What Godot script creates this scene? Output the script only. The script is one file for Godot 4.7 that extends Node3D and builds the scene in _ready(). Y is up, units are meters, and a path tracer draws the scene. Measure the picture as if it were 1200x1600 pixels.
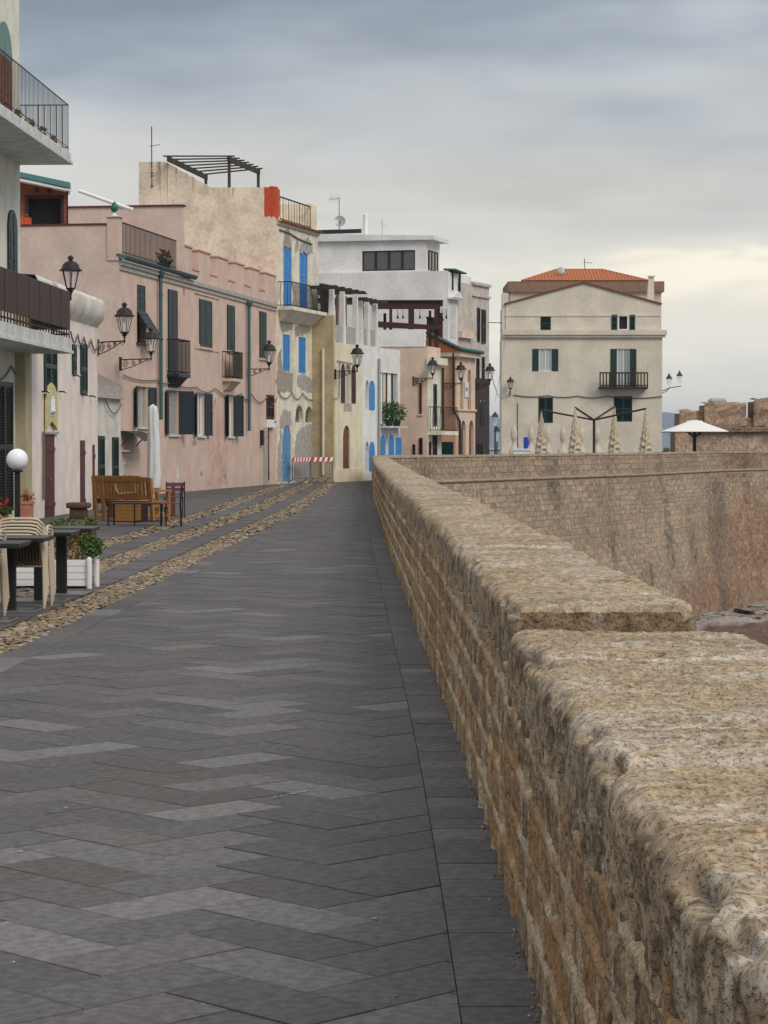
extends Node3D
# A stone promenade along a sea wall in an old coastal town. Units are metres; the camera stands at the origin and looks along -Z.

var M := {}
var rng := RandomNumberGenerator.new()
var nz_a := FastNoiseLite.new()
var nz_b := FastNoiseLite.new()
var nz_c := FastNoiseLite.new()
var taken := {}
var leaf_cache := {}

class Geo:
	var v := PackedVector3Array()
	var n := PackedVector3Array()
	var c := PackedColorArray()
	var ix := PackedInt32Array()
	var col := Color(1, 1, 1)

	func tri(a: Vector3, b: Vector3, d: Vector3) -> void:
		var nn := (b - a).cross(d - a).normalized()
		var k := v.size()
		v.append(a); v.append(b); v.append(d)
		for i in 3:
			n.append(nn)
			c.append(col)
		ix.append(k); ix.append(k + 2); ix.append(k + 1)

	func quad(a: Vector3, b: Vector3, d: Vector3, e: Vector3) -> void:
		var nn := (b - a).cross(e - a)
		if nn.length_squared() < 1e-14:
			nn = (d - b).cross(e - b)
		nn = nn.normalized()
		var k := v.size()
		v.append(a); v.append(b); v.append(d); v.append(e)
		for i in 4:
			n.append(nn)
			c.append(col)
		ix.append(k); ix.append(k + 2); ix.append(k + 1)
		ix.append(k); ix.append(k + 3); ix.append(k + 2)

	func box(x0: float, x1: float, y0: float, y1: float, z0: float, z1: float) -> void:
		hexa([Vector3(x0, y0, z0), Vector3(x1, y0, z0), Vector3(x1, y0, z1), Vector3(x0, y0, z1), Vector3(x0, y1, z0), Vector3(x1, y1, z0), Vector3(x1, y1, z1), Vector3(x0, y1, z1)])

	# eight corners: bottom ring (back left, back right, front right, front left), then top ring
	func hexa(p: Array) -> void:
		quad(p[3], p[2], p[6], p[7])
		quad(p[1], p[0], p[4], p[5])
		quad(p[0], p[3], p[7], p[4])
		quad(p[2], p[1], p[5], p[6])
		quad(p[7], p[6], p[5], p[4])
		quad(p[0], p[1], p[2], p[3])

	func obox(t: Transform3D, s: Vector3) -> void:
		var h := s * 0.5
		var p := []
		for q in [Vector3(-h.x, -h.y, -h.z), Vector3(h.x, -h.y, -h.z), Vector3(h.x, -h.y, h.z), Vector3(-h.x, -h.y, h.z), Vector3(-h.x, h.y, -h.z), Vector3(h.x, h.y, -h.z), Vector3(h.x, h.y, h.z), Vector3(-h.x, h.y, h.z)]:
			p.append(t * q)
		hexa(p)

	# box with its vertical and top edges chamfered
	func cbox(x0: float, x1: float, y0: float, y1: float, z0: float, z1: float, ch: float) -> void:
		prism_y(PackedVector2Array([Vector2(x0 + ch, z1), Vector2(x1 - ch, z1), Vector2(x1, z1 - ch), Vector2(x1, z0 + ch), Vector2(x1 - ch, z0), Vector2(x0 + ch, z0), Vector2(x0, z0 + ch), Vector2(x0, z1 - ch)]), y0, y1, ch)

	# upright prism over a polygon in (x, z); the top edge drawn in by ch
	func prism_y(p: PackedVector2Array, y0: float, y1: float, ch := 0.0) -> void:
		var k := p.size()
		var mid := Vector2.ZERO
		for q in p:
			mid += q / k
		var top := PackedVector2Array()
		for q in p:
			top.append(q + (mid - q).normalized() * ch)
		for i in k:
			var a := p[i]
			var b := p[(i + 1) % k]
			quad(Vector3(a.x, y0, a.y), Vector3(b.x, y0, b.y), Vector3(b.x, y1 - ch, b.y), Vector3(a.x, y1 - ch, a.y))
			if ch > 0.0:
				var ta := top[i]
				var tb := top[(i + 1) % k]
				quad(Vector3(a.x, y1 - ch, a.y), Vector3(b.x, y1 - ch, b.y), Vector3(tb.x, y1, tb.y), Vector3(ta.x, y1, ta.y))
		for i in range(1, k - 1):
			tri(Vector3(top[0].x, y1, top[0].y), Vector3(top[i].x, y1, top[i].y), Vector3(top[i + 1].x, y1, top[i + 1].y))

	# plate in the x-y plane (counter-clockwise outline) from z0 to z1
	func plate(p: PackedVector2Array, z0: float, z1: float) -> void:
		var t := Geometry2D.triangulate_polygon(p)
		for i in range(0, t.size(), 3):
			var a := p[t[i]]
			var b := p[t[i + 1]]
			var d := p[t[i + 2]]
			if (b - a).cross(d - a) < 0.0:
				var sw := b
				b = d
				d = sw
			tri(Vector3(a.x, a.y, z1), Vector3(b.x, b.y, z1), Vector3(d.x, d.y, z1))
			tri(Vector3(a.x, a.y, z0), Vector3(d.x, d.y, z0), Vector3(b.x, b.y, z0))
		for i in p.size():
			var a := p[i]
			var b := p[(i + 1) % p.size()]
			quad(Vector3(a.x, a.y, z0), Vector3(b.x, b.y, z0), Vector3(b.x, b.y, z1), Vector3(a.x, a.y, z1))

	# indexed sheet of points, rows x columns, with smooth normals
	func sheet(p: PackedVector3Array, rows: int, cols: int, cc: PackedColorArray = PackedColorArray(), flip := false, closed := false) -> void:
		var k := v.size()
		var nn := PackedVector3Array()
		nn.resize(p.size())
		for i in rows - 1:
			for j in (cols if closed else cols - 1):
				var j2 := (j + 1) % cols
				var a := i * cols + j
				var b := i * cols + j2
				var d := (i + 1) * cols + j2
				var e := (i + 1) * cols + j
				var w := (p[d] - p[a]).cross(p[e] - p[b])
				if flip:
					w = -w
				nn[a] += w; nn[b] += w; nn[d] += w; nn[e] += w
				if flip:
					ix.append_array(PackedInt32Array([k + a, k + b, k + d, k + a, k + d, k + e]))
				else:
					ix.append_array(PackedInt32Array([k + a, k + d, k + b, k + a, k + e, k + d]))
		for i in p.size():
			v.append(p[i])
			n.append(nn[i].normalized())
			c.append(cc[i] if cc.size() > 0 else col)

	func tube(pts: Array, r: float, k := 6, r2 := -1.0) -> void:
		if r2 < 0.0:
			r2 = r
		var rows := pts.size()
		var p := PackedVector3Array()
		var side := Vector3.ZERO
		for i in rows:
			var t: Vector3 = (pts[mini(i + 1, rows - 1)] - pts[maxi(i - 1, 0)]).normalized()
			if side == Vector3.ZERO:
				side = t.cross(Vector3.UP) if absf(t.y) < 0.9 else t.cross(Vector3.RIGHT)
			side = (side - t * side.dot(t)).normalized()
			var up := side.cross(t)
			var rr := lerpf(r, r2, float(i) / maxf(1.0, rows - 1))
			for j in k:
				var a := TAU * j / k
				p.append(pts[i] + (side * cos(a) + up * sin(a)) * rr)
		sheet(p, rows, k, PackedColorArray(), true, true)
		for e in [0, rows - 1]:
			for j in range(1, k - 1):
				var q0 := p[e * k]
				var q1 := p[e * k + j]
				var q2 := p[e * k + j + 1]
				if e == 0:
					tri(q0, q2, q1)
				else:
					tri(q0, q1, q2)

	func lathe(o: Vector3, prof: Array, k := 12) -> void:
		var p := PackedVector3Array()
		for q in prof:
			for j in k:
				var a := TAU * j / k
				p.append(o + Vector3(cos(a) * q[0], q[1], sin(a) * q[0]))
		sheet(p, prof.size(), k, PackedColorArray(), false, true)

	# move everything added since vertex k
	func xform(k: int, t: Transform3D) -> void:
		for i in range(k, v.size()):
			v[i] = t * v[i]
			n[i] = (t.basis * n[i]).normalized()

	# upright plate seen from the side: outline in (z, y), from x0 to x1
	func side_plate(p: Array, x0: float, x1: float) -> void:
		var k := v.size()
		var q := PackedVector2Array()
		for a in p:
			q.append(Vector2(a[0], a[1]))
		if Geometry2D.is_polygon_clockwise(q):
			q.reverse()
		plate(q, -x1, -x0)
		xform(k, Transform3D(Basis(Vector3(0, 0, 1), Vector3(0, 1, 0), Vector3(-1, 0, 0)), Vector3.ZERO))

	func mesh() -> ArrayMesh:
		var a := []
		a.resize(Mesh.ARRAY_MAX)
		a[Mesh.ARRAY_VERTEX] = v
		a[Mesh.ARRAY_NORMAL] = n
		a[Mesh.ARRAY_COLOR] = c
		a[Mesh.ARRAY_INDEX] = ix
		var m := ArrayMesh.new()
		m.add_surface_from_arrays(Mesh.PRIMITIVE_TRIANGLES, a)
		return m


func lin(r: float, g: float, b: float) -> Color:
	return Color(r, g, b).linear_to_srgb()

func part(parent: Node, called: String, g: Variant, m: Material) -> MeshInstance3D:
	var o := MeshInstance3D.new()
	o.name = called
	o.mesh = g.mesh() if g is Geo else g
	o.material_override = m
	parent.add_child(o, true)
	return o

func node(parent: Node, called: String, at := Vector3.ZERO, turn := 0.0) -> Node3D:
	var o := Node3D.new()
	o.name = called
	parent.add_child(o, true)
	o.position = at
	o.rotation.y = turn
	return o

func numbered(called: String) -> String:
	if not taken.has(called):
		taken[called] = 0
		return called
	taken[called] += 1
	return "%s_%03d" % [called, taken[called]]

func thing(called: String, label: String, category: String, at := Vector3.ZERO, turn := 0.0, group := "") -> Node3D:
	var o := Node3D.new()
	o.name = numbered(called)
	add_child(o, true)
	o.position = at
	o.rotation.y = turn
	o.set_meta("label", label)
	o.set_meta("category", category)
	if group != "":
		o.set_meta("group", group)
	return o

func copy_of(src: Node3D, label: String, at: Vector3, turn: float) -> Node3D:
	var o: Node3D = src.duplicate()
	var base := String(src.name).rstrip("0123456789").rstrip("_")
	o.name = numbered(base)
	add_child(o, true)
	o.position = at
	o.rotation.y = turn
	o.set_meta("label", label)
	return o

func structure(called: String) -> Node3D:
	var o := Node3D.new()
	o.name = called
	add_child(o, true)
	o.set_meta("kind", "structure")
	return o

# a house whose local x runs along its front from (xa, da) to (xb, db), y up, z out of the front
func house(called: String, label: String, category: String, xa: float, da: float, xb: float, db: float) -> Node3D:
	var o := thing(called, label, category)
	var u := Vector3(xb - xa, 0, -(db - da)).normalized()
	o.transform = Transform3D(Basis(u, Vector3.UP, u.cross(Vector3.UP)), Vector3(xa, 0, -da))
	return o

func mat(c: Color, rough := 0.85, tex: Texture2D = null, tile := 1.0, relief: Texture2D = null, relief_cm := 0.0, metal := 0.0) -> StandardMaterial3D:
	var m := StandardMaterial3D.new()
	m.albedo_color = c
	m.roughness = rough
	m.metallic = metal
	m.metallic_specular = 0.4
	if tex:
		m.albedo_texture = tex
	if relief:
		m.heightmap_enabled = true
		m.heightmap_texture = relief
		m.heightmap_scale = relief_cm
	if tex or relief:
		m.uv1_triplanar = true
		m.uv1_world_triplanar = true
		m.uv1_triplanar_sharpness = 4.0
		m.uv1_scale = Vector3.ONE / tile
	return m

func noise(freq: float, seed_: int, oct := 4, type := FastNoiseLite.TYPE_SIMPLEX_SMOOTH) -> FastNoiseLite:
	var f := FastNoiseLite.new()
	f.noise_type = type
	f.frequency = freq
	f.seed = seed_
	f.fractal_type = FastNoiseLite.FRACTAL_FBM
	f.fractal_octaves = oct
	return f

func noise_bytes(size: int, freq: float, seed_: int, oct := 4, type := FastNoiseLite.TYPE_SIMPLEX_SMOOTH) -> PackedByteArray:
	var im := noise(freq, seed_, oct, type).get_seamless_image(size, size)
	im.convert(Image.FORMAT_L8)
	return im.get_data()

func grey_texture(size: int, b: PackedByteArray) -> ImageTexture:
	return ImageTexture.create_from_image(Image.create_from_data(size, size, false, Image.FORMAT_L8, b))

func smooth_at(pts: Array, d: float) -> float:
	if d <= pts[0][0]:
		return pts[0][1]
	var last: int = pts.size() - 1
	if d >= pts[last][0]:
		return pts[last][1]
	for i in last:
		if d < pts[i + 1][0]:
			var p0: Array = pts[maxi(i - 1, 0)]
			var p3: Array = pts[mini(i + 2, last)]
			return cubic_interpolate_in_time(pts[i][1], pts[i + 1][1], p0[1], p3[1], (d - pts[i][0]) / (pts[i + 1][0] - pts[i][0]), pts[i + 1][0] - pts[i][0], p0[0] - pts[i][0] - 0.001, p3[0] - pts[i][0] + 0.001)
	return 0.0

# the street face of the sea wall, and the seaward edge of the first cobble strip, as x over the distance from the camera
const WALL_LINE := [[0.0, 0.47], [6.8, 0.46], [11.0, 0.435], [16.0, 0.375], [18.5, 0.335], [26.0, 0.22], [37.0, 0.06], [50.0, -0.1], [68.6, -0.3], [85.0, -0.42], [102.0, -0.5]]
const STRIP_LINE := [[0.0, -3.5], [18.4, -2.98], [30.0, -2.66], [41.0, -2.42], [54.0, -2.15], [78.0, -1.98], [100.0, -1.9]]

func wall_x(d: float) -> float:
	return smooth_at(WALL_LINE, d)

func strip_x(d: float) -> float:
	return smooth_at(STRIP_LINE, d)

func camera_and_light() -> void:
	var cam := Camera3D.new()
	cam.name = "camera"
	add_child(cam)
	cam.position = Vector3(0, 1.65, 0)
	cam.rotation.x = -atan(108.0 / 3700.0)
	cam.fov = rad_to_deg(2.0 * atan(800.0 / 3700.0))
	cam.near = 0.1
	cam.far = 30000.0
	cam.current = true
	var env := Environment.new()
	env.background_mode = Environment.BG_SKY
	env.tonemap_mode = Environment.TONE_MAPPER_LINEAR
	env.tonemap_exposure = 1.22
	env.background_energy_multiplier = 1.0
	env.sdfgi_enabled = true
	env.ssao_enabled = true
	env.ssil_enabled = true
	var sky := Sky.new()
	var pano := PanoramaSkyMaterial.new()
	pano.panorama = ImageTexture.create_from_image(sky_image())
	sky.sky_material = pano
	env.sky = sky
	env.fog_enabled = true
	env.fog_density = 0.00012
	env.fog_light_color = Color(0.72, 0.78, 0.88)
	var we := WorldEnvironment.new()
	we.name = "world_environment"
	we.environment = env
	add_child(we)
	var sun := DirectionalLight3D.new()
	sun.name = "veiled_sun"
	sun.light_energy = 0.5
	sun.light_color = Color(1.0, 0.95, 0.88)
	sun.light_angular_distance = 25.0
	sun.shadow_enabled = true
	add_child(sun)
	sun.look_at_from_position(Vector3(6.5, 8.5, 7.5), Vector3.ZERO)

# overcast: a grey-blue deck above, thinning to a cream band over the horizon, streaked by thin layers
func sky_image() -> Image:
	var big := noise(0.9, 11, 4)
	var thin := noise(1.4, 5, 5)
	var ramp := [[0.0, Color(0.875, 0.85, 0.79)], [1.2, Color(0.87, 0.852, 0.795)], [2.4, Color(0.855, 0.846, 0.80)], [3.6, Color(0.86, 0.845, 0.79)], [4.8, Color(0.806, 0.80, 0.767)], [5.9, Color(0.755, 0.752, 0.735)], [7.0, Color(0.74, 0.746, 0.738)], [8.2, Color(0.70, 0.722, 0.735)], [9.0, Color(0.64, 0.668, 0.695)], [10.0, Color(0.545, 0.582, 0.625)], [11.0, Color(0.515, 0.555, 0.60)], [13.0, Color(0.535, 0.57, 0.615)], [22.0, Color(0.74, 0.765, 0.80)], [40.0, Color(0.87, 0.885, 0.90)], [90.0, Color(0.93, 0.935, 0.94)]]
	var out := Image.create(4096, 2048, false, Image.FORMAT_RGB8)
	out.fill(Color(0.80, 0.80, 0.78))
	var high := sky_part(768, 220, 90.0, 15.0, ramp, big, thin)
	high.resize(4096, 853, Image.INTERPOLATE_CUBIC)
	out.blit_rect(high, Rect2i(0, 0, 4096, 853), Vector2i(0, 0))
	var low := sky_part(4096, 171, 15.0, 0.0, ramp, big, thin)
	out.blit_rect(low, Rect2i(0, 0, 4096, 171), Vector2i(0, 853))
	return out

func sky_part(w: int, h: int, top: float, bottom: float, ramp: Array, big: FastNoiseLite, thin: FastNoiseLite) -> Image:
	var b := PackedByteArray()
	b.resize(w * h * 3)
	var k := 0
	for j in h:
		var e := lerpf(top, bottom, (j + 0.5) / h)
		var er := deg_to_rad(e)
		for i in w:
			var az := (float(i) / w - 0.5) * TAU + 2.2
			var x := sin(az)
			var z := cos(az)
			var wob := big.get_noise_3d(x * 4.0, z * 4.0, er * 22.0)
			var streak := thin.get_noise_3d(x * 5.5 + wob * 0.9, z * 5.5 + wob * 0.6, er * 34.0 + wob * 0.8)
			var low := clampf(1.0 - e / 16.0, 0.0, 1.0)
			var ee := maxf(0.0, e + (wob * 1.7 + big.get_noise_3d(x * 9.0, z * 9.0, er * 30.0 + 7.0) * 0.9) * clampf(e / 4.0, 0.25, 1.0))
			var q := 0
			while q < ramp.size() - 2 and ee > ramp[q + 1][0]:
				q += 1
			var cc: Color = ramp[q][1].lerp(ramp[q + 1][1], clampf((ee - ramp[q][0]) / (ramp[q + 1][0] - ramp[q][0]), 0.0, 1.0))
			var cool := smoothstep(0.05, 0.5, streak) * low * 0.45 * (0.3 + 0.7 * smoothstep(2.5, 5.0, e))
			cc = cc.lerp(Color(0.715, 0.735, 0.745), cool * (1.0 if e < 6.0 else 0.5))
			# the thin gap under the deck is widest over the open sea, ahead and to the right
			var open := smoothstep(-0.06, 0.16, sin(az - 2.2 + PI)) * smoothstep(-0.4, 0.2, cos(az - 2.2 + PI))
			var gold := (0.35 + 0.65 * smoothstep(-0.15, 0.25, -streak)) * smoothstep(0.0, 0.6, clampf(1.0 - absf(e - 3.7 + wob) / 2.1, 0.0, 1.0)) * (0.15 + 0.85 * open)
			cc = cc.lerp(Color(0.955, 0.925, 0.845), gold)
			if e > 5.5:
				var g := 1.0 + big.get_noise_3d(x * 6.0 + 31.0, z * 6.0, er * 18.0) * 0.10 + streak * 0.03
				cc = Color(cc.r * g, cc.g * g, cc.b * g)
			b[k] = clampi(int(cc.r * 255.0), 0, 255)
			b[k + 1] = clampi(int(cc.g * 255.0), 0, 255)
			b[k + 2] = clampi(int(cc.b * 255.0), 0, 255)
			k += 3
	return Image.create_from_data(w, h, false, Image.FORMAT_RGB8, b)

func make_materials() -> void:
	# plaster: blotches, faint vertical weathering and grain
	var s := 512
	var b1 := noise_bytes(s, 0.006, 1, 4)
	var b2 := noise_bytes(s, 0.05, 2, 4)
	var b3 := noise_bytes(s, 0.25, 3, 2)
	var pl := PackedByteArray()
	pl.resize(s * s)
	for k in s * s:
		pl[k] = clampi(int(240.0 + (b1[k] - 128) * 0.10 + (b2[k] - 128) * 0.08 + (b3[k] - 128) * 0.06), 0, 255)
	M.t_plaster = grey_texture(s, pl)
	M.t_grain = grey_texture(s, b2)
	var fv := PackedByteArray()
	fv.resize(s * s)
	for k in s * s:
		fv[k] = clampi(int(236.0 + (b2[k] - 128) * 0.14 + (b3[k] - 128) * 0.1), 0, 255)
	M.t_fine = grey_texture(s, fv)
	# old, stained plaster
	var vs := PackedByteArray()
	vs.resize(s * s)
	var c1 := noise_bytes(s, 0.012, 21, 5)
	for k in s * s:
		var st := clampf((c1[k] - 150) / 50.0, 0.0, 1.0)
		vs[k] = clampi(int(238.0 + (b1[k] - 128) * 0.15 + (b2[k] - 128) * 0.13 - st * 16.0), 0, 255)
	M.t_old = grey_texture(s, vs)
	# basalt paving: fine speckle and pits
	s = 1024
	var p1 := noise_bytes(s, 0.012, 31, 4)
	var p2 := noise_bytes(s, 0.3, 32, 2)
	var p3 := noise_bytes(s, 0.07, 33, 3)
	var pv := PackedByteArray()
	pv.resize(s * s)
	for k in s * s:
		var pit := clampf((p3[k] - 188) / 16.0, 0.0, 1.0)
		var fleck := clampf((p2[k] - 190) / 20.0, 0.0, 1.0)
		pv[k] = clampi(int(214.0 + (p1[k] - 128) * 0.30 + (p2[k] - 128) * 0.55 - pit * 95.0 + fleck * 24.0), 0, 255)
	M.t_basalt = grey_texture(s, pv)
	# sandstone: pits, grains and hairline cracks
	var q1 := noise_bytes(s, 0.015, 41, 5)
	var q2 := noise_bytes(s, 0.05, 42, 5)
	var q3 := noise_bytes(s, 0.3, 43, 2)
	var q4 := noise_bytes(s, 0.03, 44, 4)
	var sv := PackedByteArray()
	sv.resize(s * s)
	var sh := PackedByteArray()
	sh.resize(s * s)
	for k in s * s:
		var hole := clampf((q2[k] - 158) / 26.0, 0.0, 1.0)
		var crack := clampf(1.0 - absf(q4[k] - 128.0) / 5.0, 0.0, 1.0) * clampf((q1[k] - 118) / 40.0, 0.0, 1.0)
		sv[k] = clampi(int(220.0 + (q1[k] - 128) * 0.4 + (q3[k] - 128) * 0.30 + (q2[k] - 128) * -0.12 - hole * 26.0 - crack * 10.0), 0, 255)
		sh[k] = clampi(int(150.0 + (q1[k] - 128) * 0.35 + (q3[k] - 128) * 0.25 - hole * 90.0 - crack * 20.0), 0, 255)
	M.t_sand = grey_texture(s, sv)
	M.t_sand_h = grey_texture(s, sh)
	# wood grain, stretched along y by the tile scale
	s = 256
	var w1 := noise_bytes(s, 0.06, 51, 4)
	var wv := PackedByteArray()
	wv.resize(s * s)
	for y in s:
		for x in s:
			var g: float = w1[(y / 12) * s + x]
			wv[y * s + x] = clampi(int(200.0 + (g - 128.0) * 0.55 + (w1[y * s + x] - 128) * 0.12), 0, 255)
	M.t_wood = grey_texture(s, wv)

	M.sand = mat(Color.WHITE, 0.95, M.t_sand, 0.8, M.t_sand_h, 1.0)
	M.sand.vertex_color_use_as_albedo = true
	M.mortar = mat(Color.WHITE, 0.97, M.t_sand, 0.45, M.t_sand_h, 0.7)
	M.mortar.vertex_color_use_as_albedo = true
	M.bastion = mat(Color.WHITE, 0.95, M.t_sand, 5.0, M.t_sand_h, 2.5)
	M.bastion.vertex_color_use_as_albedo = true
	M.basalt = mat(Color.WHITE, 0.75, M.t_basalt, 0.85, M.t_basalt, 0.12)
	M.basalt.vertex_color_use_as_albedo = true
	M.joint = mat(lin(0.03, 0.028, 0.026), 0.95, M.t_basalt, 0.6)
	M.cobble_bed = mat(lin(0.16, 0.115, 0.075), 0.97, M.t_sand, 0.5)
	M.pave = mat(lin(0.125, 0.12, 0.125), 0.7, M.t_basalt, 1.1, M.t_basalt, 0.15)
	M.cobbles = []
	for q in [[0.30, 0.215, 0.135], [0.36, 0.275, 0.185], [0.23, 0.155, 0.09], [0.43, 0.36, 0.275], [0.26, 0.195, 0.14], [0.18, 0.14, 0.105]]:
		M.cobbles.append(mat(lin(q[0], q[1], q[2]), 0.85, M.t_sand, 0.4))
	M.cobble_v = mat(Color.WHITE, 0.85, M.t_sand, 0.4)
	M.cobble_v.vertex_color_use_as_albedo = true

func clip_to(poly: PackedVector2Array, lane: PackedVector2Array) -> Array:
	return Geometry2D.intersect_polygons(poly, lane)

func lane(d0: float, d1: float, left: Callable, right: Callable, step := 0.5) -> PackedVector2Array:
	var p := PackedVector2Array()
	var d := d0
	while d <= d1 + 0.001:
		p.append(Vector2(right.call(d), -d))
		d += step
	d = d1
	while d >= d0 - 0.001:
		p.append(Vector2(left.call(d), -d))
		d -= step
	return p

func ribbon(g: Geo, d0: float, d1: float, left: Callable, right: Callable, y: float, step := 2.0) -> void:
	var d := d0
	while d < d1 - 0.001:
		var e := minf(d + step, d1)
		g.quad(Vector3(left.call(d), y, -d), Vector3(right.call(d), y, -d), Vector3(right.call(e), y, -e), Vector3(left.call(e), y, -e))
		d = e

func stone_tone(light_share: float) -> Color:
	var k := rng.randf()
	var b := rng.randf_range(0.10, 0.13)
	if k < light_share:
		b = rng.randf_range(0.155, 0.215)
	elif k < light_share + 0.2:
		b = rng.randf_range(0.125, 0.15)
	var warm := rng.randf_range(-1.0, 1.0)
	if b > 0.15:
		warm = rng.randf_range(-1.0, 0.2)
	return Color(b * (1.06 + 0.045 * warm), b * 0.98, b * (0.975 - 0.04 * warm))

func paving_stone(g: Geo, poly: PackedVector2Array, tone: Color) -> void:
	g.col = tone
	var lift := rng.randf_range(-0.0015, 0.0018)
	g.prism_y(poly, -0.014, lift, 0.0025)

func build_promenade() -> void:
	rng.seed = 77
	# town ground under everything, down to the line of the sea walls
	var gr := structure("ground")
	var g := Geo.new()
	var rim := [Vector2(0.75, 30), Vector2(0.75, -2.0), Vector2(0.2, -30), Vector2(-0.1, -60), Vector2(-0.4, -101.2), Vector2(-0.8, -103.0), Vector2(13.4, -130.4), Vector2(21.2, -151.4), Vector2(30.8, -167.4), Vector2(30.8, -205.0), Vector2(-120, -205), Vector2(-120, 30)]
	var pg := PackedVector2Array(rim)
	var tr := Geometry2D.triangulate_polygon(pg)
	for i in range(0, tr.size(), 3):
		var a := pg[tr[i]]
		var b := pg[tr[i + 1]]
		var c := pg[tr[i + 2]]
		if (b - a).cross(c - a) > 0:
			var q := b
			b = c
			c = q
		g.tri(Vector3(a.x, -0.03, a.y), Vector3(b.x, -0.03, b.y), Vector3(c.x, -0.03, c.y))
	part(gr, "soil", g, M.pave)

	# the lane of basalt slabs in herringbone
	var road := structure("road")
	var lx := func(d: float) -> float: return strip_x(d) + 0.27
	var rx := func(d: float) -> float: return wall_x(d) - 0.24
	g = Geo.new()
	ribbon(g, -12.0, 101.0, func(d): return strip_x(d) - 0.02, func(d): return wall_x(d) + 0.1, -0.0125)
	part(road, "bed", g, M.joint)
	var la := lane(5.4, 99.0, lx, rx)
	var cell := 0.302
	var rest := Geo.new()
	var cut := []
	var rot := Transform2D(deg_to_rad(45.0), Vector2(-1.3, -6.0))
	for i in range(-240, 240):
		for j in range(-240, 240):
			var t := posmod(i - j, 4)
			if t != 0 and t != 3:
				continue
			var size := Vector2(2, 1) if t == 0 else Vector2(1, 2)
			var mid := rot * ((Vector2(i, j) + size * 0.5) * cell)
			var d := -mid.y
			if d < 5.2 or d > 99.4 or mid.x < lx.call(d) - 0.4 or mid.x > rx.call(d) + 0.4:
				continue
			var gap := 0.0036
			var a := Vector2(i, j) * cell + Vector2(gap, gap)
			var b := (Vector2(i, j) + size) * cell - Vector2(gap, gap)
			var poly := PackedVector2Array([rot * a, rot * Vector2(a.x, b.y), rot * b, rot * Vector2(b.x, a.y)])
			cut.append([d, poly, mid])
	cut.sort_custom(func(p, q): return p[0] < q[0])
	var made := 0
	for q in cut:
		var inside := [q[1]]
		var m: Vector2 = q[2]
		if m.x < lx.call(q[0]) + 0.4 or m.x > rx.call(q[0]) - 0.4 or q[0] < 5.9 or q[0] > 98.6:
			inside = clip_to(q[1], la)
		for poly in inside:
			if poly.size() < 3:
				continue
			if Geometry2D.is_polygon_clockwise(poly):
				poly.reverse()
			var tone := stone_tone(0.24 if q[0] < 10.0 else (0.1 if q[0] < 16.0 else 0.045))
			if made < 300:
				var one := Geo.new()
				paving_stone(one, poly, tone)
				part(road, "paving_slab", one, M.basalt)
			else:
				paving_stone(rest, poly, tone)
			made += 1
	# slabs behind the camera only matter for bounced light: one plain strip
	g = Geo.new()
	ribbon(g, -12.0, 5.4, lx, rx, -0.001)
	part(road, "near_paving", g, M.pave)
	part(road, "distant_slabs", rest, M.basalt).set_meta("kind", "stuff")
	# edging along the wall: one slab deep, laid crosswise; along the cobbles: long slabs
	rest = Geo.new()
	var d := 5.6
	var n := 0
	while d < 100.0:
		var len := rng.randf_range(0.27, 0.36)
		var e := d + len
		var poly := PackedVector2Array([Vector2(wall_x(d) - 0.2375, -d - 0.003), Vector2(wall_x(d) + 0.05, -d - 0.003), Vector2(wall_x(e) + 0.05, -e + 0.003), Vector2(wall_x(e) - 0.2375, -e + 0.003)])
		poly.reverse()
		var one := Geo.new() if n < 110 else rest
		paving_stone(one, poly, stone_tone(0.03) * 1.12)
		if n < 110:
			part(road, "edging_slab", one, M.basalt)
		n += 1
		d = e
	d = 6.0
	while d < 99.0:
		var len := rng.randf_range(0.55, 0.8)
		var e := d + len
		var poly := PackedVector2Array([Vector2(strip_x(d) + 0.004, -d - 0.003), Vector2(strip_x(d) + 0.266, -d - 0.003), Vector2(strip_x(e) + 0.266, -e + 0.003), Vector2(strip_x(e) + 0.004, -e + 0.003)])
		poly.reverse()
		var one := Geo.new() if d < 60.0 else rest
		paving_stone(one, poly, stone_tone(0.12))
		if d < 60.0:
			part(road, "edging_slab", one, M.basalt)
		d = e
	part(road, "distant_edging", rest, M.basalt).set_meta("kind", "stuff")

	# side pavement of dark slabs, out to the houses and round the bend
	var side := structure("pavement")
	rest = Geo.new()
	n = 0
	d = 14.0
	while d < 104.0:
		var e := d + rng.randf_range(0.55, 0.75)
		var x := strip_x(d) - 0.02
		# two bands between the cobble strips, then the open pavement beyond the third
		for band in [[-0.47, -0.95], [-1.42, -1.9], [-2.36, -2.95], [-2.95, -3.55], [-3.55, -4.15], [-4.15, -4.75], [-4.75, -5.4]]:
			var a: float = strip_x(d) + band[0] - 0.003
			var b: float = strip_x(d) + band[1] + 0.003
			var sh := rng.randf_range(-0.12, 0.12)
			if d < 20.0 and a < -5.5:
				continue
			var poly := PackedVector2Array([Vector2(b, -d - 0.003 + sh), Vector2(a, -d - 0.003 + sh), Vector2(a, -e + 0.003 + sh), Vector2(b, -e + 0.003 + sh)])
			paving_stone(rest, poly, stone_tone(0.03))
		d = e
	part(side, "slabs", rest, M.basalt).set_meta("kind", "stuff")
	g = Geo.new()
	ribbon(g, -12.0, 104.0, func(_d): return -26.0, func(dd): return strip_x(dd) - 5.35, -0.012)
	ribbon(g, -12.0, 104.0, func(dd): return strip_x(dd) - 5.6, func(dd): return strip_x(dd), -0.022)
	part(side, "bed", g, M.pave)
	# beyond the bend
	g = Geo.new()
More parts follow.
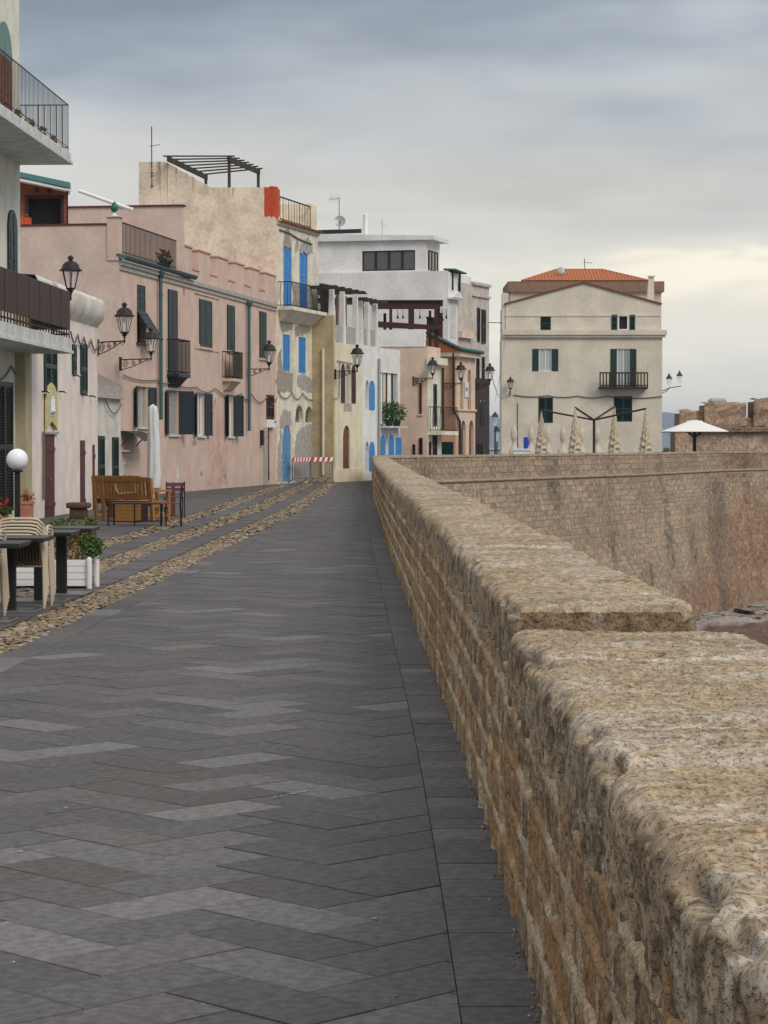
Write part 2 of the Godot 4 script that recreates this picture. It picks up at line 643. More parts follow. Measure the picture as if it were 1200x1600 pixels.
	g.quad(Vector3(-5.0, -0.006, -99.2), Vector3(-0.3, -0.006, -99.2), Vector3(-0.6, -0.006, -102.6), Vector3(-5, -0.006, -102.6))
	g.quad(Vector3(-5.0, -0.006, -102.6), Vector3(-0.6, -0.006, -102.6), Vector3(13.4, -0.006, -130.0), Vector3(-5, -0.006, -130.0))
	g.quad(Vector3(-5.0, -0.006, -130.0), Vector3(13.3, -0.006, -130.0), Vector3(21.0, -0.006, -151.3), Vector3(-5, -0.006, -151.3))
	g.quad(Vector3(-5.0, -0.006, -151.3), Vector3(21.0, -0.006, -151.3), Vector3(29.6, -0.006, -166.0), Vector3(-5, -0.006, -166.0))
	part(side, "bend_paving", g, M.pave)

	# three strips of rounded river cobbles
	var shapes := []
	for k in 4:
		var c := Geo.new()
		var pts := PackedVector3Array()
		for i in 5:
			var la_ := i / 4.0 * PI * 0.5
			for j in 8:
				var az := TAU * j / 8.0
				var r := 1.0 + 0.16 * sin(az * 2.0 + k * 1.7) + 0.1 * sin(az * 3.0 + k)
				pts.append(Vector3(cos(az) * cos(la_) * r, sin(la_), sin(az) * cos(la_) * r))
		c.sheet(pts, 5, 8, PackedColorArray(), false, true)
		shapes.append(c.mesh())
	var strips := [0.0, -0.95, -1.88]
	for k in 3:
		var st := structure("cobble_strip" if k == 0 else "cobble_strip_%03d" % k)
		g = Geo.new()
		var off: float = strips[k]
		ribbon(g, 4.0, 98.0, func(dd): return strip_x(dd) + off - 0.48, func(dd): return strip_x(dd) + off, -0.012)
		part(st, "bed", g, M.cobble_bed)
		var places := []
		d = 15.0 if k == 0 else 20.0
		while d < 97.0:
			var row := rng.randf_range(0.05, 0.07) * (1.0 if d < 40.0 else 1.5)
			var x := -0.46 + rng.randf() * 0.05
			while x < -0.02:
				var w := rng.randf_range(0.045, 0.1) * (1.0 if d < 40.0 else 1.4)
				if rng.randf() < 0.97:
					places.append([strip_x(d) + off + x + w * 0.5, d + rng.randf_range(-0.02, 0.02), w * 0.52, rng.randf_range(0.005, 0.015), row * 0.66, rng.randf() * TAU, rng.randi() % 6, rng.randi() % 4])
				x += w
			d += row
		var singles := 300 if k == 0 else 0
		var mm := MultiMesh.new()
		mm.transform_format = MultiMesh.TRANSFORM_3D
		mm.use_colors = true
		mm.mesh = shapes[0]
		mm.instance_count = maxi(0, places.size() - singles)
		for i in places.size():
			var q: Array = places[i]
			var tilt := Basis(Vector3(1, 0, 0), rng.randf_range(-0.35, 0.35)) * Basis(Vector3(0, 0, 1), rng.randf_range(-0.3, 0.3))
			var bas := tilt * Basis(Vector3.UP, rng.randf_range(-0.4, 0.4)) * Basis.from_scale(Vector3(q[2], q[3], q[4]))
			var tf := Transform3D(bas, Vector3(q[0], -0.006, -q[1]))
			if i < singles:
				var o := part(st, "cobble", shapes[q[7]], M.cobbles[q[6]])
				o.transform = tf
			else:
				var cc: Color = M.cobbles[q[6]].albedo_color.srgb_to_linear()
				var v := rng.randf_range(0.8, 1.2)
				mm.set_instance_transform(i - singles, tf)
				mm.set_instance_color(i - singles, Color(cc.r * v, cc.g * v, cc.b * v))
		var mi := MultiMeshInstance3D.new()
		mi.name = "distant_cobbles"
		mi.multimesh = mm
		mi.material_override = M.cobble_v
		mi.set_meta("kind", "stuff")
		st.add_child(mi, true)

# a few dry leaves and paper scraps lying on the slabs
func build_litter() -> void:
	rng.seed = 404
	var g := Geo.new()
	for k in 46:
		var d := 6.9 + pow(rng.randf(), 1.5) * 22.0
		var x := lerpf(strip_x(d) + 0.4, wall_x(d) - 0.03, pow(rng.randf(), 0.55))
		var s := rng.randf_range(0.006, 0.018)
		var a := rng.randf() * TAU
		var u := Vector3(cos(a), 0, sin(a)) * s
		var w := Vector3(-sin(a), 0, cos(a)) * s * 0.55
		var c := Vector3(x, 0.004, -d)
		var t := rng.randf()
		g.col = Color(0.55, 0.52, 0.47) if t < 0.4 else Color(0.34, 0.22, 0.10)
		g.quad(c - u + Vector3(0, s * 0.15, 0), c - w, c + u + Vector3(0, s * 0.3, 0), c + w + Vector3(0, s * 0.2, 0))
	# a dried smear of pale paint in the middle of the lane
	g.col = Color(0.36, 0.35, 0.34)
	for k in 14:
		var c := Vector3(-0.51 + k * 0.012 + rng.randf_range(-0.004, 0.004), 0.0035, -10.95 - k * 0.018 + rng.randf_range(-0.02, 0.02))
		var s := rng.randf_range(0.006, 0.014)
		g.quad(c + Vector3(-s, 0, -s * 0.8), c + Vector3(-s, 0, s), c + Vector3(s, 0, s * 0.7), c + Vector3(s * 0.9, 0, -s))
	var o := part(self, "litter", g, M.cobble_v)
	o.set_meta("kind", "stuff")
	o.set_meta("label", "dry leaf scraps and paint flecks on the paving slabs")
	o.set_meta("category", "litter")
func step01(a: float, b: float, x: float) -> float:
	return smoothstep(a, b, x)

# sandstone colour at a point: ochre body, with pale and dark patches edged by noise
func sand_colour(p: Vector3, body: Color, pale_bias: float, dark: float) -> Color:
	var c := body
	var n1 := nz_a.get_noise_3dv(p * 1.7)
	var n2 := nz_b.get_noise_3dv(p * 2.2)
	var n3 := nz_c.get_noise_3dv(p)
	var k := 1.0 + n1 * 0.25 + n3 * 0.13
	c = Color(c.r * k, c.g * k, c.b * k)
	var cr := smoothstep(0.04, 0.3, nz_a.get_noise_3dv(Vector3(p.x * 1.3, p.y * 1.1, p.z * 2.6)) * 0.75 + n2 * 0.25 + n3 * 0.3 + pale_bias)
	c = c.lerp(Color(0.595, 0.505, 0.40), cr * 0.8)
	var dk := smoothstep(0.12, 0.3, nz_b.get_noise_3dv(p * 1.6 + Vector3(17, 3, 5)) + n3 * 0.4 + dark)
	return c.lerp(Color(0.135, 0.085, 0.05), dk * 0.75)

func coping_stone(d0: float, d1: float, h: float, wdt: float, cols: int, rows: int, body: Color, proud: float, exposed: bool) -> Geo:
	var r := 0.06
	var deep := 0.33
	var flat := wdt - 2.0 * r
	var total := 2.0 * (deep - r) + PI * r + flat
	var prof := PackedVector2Array()
	var norm := PackedVector2Array()
	for i in cols:
		# more points near the street edge, which is the one in view
		var f := float(i) / (cols - 1)
		var t := total * (f * 0.6 + 0.4 * f * f)
		if t < deep - r:
			prof.append(Vector2(0, -deep + t)); norm.append(Vector2(-1, 0))
		elif t < deep - r + PI * r * 0.5:
			var a := (t - deep + r) / r
			prof.append(Vector2(r - cos(a) * r, -r + sin(a) * r)); norm.append(Vector2(-cos(a), sin(a)))
		elif t < deep - r + PI * r * 0.5 + flat:
			prof.append(Vector2(r + t - (deep - r + PI * r * 0.5), 0)); norm.append(Vector2(0, 1))
		elif t < deep - r + PI * r + flat:
			var a := (t - (deep - r + PI * r * 0.5 + flat)) / r
			prof.append(Vector2(wdt - r + sin(a) * r, -r + cos(a) * r)); norm.append(Vector2(sin(a), cos(a)))
		else:
			prof.append(Vector2(wdt, -r - (t - (deep - r + PI * r + flat)))); norm.append(Vector2(1, 0))
	var pts := PackedVector3Array()
	var cc := PackedColorArray()
	var re := 0.022
	var near := d0 < 16.0
	for i in rows:
		var t := float(i) / (rows - 1)
		# rows crowd towards the two ends, where the stone rounds off
		var tt := lerpf(t, 0.5 - 0.5 * cos(PI * t), 0.55)
		var d := lerpf(d0, d1, tt)
		var e := minf(d - d0, d1 - d)
		var inset := 0.0
		if e < re:
			inset = re - sqrt(maxf(0.0, re * re - (re - e) * (re - e)))
		for j in cols:
			var q := prof[j]
			var nn := norm[j]
			var at := Vector3(wall_x(d) + q.x, h + q.y, -d)
			var lump := nz_a.get_noise_3dv(Vector3(at.x * 0.7, at.y * 0.8, at.z * 0.9)) * 0.016 + nz_b.get_noise_3dv(Vector3(at.x * 0.35, at.y * 0.6, at.z * 0.5)) * 0.011
			# thin furrows that run across the wall, worn hollows, and a chipped street edge
			var bed := nz_a.get_noise_3dv(Vector3(at.x * 1.2, at.y * 0.9 + 9.0, at.z * 4.0))
			var furrow := -0.008 * (1.0 - smoothstep(0.01, 0.05, absf(bed)))
			furrow -= 0.010 * smoothstep(0.1, 0.35, nz_b.get_noise_3dv(Vector3(at.x * 0.45, 3.0, at.z * 0.9)))
			var corner := smoothstep(0.0, 0.7, minf(absf(nn.x), absf(nn.y)))
			var chip := -0.04 * corner * smoothstep(-0.05, 0.35, nz_b.get_noise_3dv(at * 0.55 + Vector3(7, 0, 1)))
			# each stone is worn rounder where it meets its neighbours
			var worn := -0.045 * maxf(corner, 0.25) * (1.0 - smoothstep(0.0, 0.13, e))
			var fine := nz_c.get_noise_3dv(Vector3(at.x * 0.7, at.y, at.z)) * 0.0065 if near else 0.0
			var o := lump + furrow + chip + worn + fine - inset + proud
			var p := Vector3(wall_x(d) + q.x + nn.x * o, h + q.y + nn.y * o, -d)
			pts.append(p)
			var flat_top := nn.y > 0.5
			var pale_bias := 0.05 if flat_top else -0.2
			var dark := -0.34 if flat_top else 0.06  # tops lean pale, the other faces lean dark
			var c := sand_colour(p, body, pale_bias, dark)
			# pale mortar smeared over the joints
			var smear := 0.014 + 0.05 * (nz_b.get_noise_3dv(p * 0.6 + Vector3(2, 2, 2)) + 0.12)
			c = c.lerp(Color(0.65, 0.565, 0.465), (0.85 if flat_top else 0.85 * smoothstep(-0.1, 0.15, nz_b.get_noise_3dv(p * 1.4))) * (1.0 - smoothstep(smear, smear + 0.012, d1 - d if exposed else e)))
			cc.append(c)
	var g := Geo.new()
	g.sheet(pts, rows, cols, cc, false)
	# rough broken ends
	for side in 2:
		var first := 0 if side == 0 else (rows - 1) * cols
		var ring := PackedVector3Array()
		var rc := PackedColorArray()
		var hub := Vector3(wall_x(d0 if side == 0 else d1) + wdt * 0.5, h - deep * 0.75, -(d0 if side == 0 else d1))
		for k in 8:
			for j in cols:
				var p := hub.lerp(pts[first + j], 1.0 - k / 7.0)
				if k > 0:
					p.z += (nz_b.get_noise_3dv(p * 0.9) * 0.014 + nz_a.get_noise_3dv(p * 2.5) * 0.012) * (1.0 if side == 0 else -1.0)
				ring.append(p)
				rc.append(sand_colour(p, Color(0.36, 0.25, 0.155), 0.0 if absf(p.x - hub.x - 0.02) < 0.07 and exposed else -0.25, 0.02))
		g.sheet(ring, 8, cols, rc, side == 0)
	return g

var face_cells := []

func face_stone(d0: float, d1: float, y0: float, y1: float, nx: int, ny: int, body: Color, dark: float) -> Geo:
	var pts := PackedVector3Array()
	var cc := PackedColorArray()
	var push := rng.randf_range(-0.012, 0.008)
	for i in ny:
		for j in nx:
			var fx := float(j) / (nx - 1)
			var fy := float(i) / (ny - 1)
			# pull the outer rows of points to the rim
			var sx := lerpf(fx, 0.5 - 0.5 * cos(PI * fx), 0.6)
			var sy := lerpf(fy, 0.5 - 0.5 * cos(PI * fy), 0.6)
			var d := lerpf(d0, d1, sx)
			var y := lerpf(y0, y1, sy)
			var rim := minf(minf(d - d0, d1 - d), minf(y - y0, y1 - y))
			var at := Vector3(wall_x(d), y, -d)
			var o := push + 0.006 - 0.03 * (1.0 - smoothstep(0.0, 0.028, rim))
			o += nz_a.get_noise_3dv(at * 2.0) * 0.010 + nz_b.get_noise_3dv(at * 1.2) * 0.008 + nz_c.get_noise_3dv(at * 1.1) * 0.005
			var p := Vector3(wall_x(d) - o, y, -d)
			pts.append(p)
			cc.append(sand_colour(p, body, -0.24, dark + 0.06))
	var g := Geo.new()
	g.sheet(pts, ny, nx, cc, false)
	return g

func face_body(course: int) -> Array:
	var k := rng.randf()
	var c := Color(0.47, 0.28, 0.13)
	var dark := -0.2
	if k < 0.25:
		c = Color(0.50, 0.315, 0.16)
	elif k < 0.45:
		c = Color(0.40, 0.24, 0.12)
	elif k < 0.56:
		c = Color(0.33, 0.22, 0.13)
		dark = -0.06
	elif k < 0.7:
		c = Color(0.46, 0.245, 0.105)
	if course == 0:
		c = c.lerp(Color(0.30, 0.205, 0.135), 0.45)
		dark += 0.12
	return [c, dark]

func build_sea_wall() -> void:
	rng.seed = 4242
	var w := thing("sea_wall", "long weathered sandstone parapet wall along the right side of the paved lane", "wall")
	# joints of the coping: the top steps up by a few centimetres at 8.7, 14.9 and 21 metres
	var joints := [2.0, 2.62, 3.25, 3.72, 4.28, 5.02, 5.6, 6.45, 7.35, 8.57]
	var d := 8.75
	while d < 101.5:
		joints.append(d)
		d += rng.randf_range(0.55, 0.95)
		if absf(d - 14.9) < 0.4: d = 14.9
		if absf(d - 21.0) < 0.4: d = 21.0
	joints.append(102.2)
	var tops := [[8.65, 0.975], [14.85, 1.055], [20.95, 1.085], [33.0, 1.10], [200.0, 1.105]]
	for i in joints.size() - 1:
		var a: float = joints[i]
		var b: float = joints[i + 1]
		if b - a < 0.3:
			continue
		var h := 1.0
		for t in tops:
			if a < t[0]:
				h = t[1]
				break
		h += rng.randf_range(-0.008, 0.008)
		var near := a < 8.7
		var cols := 96 if near else (52 if a < 16.0 else (26 if a < 30.0 else 16))
		var rows := int((b - a) * 95.0) if near else (int((b - a) * 42.0) if a < 16.0 else (14 if a < 30.0 else 8))
		var k := rng.randf_range(0.9, 1.1)
		var body := Color(0.455 * k, 0.335 * k, 0.21 * k).lerp(Color(0.465, 0.375, 0.265), rng.randf() * 0.6)
		var wd := 0.84 if near else (0.72 if a < 14.9 else 0.66)
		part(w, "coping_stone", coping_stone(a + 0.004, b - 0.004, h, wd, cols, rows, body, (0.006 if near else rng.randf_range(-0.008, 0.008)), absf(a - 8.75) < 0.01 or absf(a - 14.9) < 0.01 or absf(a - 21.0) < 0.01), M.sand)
	# squared face stones in four courses
	var ys := [[0.70, 0.535], [0.53, 0.355], [0.35, 0.165], [0.16, -0.02]]
	var rest := Geo.new()
	var made := 0
	var all := []
	for cse in 4:
		d = 2.0 + rng.randf() * 0.3
		while d < 102.0:
			var len := rng.randf_range(0.3, 0.62)
			all.append([d, minf(d + len, 102.2), ys[cse][1] + rng.randf_range(0.0, 0.012), ys[cse][0] + rng.randf_range(-0.008, 0.006), cse])
			d += len
	all.sort_custom(func(p, q): return p[0] < q[0])
	face_cells = all
	for q in all:
		var fb := face_body(q[4])
		var lift: float = 0.0 if q[0] < 8.65 else (0.05 if q[0] < 14.9 else 0.085)
		var y0: float = q[2] + (lift if q[2] > 0.1 else 0.0) * (0.3 + 0.7 * q[2])
		var y1: float = q[3] + lift * (0.3 + 0.7 * q[3])
		var near: bool = q[0] < 9.0
		var mid: bool = q[0] < 22.0
		var nx := 30 if near else (12 if mid else 4)
		var ny := 18 if near else (8 if mid else 4)
		var g := face_stone(q[0] + 0.006, q[1] - 0.006, y0 + 0.004, y1 - 0.004, nx, ny, fb[0], fb[1])
		if made < 300:
			part(w, "face_stone", g, M.sand)
		else:
			var base := rest.v.size()
			rest.v.append_array(g.v)
			rest.n.append_array(g.n)
			rest.c.append_array(g.c)
			for i in g.ix:
				rest.ix.append(base + i)
		made += 1
	part(w, "distant_face_stones", rest, M.sand).set_meta("kind", "stuff")
	# the mortar that stands in and spills over the joints
	var pts := PackedVector3Array()
	var cc := PackedColorArray()
	var ds := []
	d = 2.0
	while d < 102.2:
		ds.append(d)
		d += 0.012 if d < 9.0 else (0.03 if d < 22.0 else 0.16)
	ds.append(102.2)
	var rows := 62
	var first := 0
	for dd in ds:
		while first < all.size() and all[first][1] < dd - 0.7:
			first += 1
		var lift: float = 0.0 if dd < 8.65 else (0.05 if dd < 14.9 else 0.085)
		# the vertical joints of each course next to this place
		var dist := [9.0, 9.0, 9.0, 9.0]
		for k in range(first, mini(first + 24, all.size())):
			var q: Array = all[k]
			dist[q[4]] = minf(dist[q[4]], minf(absf(q[0] - dd), absf(q[1] - dd)))
		for i in rows:
			var y := lerpf(-0.03, 0.80 + lift, float(i) / (rows - 1))
			var yy := y - lift * (0.3 + 0.7 * y)
			var gap := minf(minf(absf(yy - 0.7025), absf(yy - 0.5325)), minf(absf(yy - 0.3525), absf(yy - 0.1625)))
			var cse := 0 if yy > 0.5325 else (1 if yy > 0.3525 else (2 if yy > 0.1625 else 3))
			gap = minf(gap, dist[cse])
			var at := Vector3(wall_x(dd), y, -dd)
			var spill := 0.010 + 0.020 * (nz_a.get_noise_3dv(at * 1.9 + Vector3(5, 1, 2)) + 0.3)
			var o := lerpf(0.011, -0.022, smoothstep(spill, spill + 0.022, gap))
			o += nz_b.get_noise_3dv(at * 1.6) * 0.007 + nz_c.get_noise_3dv(at) * 0.005
			pts.append(Vector3(wall_x(dd) - o, y, -dd))
			var k := 1.0 + nz_b.get_noise_3dv(at * 1.3) * 0.3 + nz_c.get_noise_3dv(at * 1.7) * 0.25
			var body := Color(0.61 * k, 0.465 * k, 0.305 * k)
			cc.append(body.lerp(Color(0.47, 0.28, 0.13), smoothstep(-0.05, 0.25, nz_a.get_noise_3dv(at * 1.1 + Vector3(3, 8, 1)))))
	var g := Geo.new()
	g.sheet(pts, ds.size(), rows, cc, true)
	part(w, "mortar", g, M.mortar)
	# rubble core and the scarp that drops to the shore
	g = Geo.new()
	g.col = Color(0.28, 0.21, 0.14)
	d = 1.9
	while d < 102.0:
		var e := minf(d + 2.0, 102.1)
		var t := 0.72 if d < 8.7 else (0.62 if d < 15.0 else 0.57)
		g.hexa([Vector3(wall_x(e) + 0.035, -0.02, -e), Vector3(wall_x(e) + t, -0.02, -e), Vector3(wall_x(d) + t, -0.02, -d), Vector3(wall_x(d) + 0.035, -0.02, -d), Vector3(wall_x(e) + 0.035, 0.8, -e), Vector3(wall_x(e) + t, 0.8, -e), Vector3(wall_x(d) + t, 0.8, -d), Vector3(wall_x(d) + 0.035, 0.8, -d)])
		g.quad(Vector3(wall_x(d) + t, 0.3, -d), Vector3(wall_x(d) + t + 1.1, -9.0, -d), Vector3(wall_x(e) + t + 1.1, -9.0, -e), Vector3(wall_x(e) + t, 0.3, -e))
		d = e
	part(w, "core", g, M.sand)
	# crumbs of stone and mortar along the foot
	var crumbs := Geo.new()
	for k in 420:
		d = 5.8 + pow(rng.randf(), 1.6) * 34.0
		var s := rng.randf_range(0.003, 0.010)
		var kk := rng.randf_range(0.6, 1.3)
		crumbs.col = Color(0.4 * kk, 0.31 * kk, 0.22 * kk)
		var c0 := Vector3(wall_x(d) - 0.004 - absf(rng.randfn(0.0, 0.022)), s * 0.35, -d)
		crumbs.obox(Transform3D(Basis(Vector3(rng.randf(), rng.randf(), rng.randf()).normalized(), rng.randf() * TAU), c0), Vector3(s, s * 0.7, s * 1.2))
	var cr := part(self, "stone_crumbs", crumbs, M.sand)
	cr.set_meta("kind", "stuff")
	cr.set_meta("label", "loose stone crumbs along the foot of the sea wall")
	cr.set_meta("category", "rubble")

func bastion_colour(p: Vector3, s: float) -> Color:
	var k := rng.randf_range(0.86, 1.14) * (1.0 + nz_a.get_noise_3d(s * 0.12, p.y * 0.25, 40.0) * 0.3)
	var c := Color(0.425, 0.32, 0.225).lerp(Color(0.48, 0.395, 0.305), rng.randf() * 0.7)
	var red := smoothstep(0.0, 0.35, nz_a.get_noise_3d(s * 0.045, p.y * 0.16, 3.0) + (s - 38.0) * 0.022 + (-4.0 - p.y) * 0.1)
	c = c.lerp(Color(0.31, 0.17, 0.10), red * rng.randf_range(0.4, 0.85))
	var dk := smoothstep(0.12, 0.4, nz_a.get_noise_3d(s * 0.16, p.y * 0.05, 11.0) + (0.16 if s > 36.0 and s < 57.0 and p.y > -5.5 and p.y < -0.9 else -0.08))
	c = c.lerp(Color(0.17, 0.14, 0.115), dk * rng.randf_range(0.2, 0.85))
	return Color(c.r * k, c.g * k, c.b * k)

func build_bastion() -> void:
	rng.seed = 91
	var w := thing("bastion", "high battered sandstone bastion wall curving round the bay to the far houses", "wall")
	var line := [Vector2(0.15, 101.8), Vector2(14.0, 130.0), Vector2(21.8, 151.0), Vector2(31.5, 167.0)]
	var blocks := []
	var back := Geo.new()
	back.col = Color(0.46, 0.36, 0.26)
	var cap := Geo.new()
	cap.col = Color(0.42, 0.34, 0.26)
	var cord := Geo.new()
	cord.col = Color(0.42, 0.33, 0.24)
	var along := 0.0
	for i in 3:
		var a: Vector2 = line[i]
		var b: Vector2 = line[i + 1]
		var L := a.distance_to(b)
		var u := (b - a) / L
		var nn := Vector2(u.y, -u.x)
		var at := func(s: float, y: float, o: float) -> Vector3:
			var lean := 0.13 * maxf(0.0, -0.1 - y)
			var q: Vector2 = a + u * s + nn * (o + lean)
			return Vector3(q.x, y, -q.y)
		# scarp courses, then the parapet in larger blocks
		var y := -9.2
		while y < 1.0:
			var hgt := rng.randf_range(0.2, 0.34)
			if y > -0.3 and y < -0.05:
				y = -0.05
			if y >= -0.05:
				hgt = 0.285
			var s := -rng.randf() * 0.5
			while s < L:
				var len := rng.randf_range(0.3, 0.8) if y < -0.1 else rng.randf_range(0.45, 1.1)
				var s0 := maxf(s, 0.0)
				var s1 := minf(s + len, L)
				if s1 - s0 > 0.12:
					blocks.append([i, s0 + 0.005, s1 - 0.005, y + 0.004, y + hgt - 0.004, along + s0, at, rng.randf_range(0.0, 0.014), a + u * s0])
				s += len
			y += hgt
		# bed of mortar behind the blocks
		back.quad(at.call(0, -9.4, -0.012), at.call(L, -9.4, -0.012), at.call(L, -0.1, -0.012), at.call(0, -0.1, -0.012))
		back.quad(at.call(0, -0.1, -0.012), at.call(L, -0.1, -0.012), at.call(L, 1.09, -0.012), at.call(0, 1.09, -0.012))
		back.quad(at.call(0, 1.09, -0.012), at.call(L, 1.09, -0.012), at.call(L, 1.09, -0.62), at.call(0, 1.09, -0.62))
		back.quad(at.call(L, -0.2, -0.62), at.call(0, -0.2, -0.62), at.call(0, 1.09, -0.62), at.call(L, 1.09, -0.62))
		# rounded string course
		var pts := PackedVector3Array()
		var rows := int(L / 0.8) + 1
		for k in rows:
			for j in 7:
				var ang := PI * j / 6.0
				var s := L * k / (rows - 1)
				var p: Vector3 = at.call(s, -0.1, 0.0)
				p += Vector3(nn.x, 0, -nn.y) * (sin(ang) * 0.09 + rng.randf_range(0.0, 0.02)) + Vector3(0, cos(ang) * 0.075, 0)
				pts.append(p)
		cord.sheet(pts, rows, 7)
		# worn coping
		var s := 0.0
		while s < L:
			var len := minf(rng.randf_range(0.8, 1.5), L - s)
			if len < 0.3:
				len = L - s
			var up := 1.09 + rng.randf_range(0.0, 0.035)
			var k := rng.randf_range(0.85, 1.12)
			cap.col = Color(0.45 * k, 0.375 * k, 0.285 * k)
			cap.hexa([at.call(s, 1.0, -0.64), at.call(s + len - 0.015, 1.0, -0.64), at.call(s + len - 0.015, 1.0, 0.045), at.call(s, 1.0, 0.045), at.call(s, up, -0.6), at.call(s + len - 0.015, up, -0.6), at.call(s + len - 0.015, up - 0.02, 0.03), at.call(s, up - 0.02, 0.03)])
			s += maxf(len, 0.05)
		along += L
	blocks.sort_custom(func(p, q): return (p[2] - p[1]) * (p[4] - p[3]) / p[8].y / p[8].y > (q[2] - q[1]) * (q[4] - q[3]) / q[8].y / q[8].y)
	var rest := Geo.new()
	for i in blocks.size():
		var q: Array = blocks[i]
		var f: Callable = q[6]
		var g := Geo.new() if i < 300 else rest
		var o: float = q[7]
		var mid: Vector3 = f.call((q[1] + q[2]) * 0.5, (q[3] + q[4]) * 0.5, 0.0)
		g.col = bastion_colour(mid, q[5])
		var j := 0.014
		var p0: Vector3 = f.call(q[1], q[3], -0.03)
		var p1: Vector3 = f.call(q[2], q[3], -0.03)
		var p2: Vector3 = f.call(q[2], q[4], -0.03)
		var p3: Vector3 = f.call(q[1], q[4], -0.03)
		var f0: Vector3 = f.call(q[1] + j, q[3] + j, o)
		var f1: Vector3 = f.call(q[2] - j, q[3] + j, o)
		var f2: Vector3 = f.call(q[2] - j, q[4] - j, o)
		var f3: Vector3 = f.call(q[1] + j, q[4] - j, o)
		g.quad(f0, f1, f2, f3)
		g.quad(p0, p1, f1, f0)
		g.quad(p1, p2, f2, f1)
		g.quad(p2, p3, f3, f2)
		g.quad(p3, p0, f0, f3)
		if i < 300:
			part(w, "block", g, M.bastion)
	part(w, "more_blocks", rest, M.bastion).set_meta("kind", "stuff")
	part(w, "mortar", back, M.bastion)
	part(w, "string_course", cord, M.bastion)
	part(w, "coping", cap, M.bastion)

func build_shore() -> void:
	rng.seed = 15
	var sh := structure("shore")
	var pts := PackedVector3Array()
	var cc := PackedColorArray()
	var rows := 90
	var cols := 60
	for i in rows:
		for j in cols:
			var x := lerpf(1.2, 62.0, float(j) / (cols - 1))
			var d := lerpf(12.0, 185.0, float(i) / (rows - 1))
			var y := -8.75 + nz_a.get_noise_2d(x * 0.25, d * 0.25) * 0.45 + nz_b.get_noise_2d(x * 0.12, d * 0.12) * 0.3
			y -= maxf(0.0, x - 38.0) * 0.06
			pts.append(Vector3(x, y, -d))
			var k := 1.0 + nz_b.get_noise_2d(x * 0.3, d * 0.3) * 0.35
			cc.append(Color(0.34 * k, 0.29 * k, 0.245 * k))
	var g := Geo.new()
	g.sheet(pts, rows, cols, cc, false)
	part(sh, "shingle", g, M.bastion)
	# flat beds of grey rock at the foot of the bastion
	for k in 40:
		var d := rng.randf_range(130.0, 148.0)
		var x := (rng.randf_range(1082.0, 1205.0) - 600.0) / 3700.0 * d
		var s := rng.randf_range(0.25, 0.95)
		boulder("rock", "flat grey shore rocks at the foot of the bastion wall", x, d, s, rng.randf_range(0.18, 0.42), Color(0.42, 0.40, 0.36).lerp(Color(0.28, 0.235, 0.19), rng.randf()))
	# bank of washed-up seagrass with a pale dry ridge
	var wr := Geo.new()
	pts = PackedVector3Array()
	cc = PackedColorArray()
	rows = 46
	cols = 60
	for i in rows:
		for j in cols:
			var f := float(i) / (rows - 1)
			var d := lerpf(92.0, 129.0, f)
			var x := lerpf(9.0, 40.0, float(j) / (cols - 1))
			var edge := (x - 15.2) * 1.0
			var y := -8.9 + 1.15 * smoothstep(-1.5, 2.5, edge) * smoothstep(0.0, 0.05, 1.0 - f) + nz_b.get_noise_2d(x * 0.35, d * 0.35) * 0.38
			pts.append(Vector3(x, y, -d))
			var k := 1.0 + nz_c.get_noise_2d(x, d) * 0.6
			var dry := smoothstep(0.80, 0.86, f + nz_b.get_noise_2d(x * 0.4, d * 0.4) * 0.03)
			cc.append(Color(0.15 * k, 0.085 * k, 0.062 * k).lerp(Color(0.45, 0.38, 0.35), dry * 0.9))
	wr.sheet(pts, rows, cols, cc, false)
	var o := part(self, "seagrass_bank", wr, M.bastion)
	o.set_meta("kind", "stuff")
	o.set_meta("label", "dark brown bank of washed up seagrass on the shore")
	o.set_meta("category", "seagrass")
	# open water and the headlands beyond the bay
	var sea := structure("sea")
	g = Geo.new()
	g.quad(Vector3(-9000, -9.6, 60), Vector3(12000, -9.6, 60), Vector3(12000, -9.6, -14000), Vector3(-9000, -9.6, -14000))
	M.sea = mat(lin(0.05, 0.10, 0.14), 0.25)
	part(sea, "water", g, M.sea)
	var hl := structure("hills")
	M.hill = mat(lin(0.10, 0.125, 0.13), 0.95, M.t_old, 900.0)
	g = Geo.new()
	pts = PackedVector3Array()
	for i in 120:
		var x := lerpf(-2200.0, 2600.0, i / 119.0)
		var top := 74.0 + nz_a.get_noise_1d(x * 0.0035) * 46.0 + nz_b.get_noise_1d(x * 0.004) * 16.0 - maxf(0.0, x - 500.0) * 0.025
		for q in [[-10.0, 5600.0], [top * 0.55, 5900.0], [top, 6300.0], [top * 0.6, 7000.0], [-10.0, 7600.0]]:
			pts.append(Vector3(x, maxf(-10.0, q[0]), -q[1]))
	g.sheet(pts, 120, 5, PackedColorArray(), true)
	part(hl, "headland", g, M.hill)

